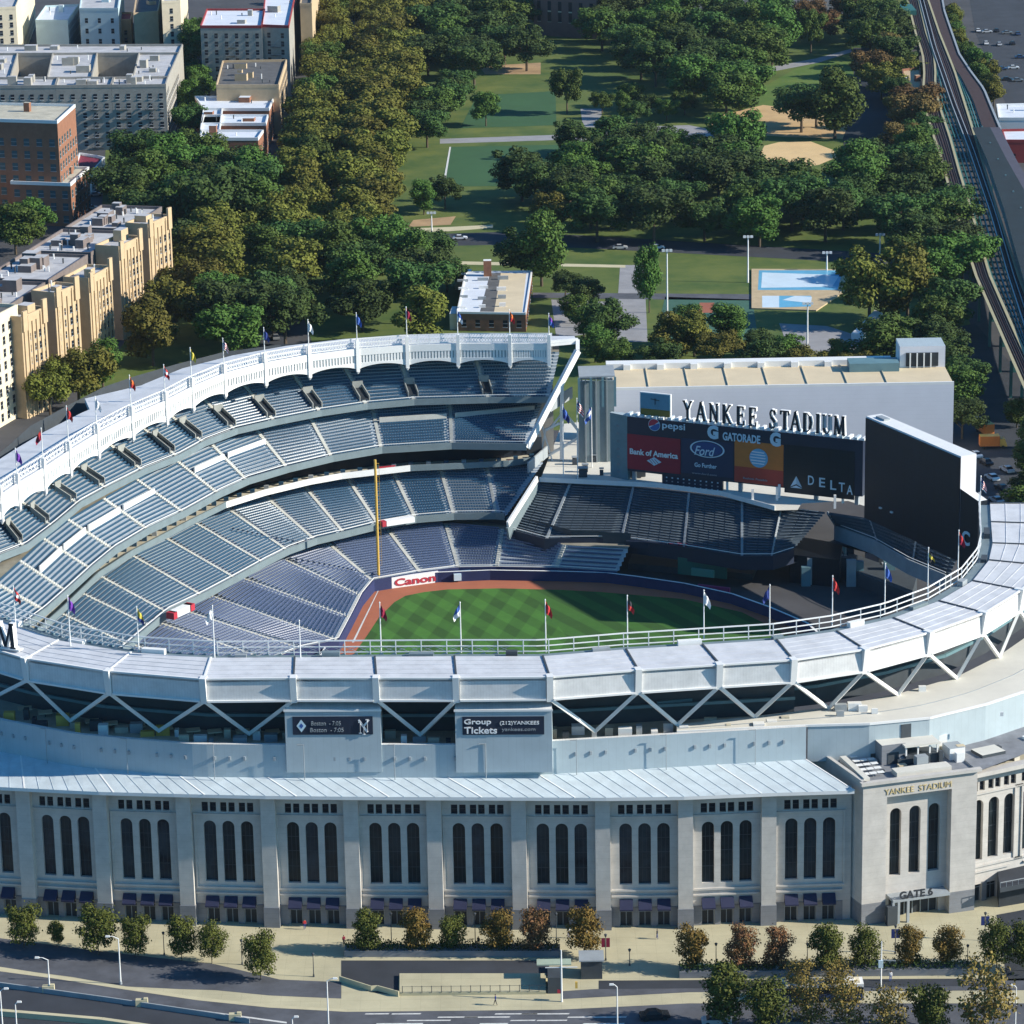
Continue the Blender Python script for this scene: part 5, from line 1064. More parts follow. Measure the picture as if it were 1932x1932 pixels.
for P, Q_, y0, y1, n in ((R0_, C0, 118, 860, 130), (K0_, RL_, 140, 245, 22)):
    mb = MB(); a = [Ue(xa(P, y), y, 9.2) for y in ys(y0, y1, n)]; b = [Ue(xa(Q_, y), y, 9.2) for y in ys(y0, y1, n)]
    for t in (.1, .35, .6, .85):
        g_ = [lerp(p, q_, t) for p, q_ in zip(a, b)]
        for p, q_ in zip(g_[:-1], g_[1:]): mb.bar(p, q_, .35, .8, m_tg if t != .6 else mat('pale_teal', (.06, .18, .19), .6, .1, .4))
    for k in range(0, n, 2): mb.bar(a[k], b[k], .35, .6, m_tg)
    mb.build('lattice_girder', el)
for k in range(0, 60, 3):
    for P in (A1, B1, B2_):
        mb = MB(); mb.box(P[k]-Z3*0, Vector((1, 0, 0)), Vector((0, 1, 0)), .35, .35, 0, 9.3, m_tg); fixn(mb.build('steel_column', el))
CL = [(1835, 240), (1862, 300), (1893, 390), (1918, 480), (1950, 590), (1990, 700)]; CR = [(1872, 236), (1905, 300), (1945, 370), (1990, 450), (2030, 590), (2080, 700)]
A = [Ue(xa(CL, y), y, 13) for y in ys(240, 700, 30)]; B = [Ue(xa(CR, y)-6, y, 13) for y in ys(240, 700, 30)]; Bx = [Ue(xa(CR, y)+12, y, 12.4) for y in ys(240, 700, 30)]
mb = MB(); mb.strip(A, B, m_can); mb.strip([p-Z3*.4 for p in A], A, m_tg); mb.strip(B, Bx, m_mauve); mb.strip([p-Z3*1.2 for p in Bx], Bx, m_mauve)
for k in range(0, 30, 2): mb.box(lerp(A[k], B[k], .55), Vector((1, 0, 0)), Vector((0, 1, 0)), .25, .25, 13.05, 13.4, m_teal)
mb.build('platform_canopy', el)
mb = MB(); mb.strip([p-Z3*3 for p in A], [p-Z3*3 for p in B], m_walk)
for k in range(0, 30, 3): mb.box(lerp(A[k], B[k], .5), Vector((1, 0, 0)), Vector((0, 1, 0)), .2, .2, 0, 12.9, m_tg)
mb.build('platform', el)
mb = MB(); p = Ue(1706, 20, 12); mb.prism([p, p+Vector((5, 0, 0)), p+Vector((5, 18, 0)), p+Vector((0, 18, 0))], 8, 12, m_tg); mb.box(p+Vector((2.5, -3, 0)), Vector((1, 0, 0)), Vector((0, 1, 0)), 2.6, 3, 0, 8, m_bbr, m_walk); fixn(mb.build('signal_cabin', el))

# ------------------------------------------------------------ trees
def crown_mesh(seed, kind, n=2600, leaf=.032, m=None, fill=1.0):
    r = random.Random(seed); lobes = []
    if kind == 'round':
        lobes.append((Vector((0, 0, .60)), .27))
        for k in range(24):
            a = k*2.4+r.random()*.8; z = .34+.52*r.random(); q = (.14+.26*r.random())*math.sqrt(max(.1, 1-((z-.56)/.42)**2))
            lobes.append((Vector((q*math.cos(a), q*math.sin(a), z)), .075+.085*r.random()))
    elif kind == 'tall':
        for k in range(14):
            z = .26+.66*k/13; a = r.random()*6.28; q = (.05+.16*r.random())*(1.25-abs(z-.5)); lobes.append((Vector((q*math.cos(a), q*math.sin(a), z)), .12+.08*r.random()))
    elif kind == 'oval':    # young plaza tree with upswept twigs
        lobes += [(Vector((0, 0, zc)), rc) for zc, rc in ((.32, .15), (.46, .19), (.60, .19), (.74, .14))]
        for k in range(26):
            z = .22+.66*r.random(); a = k*2.4+r.random(); q = .30*math.sin(max(0, min(1, (z-.05)/1.0))*math.pi)**.7*(.35+.65*r.random()); lobes.append((Vector((q*math.cos(a), q*math.sin(a), z)), .085+.075*r.random()))
    tot = sum(l[1]**2 for l in lobes); v = []; f = []
    for c, rad in lobes:
        nl = int(n*rad*rad/tot)
        for _ in range(nl):
            while True:
                d = Vector((r.uniform(-1, 1), r.uniform(-1, 1), r.uniform(-1, 1)))
                if .1 < d.length < 1: break
            d.normalize(); rr = rad*(.55+.6*r.random()); p = c+Vector((d.x*rr, d.y*rr, d.z*rr*.85))
            if any((p-c2).length < r2*.5 for c2, r2 in lobes if c2 is not c): continue
            nn = (d+Vector((r.gauss(0, .45), r.gauss(0, .45), r.gauss(0, .45)+.25))).normalized()
            t = nn.cross(Vector((r.random()-.5, r.random()-.5, r.random()-.5)))
            if t.length < .01: continue
            t.normalize(); b = nn.cross(t); s = leaf*(.6+.8*r.random()); i = len(v)
            if kind == 'oval' and r.random() < .25: p = p+Vector((d.x*.05, d.y*.05, .06*r.random()))
            v += [tuple(p+t*s), tuple(p+b*s*.7), tuple(p-t*s), tuple(p-b*s*.7)]; f.append((i, i+1, i+2, i+3))
    me = bpy.data.meshes.new('crown'); me.from_pydata(v, [], f)
    if m: me.materials.append(m)
    me.update(); return me
m_bark = mat('bark', (.10, .075, .05), .95, .25, 2)
def trunk_mesh(seed, thin=False):
    r = random.Random(seed); mb = MB(); k_ = .5 if thin else 1
    mb.tube((0, 0, -.01), (0, 0, .33), .022*k_, .016*k_, m_bark, 7); mb.tube((0, 0, .33), (0, 0, .62), .016*k_, .006, m_bark, 6)
    for k in range(6):
        a = k*1.05+r.random(); z = .24+.06*k; mb.tube((0, 0, z), (.17*math.cos(a), .17*math.sin(a), z+.2), .010*k_, .004, m_bark, 5)
    o = mb.build('trunk'); me = o.data; bpy.data.objects.remove(o); return me
LEAF = {
 'dark': mat('dark_foliage', (.028, .062, .014), .75, .25, .22, objvar=.34, col2=(.065, .11, .022), spec=.2),
 'mid': mat('green_foliage', (.045, .095, .014), .75, .25, .35, objvar=.28, col2=(.09, .145, .024), spec=.2),
 'olive': mat('olive_foliage', (.085, .098, .013), .75, .22, .35, objvar=.2, col2=(.17, .165, .026), spec=.2),
 'rust': mat('rust_foliage', (.10, .075, .02), .75, .25, .35, objvar=.2, col2=(.18, .11, .035), spec=.2)}
PROTO = {}
for sp_, kinds in (('dark', ('round', 'round', 'round')), ('mid', ('round', 'tall', 'round')), ('olive', ('round', 'round', 'tall')), ('rust', ('round',))):
    PROTO[sp_] = [(crown_mesh(3+i*13+len(sp_)*5+ord(sp_[0]), kd, 8000, .021, LEAF[sp_]), trunk_mesh(i)) for i, kd in enumerate(kinds)]
seedc = [0]
LBL = {}
def tree(p, h, sp_, label, group=None, cat='tree', name='broadleaf_tree', wide=1.0, proto=None):
    r = random.Random(seedc[0]*7+3); seedc[0] += 1
    cm, tm_ = proto or PROTO[sp_][r.randrange(len(PROTO[sp_]))]
    o = empty(name, hz(p), label, cat, group, r.random()*6.28); o.scale = (h*wide, h*wide, h)
    inst(cm, 'crown', o); inst(tm_, 'trunk', o); return o
TREES = []
def inside(p, poly):
    c = False; n = len(poly)
    for i in range(n):
        a, b = poly[i], poly[i-1]
        if (a.y > p.y) != (b.y > p.y) and p.x < (b.x-a.x)*(p.y-a.y)/(b.y-a.y)+a.x: c = not c
    return c
def ordn(k): return str(k)+('th' if 10 <= k % 100 <= 20 else {1: 'st', 2: 'nd', 3: 'rd'}.get(k % 10, 'th'))
def grove(poly, d, mix, hr, label, group, seed, wide=1.05, cap=60, avoid=(), vert=False):
    P = [hz(U(x, y)) for x, y in poly]; AV = [[hz(U(x, y)) for x, y in a] for a in tuple(avoid)+NOTREE]; d *= 1.24
    r = random.Random(seed); x0, x1, y0, y1 = min(p.x for p in P), max(p.x for p in P), min(p.y for p in P), max(p.y for p in P); got = []
    for _ in range(6000):
        p = Vector((r.uniform(x0, x1), r.uniform(y0, y1), 0))
        if not inside(p, P) or any(inside(p, a) for a in AV) or any((p-q_).length < d for q_ in TREES): continue
        TREES.append(p); got.append((p, r.choice(mix), r.uniform(*hr)))
        if len(got) >= cap: break
    for sp_ in sorted(set(g[1] for g in got)):
        nm = {'dark': 'dark green', 'mid': 'mid green', 'olive': 'olive green', 'rust': 'rust coloured'}[sp_]
        L = sorted([g for g in got if g[1] == sp_], key=lambda g: -g[0].y if vert else g[0].x/g[0].y)
        for k, (p, _, h) in enumerate(L):
            tree(p, h, sp_, (nm+' '+label if len(L) == 1 else ordn(k+1)+(' from the top' if vert else ' from the left')+' of the '+nm+' '+group), nm+' '+group, wide=wide*1.13)
NOTREE = ([(1000, 40), (1132, 40), (1140, 185), (1000, 185)], [(1430, 262), (1592, 262), (1592, 398), (1430, 398)], [(835, 270), (960, 270), (960, 420), (835, 420)])
def T1(x, y, h, sp_, label, wide=1.0):
    p = hz(U(x, y)); TREES.append(p); tree(p, h, sp_, label, wide=wide)
# single park trees one can point at
for a in ((917, 238, 13, 'mid', 'thin tree with pale trunk in front of the upper turf court'), (1070, 215, 19, 'mid', 'tall bright green tree right of the upper turf court', .8), (1080, 300, 15, 'dark', 'dark spreading tree right of the lower turf court', 1.15),
          (985, 380, 19, 'dark', 'big round dark tree at the lower right corner of the lower turf court', 1.3), (1010, 395, 17, 'dark', 'dark tree just right of the big round tree below the turf court', 1.2), (840, 395, 12, 'dark', 'small dark tree under the lower turf court', 1.1), (800, 405, 11, 'mid', 'light green young tree left of the small dark tree below the turf court', 1.1),
          (1022, 540, 21, 'mid', 'yellow green tree standing above the park building roof', 1.0), (985, 530, 17, 'dark', 'dark tree behind the top right of the park building', 1.15), (1040, 450, 15, 'olive', 'olive brown tree at the bend of the park road'),
          (1575, 262, 24, 'mid', 'wide tree with forked trunk right of the brown sand field', 1.15), (1512, 250, 17, 'dark', 'dark clipped tree over the brown sand field', 1.5), (1540, 240, 18, 'dark', 'dark tree between the sand field and the meadow', 1.3), (1385, 320, 22, 'mid', 'olive green tree left of the pale infield', 1.1), (1530, 100, 20, 'mid', 'lone light green tree at the upper edge of the meadow', .7),
          (1225, 590, 20, 'mid', 'narrow columnar tree beside the striped park steps', .5), (1175, 225, 10, 'mid', 'small tree by the upper park plaza', 1.0), (1145, 655, 14, 'dark', 'rounded dark bush tree left of the striped park steps', 1.3),
          (1260, 675, 12, 'olive', 'olive tree behind the left part of the tan roofed building', 1.3), (1310, 672, 12, 'olive', 'olive tree just left of the green tennis courts', 1.3), (1672, 700, 15, 'mid', 'bright green tree behind the roof housing', 1.5),
          (1640, 610, 22, 'olive', 'big yellow green tree right of the pool', 1.1), (1712, 605, 21, 'olive', 'second big yellow green tree right of the pool, nearer the tracks', 1.1), (330, 640, 19, 'olive', 'large olive tree before the far end of the tan apartment block', 1.1), (290, 690, 19, 'olive', 'large olive tree before the middle of the tan apartment block', 1.1), (150, 770, 17, 'olive', 'olive tree at the foot of the tan apartment block', 1.2), (95, 785, 15, 'olive', 'olive tree at the foot of the tan block near the left edge', 1.1), (195, 735, 13, 'mid', 'small green tree between tan block and stadium roof', 1.1), (395, 470, 27, 'dark', 'very large dark tree with bare pale trunk at the corner park', 1.15), (30, 480, 16, 'mid', 'green tree at the left edge under the brown school', 1.3), (60, 450, 13, 'mid', 'smaller green tree under the brown school', 1.3)):
    T1(*a[:5], *(a[5:]))
grove([(715, -70), (790, -60), (770, 110), (748, 250), (728, 400), (700, 500), (650, 500), (655, 400), (690, 200)], 10.5, ['olive', 'olive', 'olive', 'olive'], (17, 21), 'street tree in the wide avenue row left of the park', 'avenue trees by the park', 11, 1.15, 60, vert=True)
grove([(625, -60), (655, -40), (645, 60), (632, 200), (612, 330), (575, 470), (525, 480), (560, 380), (592, 250), (612, 100)], 11, ['olive', 'olive', 'olive', 'mid'], (16, 20), 'street tree in the row beside the apartment fronts', 'avenue trees by the apartment blocks', 12, 1.1, 40, vert=True)
grove([(220, 410), (245, 350), (330, 320), (400, 350), (500, 400), (500, 470), (400, 480), (230, 440)], 10.5, ['dark', 'mid', 'dark', 'mid'], (16, 21), 'tree in the dense corner park between the apartment blocks', 'corner park trees', 13, 1.15, 30)
grove([(350, 90), (372, 90), (378, 240), (360, 330), (335, 310), (350, 200)], 9, ['mid', 'mid', 'dark'], (13, 16), 'tree in the gap beside the courtyard block', 'trees in the gap between blocks', 14, .9, 12, vert=True)
grove([(350, 500), (470, 480), (740, 490), (840, 560), (830, 660), (640, 640), (420, 690), (330, 700)], 11.5, ['olive', 'dark', 'mid', 'dark', 'olive'], (15, 20), 'tree in the belt behind the curved stadium roof', 'trees behind the stadium roof', 15, 1.15, 60, avoid=([(470, 452), (560, 450), (550, 480), (480, 480)],))
grove([(765, -60), (1010, -60), (1005, 60), (1040, 95), (1000, 150), (880, 175), (790, 200), (760, 130)], 13, ['dark', 'dark', 'mid'], (17, 22), 'tree in the wood at the top of the park left of the civic hall', 'trees left of the civic hall', 16, 1.2, 34)
grove([(1135, -40), (1260, 60), (1460, 50), (1470, 110), (1440, 150), (1400, 230), (1330, 230), (1230, 160), (1150, 130), (1110, 130)], 13, ['dark', 'dark', 'mid', 'mid'], (16, 21), 'tree in the wood right of the civic hall', 'trees right of the civic hall', 17, 1.2, 44)
grove([(1450, 60), (1640, 40), (1700, 90), (1690, 150), (1620, 100), (1500, 90)], 13, ['dark', 'mid', 'dark', 'rust'], (14, 19), 'tree above the green meadow near the railway', 'trees above the meadow', 18, 1.15, 16)
grove([(780, 190), (880, 195), (870, 250), (820, 262), (790, 300), (770, 250)], 12, ['dark', 'mid', 'dark'], (14, 18), 'tree left of the turf courts', 'trees left of the turf courts', 19, 1.15, 12)
grove([(1090, 330), (1280, 330), (1420, 345), (1600, 340), (1720, 350), (1790, 430), (1830, 560), (1800, 640), (1740, 600), (1720, 480), (1620, 470), (1380, 470), (1120, 462), (1060, 420)], 11.5, ['dark', 'dark', 'dark', 'mid', 'mid'], (14, 19), 'tree in the dense belt across the middle of the park', 'trees across the middle of the park', 20, 1.2, 75, avoid=([(1442, 275), (1580, 275), (1580, 325), (1442, 325)],))
grove([(1640, 160), (1715, 150), (1740, 250), (1775, 340), (1700, 330), (1690, 250)], 11.5, ['dark', 'rust', 'dark', 'olive', 'mid'], (12, 17), 'tree in the strip along the left side of the railway', 'trees along the railway', 21, 1.15, 22, vert=True)
grove([(1090, 645), (1200, 650), (1400, 655), (1500, 690), (1700, 690), (1700, 720), (1500, 715), (1100, 700)], 9, ['mid', 'olive', 'mid', 'dark'], (8, 12), 'low tree directly behind the tan roofed building', 'low trees behind the tan roofed building', 22, 1.25, 30, avoid=([(1470, 600), (1640, 610), (1630, 690), (1500, 690)],))
grove([(1740, 640), (1800, 660), (1830, 740), (1815, 850), (1760, 740)], 10, ['dark', 'mid', 'dark'], (10, 14), 'tree in the street strip between stadium and railway', 'trees between stadium and railway', 23, 1.2, 14)
grove([(740, 500), (850, 510), (850, 560), (760, 560)], 11, ['dark', 'mid'], (11, 15), 'tree left of the park building', 'trees left of the park building', 24, 1.15, 7)
grove([(1040, 560), (1110, 560), (1115, 640), (1050, 640)], 9.5, ['dark', 'mid'], (8, 11), 'small tree in the yard right of the park building', 'yard trees', 25, 1.15, 8)
grove([(1120, 215), (1190, 200), (1300, 215), (1290, 235), (1200, 236)], 10, ['mid', 'dark'], (8, 11), 'small tree above the paved park circle', 'trees above the paved circle', 26, 1.1, 9)
grove([(1110, 290), (1280, 300), (1285, 335), (1110, 330)], 11.5, ['dark', 'dark', 'mid'], (14, 17), 'tree below the paved park circle', 'trees below the paved circle', 27, 1.2, 12)
grove([(1800, 110), (1850, 150), (1880, 200), (1870, 215), (1835, 160), (1790, 60), (1800, 40)], 10, ['mid', 'olive'], (9, 12), 'tree on the slope right of the railway', 'trees right of the railway', 28, 1.0, 12)
grove([(1855, 720), (1900, 760), (1960, 850), (1940, 1000), (1870, 900)], 13, ['dark', 'mid'], (7, 10), 'street tree under the railway right of the stadium', 'trees under the railway', 29, 1.2, 8)
# plaza trees: one proto per look, each with its own label
LEAF['pl_green'] = mat('plaza_green_leaf', (.055, .085, .014), .75, .3, 1.2, col2=(.12, .125, .022), spec=.2)
LEAF['pl_org'] = mat('plaza_orange_leaf', (.09, .085, .016), .75, .3, .9, col2=(.22, .13, .03), spec=.2)
LEAF['pl_gold'] = mat('plaza_golden_leaf', (.16, .13, .03), .75, .3, .9, col2=(.30, .22, .06), spec=.2)
LEAF['pl_red'] = mat('plaza_red_leaf', (.10, .085, .022), .75, .3, .8, col2=(.29, .13, .065), spec=.2)
PLS = [(crown_mesh(77, 'oval', 2600, .022, LEAF['pl_gold']), trunk_mesh(8, True)) for _ in (0,)]
PLP = {k: [(crown_mesh(91+i*7+len(k), 'oval', 6500, .020, LEAF[k]), trunk_mesh(5, True)) for i in range(3)] for k in ('pl_green', 'pl_org', 'pl_red')}
def plz(x, yb, h, k, i, label, wide=1.15): wide *= .80; tree(U(x, yb), h*1.18, None, label, 'young trees in the plaza row', name='plaza_tree', proto=(PLS[0] if k == 'gold' else PLP[k][i % 3]), wide=wide)
for i, a in enumerate(((46, 1788, 6.6, 'pl_green', 'leftmost plaza tree, wide and dark green, by the left edge'), (108, 1786, 3.9, 'pl_green', 'smallest plaza tree, just right of the leftmost one'), (186, 1802, 7.6, 'pl_green', 'large green plaza tree right of the smallest one'),
    (256, 1806, 6.4, 'pl_green', 'green plaza tree directly behind the street lamp with the arm'), (343, 1812, 6.6, 'pl_green', 'olive plaza tree left of its rounder twin before the third window bay'), (400, 1818, 6.2, 'pl_green', 'round olive plaza tree beside its taller olive twin'),
    (492, 1848, 7.2, 'pl_green', 'spiky plaza tree standing alone with a pale bare trunk'), (692, 1800, 6.6, 'pl_green', 'green plaza tree at the left end of the hedge'), (785, 1800, 6.8, 'pl_org', 'yellowing plaza tree second along the hedge'), (853, 1798, 5.9, 'pl_green', 'smaller green plaza tree third along the hedge'),
    (941, 1802, 6.8, 'pl_org', 'orange brown plaza tree fourth along the hedge'), (1010, 1802, 6.9, 'pl_red', 'red topped plaza tree in front of the middle windows'), (1103, 1806, 7.6, 'pl_org', 'orange plaza tree with a bare trunk beside the dark booth'),
    (1308, 1832, 6.7, 'pl_org', 'first plaza tree of the right row with reddish top'), (1399, 1836, 6.9, 'pl_red', 'pink topped plaza tree second in the right row'), (1467, 1834, 6.5, 'pl_red', 'dull pink plaza tree third in the right row'), (1560, 1842, 7.6, 'pl_green', 'ragged green plaza tree fourth in the right row'),
    (1631, 1832, 6.6, 'pl_green', 'narrow green plaza tree left of the banner lamp'), (1716, 1828, 6.2, 'pl_org', 'brownish plaza tree right of the banner lamp before the gate'), (1786, 1828, 6.3, 'pl_org', 'rust tinged plaza tree before the right side of the gate'), (1880, 1832, 7.4, 'pl_green', 'dark green plaza tree near the right edge'), (1935, 1832, 7.4, 'pl_green', 'plaza tree cut by the right edge'))):
    plz(a[0], a[1], a[2], a[3], i, a[4], 1.25 if i in (0, 2) else 1.12)
for i, a in enumerate(((1366, 1938, 8.8, 'pl_green', 'feathery green roadside tree by the bottom edge, leftmost of the roadside trees'), (1445, 1950, 8.0, 'pl_green', 'dark green roadside tree right of the feathery one'), (1530, 1945, 7.6, 'gold', 'sparse brown roadside tree in front of the bus'), (1600, 1950, 7.8, 'gold', 'sparse golden roadside tree at the back of the bus'), (1680, 1962, 7.6, 'gold', 'golden roadside tree right of the bus'), (1755, 1955, 7.6, 'pl_green', 'thin olive roadside tree before the right hedge'), (1856, 1955, 10.5, 'gold', 'largest golden brown roadside tree in the bottom right corner'), (1512, 1888, 6, 'gold', 'small golden tree behind the left end of the bus'), (1580, 1886, 6, 'gold', 'small golden tree behind the right half of the bus'))):
    plz(a[0], a[1], a[2], a[3], i+1, a[4], 1.25)

hz_ = MB(); hz_.prism([Vector((-420, -30, 0)), Vector((420, -30, 0)), Vector((420, 1640, 0)), Vector((-420, 1640, 0))], -1.1, 222, m_wht)
ho = fixn(hz_.build('haze')); ho.data.materials.clear(); hm = bpy.data.materials.new('haze'); hm.use_nodes = True; hn = hm.node_tree; hn.nodes.remove(hn.nodes['Principled BSDF'])
pv = hn.nodes.new('ShaderNodeVolumePrincipled'); pv.inputs['Color'].default_value = (.62, .80, 1.0, 1); pv.inputs['Density'].default_value = .00002; pv.inputs['Anisotropy'].default_value = .2
hn.links.new(pv.outputs[0], hn.nodes['Material Output'].inputs['Volume']); ho.data.materials.append(hm); tag(ho, kind='stuff')
# ------------------------------------------------------------ flags
FC = {'red': (.45, .03, .03), 'maroon': (.25, .01, .04), 'navy': (.02, .04, .2), 'blue': (.05, .12, .42), 'white': (.75, .75, .75), 'orange': (.6, .14, .03), 'yellow': (.5, .42, .06), 'purple': (.16, .04, .35), 'black': (.03, .03, .035)}
FM = {k: mat('flag_'+k, v, .8, 0) for k, v in FC.items()}
def flag(x, y, z, h, cols, label, s=1.0, side=1, slack=.9, base=None, grp='flags on the stadium roof'):
    p = base if base is not None else U(x, y, z); o = empty('flagpole', p, label, 'flag', grp)
    mb = MB(); mb.tube((0, 0, -.4), (0, 0, h), .11, .07, m_wht, 8); mb.tube((0, 0, h), (0, 0, h+.2), .14, .02, m_wht, 8); fixn(mb.build('pole', o))
    mb = MB(); N, Mr = 6, 9; wd = 1.25*s; ht = 2.3*s; P = []
    for j in range(Mr+1):
        v = j/Mr
        P.append([Vector((side*(.08+wd*(i/N)*(.45+.55*min(1, v*1.5))*(1-.35*v)), .22*math.sin(i*1.4+v*3)*s, h-.25-ht*v*(.75)-slack*(i/N)*s)) for i in range(N+1)])
    for j in range(Mr):
        for i in range(N):
            m = FM[cols[(j if cols[0] != 'us' else 0)*len(cols)//Mr]] if cols[0] != 'us' else (FM['navy'] if j < 4 and i < 3 else FM['red' if j % 2 else 'white'])
            mb.face([P[j][i], P[j][i+1], P[j+1][i+1], P[j+1][i]], m)
    mb.build('cloth', o, True); return o
NEARF = [(32, 1225-8, 1106, ['red', 'white', 'red'], 'red and white flag beside the big letter M on the near roof'), (133, 1232-14, 1124, ['purple'], 'purple flag on the near roof rail over the lower left seats'), (262, 1238-10, 1145, ['yellow', 'yellow', 'navy'], 'yellow and green flag on the near roof rail'), (405, 1240, 1143, ['white'], 'white pennant on the near roof rail left of the field'),
    (567, 1240, 1171, None, ''), (719, 1228, 1137, ['maroon'], 'maroon flag on the near roof below the foul pole'), (870, 1227, 1137, ['blue', 'white'], 'pale blue flag on the near roof in front of the checkered grass'), (1030, 1226, 1132, ['red'], 'bright red flag on the near roof over the middle of the grass'), (1184, 1216, 1124, ['black', 'red'], 'black topped red flag on the near roof rail'), (1328, 1204, 1114, ['white'], 'white furled flag on the near roof at the grass shadow edge'),
    (1452, 1193, 1104, ['navy'], 'navy flag on the near roof right of the white furled one'), (1570, 1178, 1087, ['red'], 'red flag on the near roof before the dark bleachers'), (1669, 1155, 1064, ['blue'], 'blue flag on the near roof right of the lone red one'), (1750, 1124, 1034, ['black', 'yellow', 'black'], 'dark flag with yellow patch where the near roof curves'), (1807, 1093, 1001, ['red', 'maroon'], 'dark red furled flag at the right curve under the video screen')]
for x, yb, yt, c, l in NEARF:
    p = U(x, yb, 41.0); h = V(x, yt, p, p+Vector((1, 0, 0))).z-41
    if c is None:
        o = empty('flagpole', p, 'bare pole without flag on the near roof left of the foul line', 'flagpole'); mb = MB(); mb.tube((0, 0, -.4), (0, 0, h), .11, .07, m_wht, 8); fixn(mb.build('pole', o)); mb = MB(); mb.tube((0, 0, h), (0, 0, h+.2), .14, .02, m_wht, 8); fixn(mb.build('finial', o))
    else: flag(x, yb, 41, h, c, l, 1.1, 1 if x not in (405, 870, 1452) else -1)
flag(1853, 960, 41, 6.5, ['us'], 'striped national flag at the top of the right roof curve', 1.1, base=U(1849, 965, 41))
FARF = [(33, 850, ['purple'], 'purple flag on the far roof at the left edge'), (82, 812, ['red', 'maroon'], 'crimson flag on the far roof second from the left edge'), (130, 770, ['red'], 'red flag on the far roof in front of the tan apartment block'), (183, 752, ['white'], 'white flag on the far roof by the roof corner wing'), (248, 712, ['orange', 'red'], 'orange flag on the far roof right of the corner wing'), (312, 692, ['red', 'white', 'red'], 'red and white flag on the far roof'), (362, 660, ['yellow'], 'faded yellow flag on the far roof'), (423, 642, ['us'], 'striped national flag on the far roof by the trees'), (500, 622, ['navy'], 'navy flag on the far roof left of the white one'), (583, 607, ['white'], 'white pennant on the far roof against the dark trees'), (674, 594, ['blue'], 'blue flag on the far roof between the white and maroon ones'), (768, 583, ['maroon'], 'maroon flag on the far roof left of the park building'), (864, 588, ['blue', 'white'], 'blue and white flag below the left corner of the park building'), (962, 588, ['orange', 'red'], 'orange red flag in front of the park building'), (1036, 595, ['purple', 'blue'], 'violet blue flag at the right end of the far roof')]
for (x, yt, c, l), p in zip(FARF, Fi[2:]):
    h = V(x, yt, p, p+Vector((1, 0, 0))).z-43; flag(0, 0, 0, h+.4, c, l, 1.15, base=p+Vector((0, 0, 2)), side=-1 if x in (82,) else 1)
for x, yb, yt, c, l in ((1063, 900, 764, ['blue', 'navy'], 'dark blue flag on the tall pole behind the white mast'), (1090, 905, 752, ['us'], 'national flag on the tallest pole beside the stair tower'), (1117, 882, 765, ['blue', 'white', 'blue'], 'blue and white flag on the tall pole left of the scoreboard')):
    p = U(x, yb, 13.8); h = V(x, yt, p, p+Vector((1, 0, 0))).z-13.8; flag(0, 0, 0, h, c, l, 1.5, base=p, side=-1 if x == 1117 else 1, grp='tall flagpoles on the outfield deck')

# ------------------------------------------------------------ street furniture, cars, people
def floodlight(x, yb, yt, label):
    p = hz(U(x, yb)); h = V(x, yt, p, p+Vector((1, 0, 0))).z; o = empty('floodlight_mast', p, label, 'floodlight mast', 'floodlight masts in the park'); mb = MB(); mb.tube((0, 0, 0), (0, 0, h), .28, .16, m_wht, 8); fixn(mb.build('mast', o))
    mb = MB(); mb.bar((-1.3, 0, h), (1.3, 0, h), .2, .2, m_greys)
    for dx in (-1.0, 0, 1.0): mb.hexa([(dx-.4, -.5, h-.2), (dx+.4, -.5, h-.2), (dx+.3, .2, h), (dx-.3, .2, h)], [(dx-.4, -.5, h+.5), (dx+.4, -.5, h+.5), (dx+.3, .2, h+.4), (dx-.3, .2, h+.4)], m_wht)
    fixn(mb.build('lamp_head', o))
for a in ((1259, 622, 473, 'tallest floodlight mast, left of the tennis courts'), (1411, 533, 447, 'floodlight mast at the left corner of the pool'), (1560, 512, 477, 'floodlight mast behind the pool'), (1660, 480, 443, 'floodlight mast rising from trees right of the pool'), (1523, 668, 573, 'floodlight mast in front of the pool on the paved yard'), (815, 450, 402, 'floodlight mast by the park road at the left'), (1058, 450, 412, 'floodlight mast at the middle of the park road')): floodlight(*a)
def streetlamp(x, yb, xt, yt, label, arm=1.6, side=-1):
    p = hz(U(x, yb)); h = V(x, yt, p, p+Vector((1, 0, 0))).z; o = empty('street_lamp', p, label, 'street lamp', 'street lamps along the road')
    mb = MB(); mb.tube((0, 0, 0), (0, 0, h-.4), .12, .08, m_wht, 8); mb.tube((0, 0, 0), (0, 0, .5), .22, .2, m_greys, 8)
    mb.tube((0, 0, h-.45), (side*arm*.5, 0, h-.05), .07, .06, m_wht, 6); mb.tube((side*arm*.5, 0, h-.05), (side*arm, 0, h), .06, .05, m_wht, 6); fixn(mb.build('mast', o))
    mb = MB(); mb.hexa([(side*arm-.35, -.15, h-.12), (side*arm+.35, -.15, h-.12), (side*arm+.35, .15, h-.12), (side*arm-.35, .15, h-.12)], [(side*arm-.3, -.1, h+.12), (side*arm+.3, -.1, h+.12), (side*arm+.3, .1, h+.12), (side*arm-.3, .1, h+.12)], m_wht); fixn(mb.build('lamp_head', o))
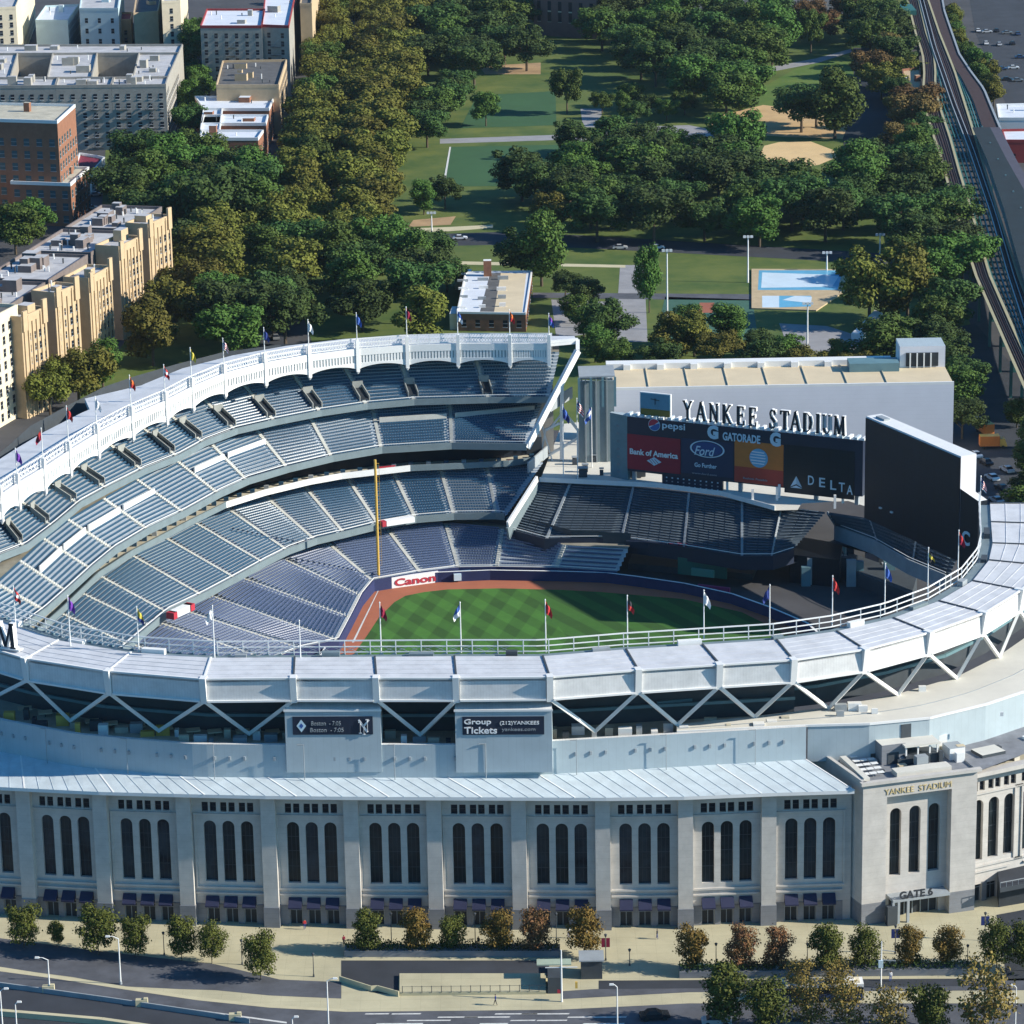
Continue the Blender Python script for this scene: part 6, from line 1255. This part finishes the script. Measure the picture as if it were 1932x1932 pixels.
for a in ((94, 1872, 76, 1806, 'street lamp on the road median at the bottom left'), (228, 1857, 212, 1766, 'street lamp with a red sign beside the service lane'), (620, 1940, 630, 1846, 'street lamp at the bottom edge left of the ramp', 1.2, 1), (1165, 1945, 1156, 1857, 'street lamp at the bottom edge right of the traffic signal', .8, -1), (5, 1940, 16, 1865, 'street lamp in the bottom left corner', .9, 1), (1915, 1950, 1915, 1858, 'street lamp in the bottom right corner', .6, -1), (33, 1960, 38, 1890, 'shorter street lamp right of the corner one', .6, 1), (553, 1965, 560, 1918, 'street lamp only just showing over the bottom edge', .6, 1)): streetlamp(a[0], a[1], a[2], a[3], a[4], *a[5:])
def postlamp(x, yb, yt, label, banner=None):
    p = hz(U(x, yb)); h = V(x, yt, p, p+Vector((1, 0, 0))).z; o = empty('lamp_post', p, label, 'lamp post', 'dark lamp posts on the plaza'); mb = MB(); mb.tube((0, 0, 0), (0, 0, h-.4), .08, .05, m_dkst, 8); mb.tube((0, 0, 0), (0, 0, .4), .16, .12, m_dkst, 8); fixn(mb.build('mast', o))
    mb = MB(); mb.tube((0, 0, h-.45), (0, 0, h-.1), .14, .24, m_dkst, 8); mb.tube((0, 0, h-.1), (0, 0, h+.05), .26, .05, m_dkst, 8); fixn(mb.build('lantern', o))
    if banner:
        mb = MB(); mb.hexa([(-.65, -.03, h-2.2), (-.08, -.03, h-2.2), (-.08, .03, h-2.2), (-.65, .03, h-2.2)], [(-.65, -.03, h-.7), (-.08, -.03, h-.7), (-.08, .03, h-.7), (-.65, .03, h-.7)], banner); mb.hexa([(.08, -.03, h-2.2), (.65, -.03, h-2.2), (.65, .03, h-2.2), (.08, .03, h-2.2)], [(.08, -.03, h-.7), (.65, -.03, h-.7), (.65, .03, h-.7), (.08, .03, h-.7)], banner); fixn(mb.build('banner', o))
for a in ((310, 1802, 1758, 'dark lamp post between two olive plaza trees left'), (457, 1820, 1772, 'dark lamp post left of the tree with the bare trunk'), (592, 1843, 1798, 'dark lamp post in the open plaza left of the ramp'), (739, 1790, 1722, 'dark lamp post behind the hedge between first two trees'), (897, 1790, 1722, 'dark lamp post behind the hedge between third and fourth tree'), (1050, 1790, 1722, 'dark lamp post left of the orange tree by the booth'), (1188, 1822, 1790, 'short dark lamp post right of the booth'), (1351, 1828, 1779, 'dark lamp post between first two trees of the right row'), (1523, 1824, 1779, 'dark lamp post left of the ragged green tree'), (1825, 1828, 1782, 'dark lamp post near the right edge of the plaza')): postlamp(*a)
for x, yb, yt, l in ((1689, 1800, 1745, 'lamp post with dark twin banners before the gate'), (1858, 1775, 1721, 'lamp post with dark twin banners right of the gate'), (1143, 1812, 1762, 'lamp post with red twin banners beside the dark booth')): postlamp(x, yb, yt, l, FM['navy'] if x != 1143 else FM['maroon'])
# hedges and walls of the plaza edge
def hedge(pts, h, d, label):
    P = [hz(U(x, y)) for x, y in pts]; r = random.Random(len(pts)); o0_ = empty('planter_hedge', P[0], label, 'hedge'); mb = MB(); mb.wall([p-P[0] for p in P], 0, h*.55, d, m_gran); fixn(mb.build('planter_wall', o0_))
    v = []; f = []
    for a, b in zip(P[:-1], P[1:]):
        e = unit(b-a); n = Vector((-e.y, e.x, 0)); L = (b-a).length
        for _ in range(int(L*90)):
            p = a-P[0]+e*r.random()*L+n*(r.random()*d)+Z3*(h*.5+r.random()*h*.6); t = Vector((r.gauss(0, 1), r.gauss(0, 1), r.gauss(0, 1))).normalized(); q_ = t.cross(Vector((r.gauss(0, 1), r.gauss(0, 1), r.gauss(0, 1)))).normalized(); i = len(v); v += [tuple(p+t*.16), tuple(p+q_*.12), tuple(p-t*.16), tuple(p-q_*.12)]; f.append((i, i+1, i+2, i+3))
    me = bpy.data.meshes.new('foliage'); me.from_pydata(v, [], f); me.materials.append(LEAF['dark']); inst(me, 'foliage', o0_)
hedge([(650, 1806), (1056, 1806)], 1.9, 2.6, 'long dark planter hedge under the middle plaza trees')
hedge([(1282, 1846), (1850, 1840)], 1.9, 2.6, 'long dark planter hedge under the right row of plaza trees')
sheet('service_lane', [(644, 1812), (1036, 1812), (1036, 1842), (752, 1842)], .04, m_asph2); sheet('service_lane', [(1130, 1850), (1860, 1846), (1860, 1860), (1130, 1866)], .044, m_asph2)
bo = empty('ticket_booth', hz(U(1098, 1850)), 'dark square entrance booth at the end of the hedge', 'booth'); mb = MB(); mb.box((1.5, 2, 0), Vector((1, 0, 0)), Vector((0, 1, 0)), 1.6, 1.6, 0, 3.0, m_dkst); fixn(mb.build('cabin', bo)); mb = MB(); mb.box((1.5, 2, 0), Vector((1, 0, 0)), Vector((0, 1, 0)), 1.9, 1.9, 3.0, 3.2, m_greys); fixn(mb.build('roof', bo))
bo = empty('garage_entrance', hz(U(1034, 1874)), 'dark sunken garage entrance with pale green canopy beside the road', 'garage entrance'); mb = MB(); mb.box((1.1, 1.8, 0), Vector((1, 0, 0)), Vector((0, 1, 0)), 1.1, 2.0, 0, 2.6, m_dkst); fixn(mb.build('doorway', bo)); mb = MB(); mb.box((1.0, 4.5, 0), Vector((1, 0, 0)), Vector((0, 1, 0)), 2.6, 1.0, 2.9, 3.1, mat('green_canopy', (.35, .42, .33), .6, .1, .5)); fixn(mb.build('canopy', bo))
sl_ = empty('plaza_slab', hz(U(754, 1879)), 'raised tan concrete slab over the ramp beside the crosswalk', 'concrete slab'); P = [hz(U(x, y))-hz(U(754, 1879)) for x, y in ((754, 1879), (1030, 1876), (1030, 1842), (754, 1842))]
mb = MB(); mb.prism(P, 0, .5, m_plaza); fixn(mb.build('slab', sl_))
for k in range(15):
    p = lerp(P[0], P[1], (k+.3)/15); mb = MB(); mb.box(p, Vector((1, 0, 0)), Vector((0, 1, 0)), .05, .05, .5, 1.6, m_dkst); mb.bar(p+Z3*1.5, lerp(P[0], P[1], min(1, (k+1.3)/15))+Z3*1.5, .04, .04, m_dkst); fixn(mb.build('fence_post', sl_))
mb = MB(); P = [hz(U(x, y)) for x, y in ((640, 1852), (700, 1871), (712, 1870), (752, 1881))]; mb.wall(P, 0, .9, .18, m_kerb); tag(fixn(mb.build('ramp_wall')), 'pale zigzag parapet wall of the dark ramp', 'parapet wall')
mb = MB(); P = [hz(U(x, y)) for x, y in ((-60, 1856), (0, 1863), (203, 1891), (406, 1921), (470, 1932))]; mb.wall(P, 0, .8, .25, m_greys); tag(fixn(mb.build('road_barrier')), 'low grey barrier between the two carriageways at the bottom left', 'road barrier')
mb = MB(); P = [hz(U(x, y)) for x, y in ((-60, 1914), (0, 1918), (190, 1934), (300, 1950))]; mb.wall(P, 0, .9, .8, m_kerb); tag(fixn(mb.build('road_wall')), 'pale concrete wall of the lower carriageway in the bottom left corner', 'road wall')
for k, (x, y) in enumerate(((92, 1872), (268, 1898), (444, 1925))):
    mb = MB(); p = hz(U(x, y)); mb.box(p, Vector((1, 0, 0)), Vector((0, 1, 0)), .9, .4, 0, 1.1, m_kerb); mb.box(p+Vector((.6, 0, 0)), Vector((1, 0, 0)), Vector((0, 1, 0)), .3, .3, 1.1, 1.3, m_kerb)
    tag(fixn(mb.build('barrier_plinth')), ('pale concrete plinth under the median street lamp', 'pale concrete plinth halfway along the road barrier', 'pale concrete plinth at the near end of the road barrier')[k], 'plinth')
# traffic signal
ts = empty('traffic_signal', hz(U(1060, 1890)), 'white traffic signal mast with crossing arm at the crosswalk', 'traffic signal'); mb = MB(); mb.tube((0, 0, 0), (0, 0, 8.4), .15, .1, m_wht, 8); mb.bar((-2.4, 0, 5.6), (2.4, 0, 5.6), .12, .12, m_wht); fixn(mb.build('mast', ts)); mb = MB(); mb.box((2.2, 0, 0), Vector((1, 0, 0)), Vector((0, 1, 0)), .18, .18, 2.2, 3.2, m_yel); mb.box((-.4, 0, 0), Vector((1, 0, 0)), Vector((0, 1, 0)), .25, .1, 1.4, 2.0, m_red); fixn(mb.build('signal_head', ts))
ts = empty('traffic_signal', hz(U(1662, 1864)), 'tall pale signal mast with crossing arms right of the narrow plaza tree', 'traffic signal'); mb = MB(); mb.tube((0, 0, 0), (0, 0, 7.6), .13, .09, m_wht, 8); mb.bar((0, 0, 6.2), (2, 0, 5.9), .1, .1, m_greys); mb.bar((0, 0, 4.6), (2.2, 0, 4.4), .1, .1, m_greys); fixn(mb.build('mast', ts)); mb = MB(); mb.box((-.1, -.2, 0), Vector((1, 0, 0)), Vector((0, 1, 0)), .35, .1, 3.4, 4.6, m_ltr); fixn(mb.build('sign_plate', ts))
# cars
m_tyre = mat('tyre', (.02, .02, .02), .9, 0)
CARC = {'silver': (.45, .46, .48), 'white': (.72, .72, .72), 'black': (.02, .02, .025), 'dark blue': (.03, .06, .14), 'red': (.35, .03, .03), 'grey': (.18, .19, .2), 'green': (.03, .08, .05)}
CM = {k: mat('car_'+k.replace(' ', '_'), v, .25, 0, spec=.6) for k, v in CARC.items()}
def carbody(m, nm='body'):
    mb = MB(); prof = [(-2.2, .35), (-2.25, .75), (-2.0, .95), (-1.2, 1.0), (1.0, 1.0), (2.1, .85), (2.25, .6), (2.2, .35)]
    for s in (0,):
        L_s = [Vector((x, -.88, z)) for x, z in prof]; R_s = [Vector((x, .88, z)) for x, z in prof]; mb.face(L_s, m); mb.face(R_s[::-1], m)
        for i in range(len(prof)): j = (i+1) % len(prof); mb.face([L_s[i], L_s[j], R_s[j], R_s[i]], m)
    return fixn(mb.build(nm))
WH = MB(); WH.tube((0, -.1, 0), (0, .1, 0), .33, .33, m_tyre, 14); WH = fixn(WH.build('wheel')); WHM = WH.data; bpy.data.objects.remove(WH)
CAB = MB(); CAB.hexa([(-1.5, -.8, .98), (1.05, -.8, .98), (1.05, .8, .98), (-1.5, .8, .98)], [(-1.0, -.66, 1.43), (.35, -.66, 1.43), (.35, .66, 1.43), (-1.0, .66, 1.43)], m_glass); CAB = fixn(CAB.build('window_glass')); CABM = CAB.data; bpy.data.objects.remove(CAB)
BOD = {}
def car(p, rz, col, label, group=None):
    o = empty('parked_car', hz(p), label, 'car', group, rz)
    if col not in BOD: b = carbody(CM[col]); BOD[col] = b.data; bpy.data.objects.remove(b)
    inst(BOD[col], 'body', o); inst(CABM, 'window_glass', o)
    rf = MB()
    for k, (x, y) in enumerate(((-1.35, -.85), (1.4, -.85), (-1.35, .85), (1.4, .85))): inst(WHM, 'wheel', o, (x, y, .34))
    if ('roof', col) not in BOD:
        rf.hexa([(-1.0, -.65, 1.44), (.35, -.65, 1.44), (.35, .65, 1.44), (-1.0, .65, 1.44)], [(-.95, -.6, 1.49), (.3, -.6, 1.49), (.3, .6, 1.49), (-.95, .6, 1.49)], CM[col]); r_ = fixn(rf.build('roof')); BOD[('roof', col)] = r_.data; bpy.data.objects.remove(r_)
    inst(BOD[('roof', col)], 'roof', o); return o
car(U(1235, 1922), .12, 'black', 'black car driving at the bottom edge right of the crosswalk'); car(U(1352, 1932), 0, 'silver', 'silver car at the bottom edge under the feathery roadside tree'); car(U(1450, 1936), 0, 'dark blue', 'dark car at the bottom edge under the dark roadside tree'); car(U(1505, 1935), .0, 'grey', 'grey car at the bottom edge under the sparse brown tree')
car(U(795, 476), 0, 'dark blue', 'blue car on the park road behind the left of the park building'); car(U(868, 452), 0, 'white', 'white car on the park road'); car(U(1170, 470), 0, 'silver', 'silver car on the shaded park road'); car(U(1240, 470), .02, 'white', 'white car farther right on the shaded park road')
r = random.Random(5)
PKR = lambda y: 0 if y < 75 else 1 if y < 100 else 2 if y < 120 else 3 if y < 140 else 4
PKC = lambda x: 0 if x < 1875 else 1 if x < 1905 else 2
for k, (x, y) in enumerate([(1845, 60), (1862, 62), (1880, 60), (1900, 64), (1920, 66), (1860, 84), (1885, 86), (1910, 84), (1872, 128), (1890, 132), (1912, 130), (1880, 150), (1900, 152), (1920, 154), (1925, 110)]):
    c = ['white', 'silver', 'black', 'grey', 'dark blue'][k % 5]; car(U(x, y), r.choice([0, .1, 1.57]), c, c+' car in the parking lot, '+['back', 'second', 'third', 'front', 'last'][PKR(y)]+' row, '+['left', 'middle', 'right'][PKC(x)]+' part', c+' cars in the parking lot')
for k, (x, y) in enumerate([(1815, 735), (1828, 765), (1842, 790), (1840, 862), (1860, 876), (1900, 890), (1872, 905), (1890, 925), (1880, 948)]):
    c = ['white', 'black', 'silver'][k % 3]; car(U(x, y), 1.9, c, ordn(1+k//3)+' '+c+' car from the top in the street between stadium and railway', c+' cars between stadium and railway')
for k, (x, y) in enumerate([(652, 60), (640, 95), (648, 200), (632, 250), (610, 330), (592, 410), (575, 470), (560, 520), (668, 20), (520, 640)]):
    c = ['white', 'silver', 'dark blue', 'red', 'grey'][k % 5]; car(U(x, y), 1.75, c, c+' car on the avenue, '+('lower' if k in (5, 6, 7, 3, 9) else 'upper')+' one of its colour between the olive tree rows', c+' cars on the avenue')
for k, (x, y) in enumerate([(195, 345), (205, 360), (180, 370), (172, 395), (500, 466), (530, 470), (488, 470)]):
    c = ['white', 'grey', 'silver'][k % 3]; car(U(x, y), .3, c, c+' car parked by the corner park, '+(['right behind the red roofed wing', 'in front of the red roofed wing', 'below the red roofed wing', 'nearest the brown annex'][k] if x < 300 else 'on the paved yard'), c+' cars by the corner park')
def truck(p, rz, label):
    o = empty('box_truck', hz(p), label, 'truck', None, rz); mb = MB(); mb.prism([Vector((-2.4, -1.2, 0)), Vector((2.2, -1.2, 0)), Vector((2.2, 1.2, 0)), Vector((-2.4, 1.2, 0))], .7, 3.1, m_org, m_yel); fixn(mb.build('cargo_box', o))
    mb = MB(); mb.hexa([(2.3, -1.1, .6), (4.0, -1.1, .6), (4.0, 1.1, .6), (2.3, 1.1, .6)], [(2.3, -1.05, 2.4), (3.4, -1.05, 2.4), (3.4, 1.05, 2.4), (2.3, 1.05, 2.4)], m_yel); fixn(mb.build('cab', o))
    for x, y in ((-1.4, -1.1), (3.0, -1.1), (-1.4, 1.1), (3.0, 1.1)): w_ = inst(WHM, 'wheel', o, (x, y, .42)); w_.scale = (1.25, 1, 1.25)
truck(U(1860, 820), 1.8, 'yellow roofed orange truck in the street right of the stadium'); truck(U(1867, 845), 0, 'second yellow truck parked nearer the stadium corner')
# bus
bu = empty('city_bus', hz(U(1552, 1893)), 'long white roofed city bus half hidden behind golden roadside trees', 'bus'); mb = MB(); X_, Y_ = Vector((1, 0, 0)), Vector((0, 1, 0))
mb.box((0, 1.3, 0), X_, Y_, 6.1, 1.28, .4, 1.4, mat('bus_blue', (.03, .06, .16), .5, 0)); mb.box((0, 1.3, 0), X_, Y_, 6.1, 1.28, 2.5, 3.0, m_wht); fixn(mb.build('body', bu))
mb = MB(); mb.box((0, 1.3, 0), X_, Y_, 6.04, 1.24, 1.4, 2.5, m_glass); fixn(mb.build('window_band', bu)); mb = MB(); mb.box((0, 1.3, 0), X_, Y_, 5.6, .9, 3.0, 3.15, m_bcr); mb.box((3.5, 1.3, 0), X_, Y_, 1.2, .7, 3.15, 3.4, m_wht); fixn(mb.build('roof_unit', bu))
for x, y in ((-3.8, .05), (3.9, .05), (-3.8, 2.55), (3.9, 2.55)): w_ = inst(WHM, 'wheel', bu, (x, y, .48)); w_.scale = (1.4, 1, 1.4)
ov = empty('station_overpass', hz(U(1885, 1722)), 'dark low overpass with railing at the right edge beyond the gate', 'overpass'); o0 = ov.location
P = [hz(U(x, y))-o0 for x, y in ((1886, 1724), (2010, 1700), (2010, 1668), (1880, 1684))]; mb = MB(); mb.prism(P, 3.6, 4.4, m_dkst, m_asph2); fixn(mb.build('deck', ov))
mb = MB(); mb.prism([lerp(P[0], P[3], .3), lerp(P[1], P[2], .3), lerp(P[1], P[2], .9), lerp(P[0], P[3], .9)], 0, 3.6, m_shop); fixn(mb.build('pier_wall', ov))
mb = MB(); mb.bar(P[0]+Z3*5.3, P[1]+Z3*5.3, .1, .1, m_greys)
for k in range(12): q_ = lerp(P[0], P[1], k/11); mb.bar(q_+Z3*4.4, q_+Z3*5.3, .07, .07, m_greys)
mb.build('railing', ov)
sheet('underpass_road', [(1880, 1726), (2010, 1702), (2060, 1850), (1900, 1850)], .03, m_asph2)
# people
def person(p, rz, shirt, trousers, label, sc_=1.0, walk=.18):
    me = bpy.data.meshes.new('person'); 
    J = [(0, 0, .95), (0, 0, 1.2), (0, 0, 1.42), (0, 0, 1.52), (0, .01, 1.62), (0, .02, 1.72), (.19, 0, 1.40), (.25, .05, 1.12), (.26, -.05, .88), (-.19, 0, 1.40), (-.25, -.05, 1.12), (-.26, .08, .88), (.1, 0, .88), (.11, walk*.6, .48), (.12, walk, .07), (.12, walk+.14, .03), (-.1, 0, .88), (-.11, -walk*.4, .48), (-.12, -walk, .09), (-.12, -walk+.14, .04)]
    E_ = [(0, 1), (1, 2), (2, 3), (3, 4), (4, 5), (2, 6), (6, 7), (7, 8), (2, 9), (9, 10), (10, 11), (0, 12), (12, 13), (13, 14), (14, 15), (0, 16), (16, 17), (17, 18), (18, 19)]
    RD = [.13, .13, .14, .06, .095, .07, .065, .05, .04, .065, .05, .04, .09, .065, .045, .04, .09, .065, .045, .04]
    me.from_pydata(J, E_, []); ob = bpy.data.objects.new('t', me); C.objects.link(ob); md = ob.modifiers.new('s', 'SKIN')
    for v, rr in zip(me.skin_vertices[0].data, RD): v.radius = (rr, rr)
    me.skin_vertices[0].data[0].use_root = True; ob.modifiers.new('u', 'SUBSURF').levels = 1
    bpy.context.view_layer.update(); m2 = bpy.data.meshes.new_from_object(ob.evaluated_get(bpy.context.evaluated_depsgraph_get())); bpy.data.objects.remove(ob)
    m2.materials.clear()
    for m in (FM[trousers], FM[shirt], mat('skin', (.35, .2, .13), .7, 0), mat('hair', (.03, .02, .015), .8, 0)): m2.materials.append(m)
    for f in m2.polygons: z = f.center.z; f.material_index = 0 if z < .96 else (1 if z < 1.47 else (3 if (z > 1.66 or (f.center.y < -.01 and z > 1.55)) else 2)); 
    for f in m2.polygons:
        if .8 < f.center.z < .95 and abs(f.center.x) > .2: f.material_index = 2
    m2.name = 'person'; o = bpy.data.objects.new('person', m2); C.objects.link(o); o.location = hz(p)+Z3*.05; o.rotation_euler = (0, 0, rz); o.scale = (sc_,)*3
    tag(o, label, 'person')
person(U(935, 1897), 1.5, 'navy', 'black', 'person in dark clothes walking past the slab at the crosswalk', 1.05, .25); person(U(649, 1784), .5, 'maroon', 'black', 'person in dark red walking left of the hedge'); person(U(903, 1786), 2.5, 'black', 'black', 'person in black behind the hedge right of the third tree'); person(U(1240, 1772), 1.2, 'black', 'navy', 'person in dark clothes alone on the open plaza'); person(U(575, 1754), .2, 'red', 'navy', 'person in red shirt at the facade doors on the left'); person(U(1073, 1770), 0, 'white', 'navy', 'person in white shirt beside the orange plaza tree'); person(U(1680, 1852), 0, 'white', 'blue', 'person in white by the right hedge'); person(U(1467, 1840), 0, 'white', 'white', 'person dressed in white under the dull pink tree')
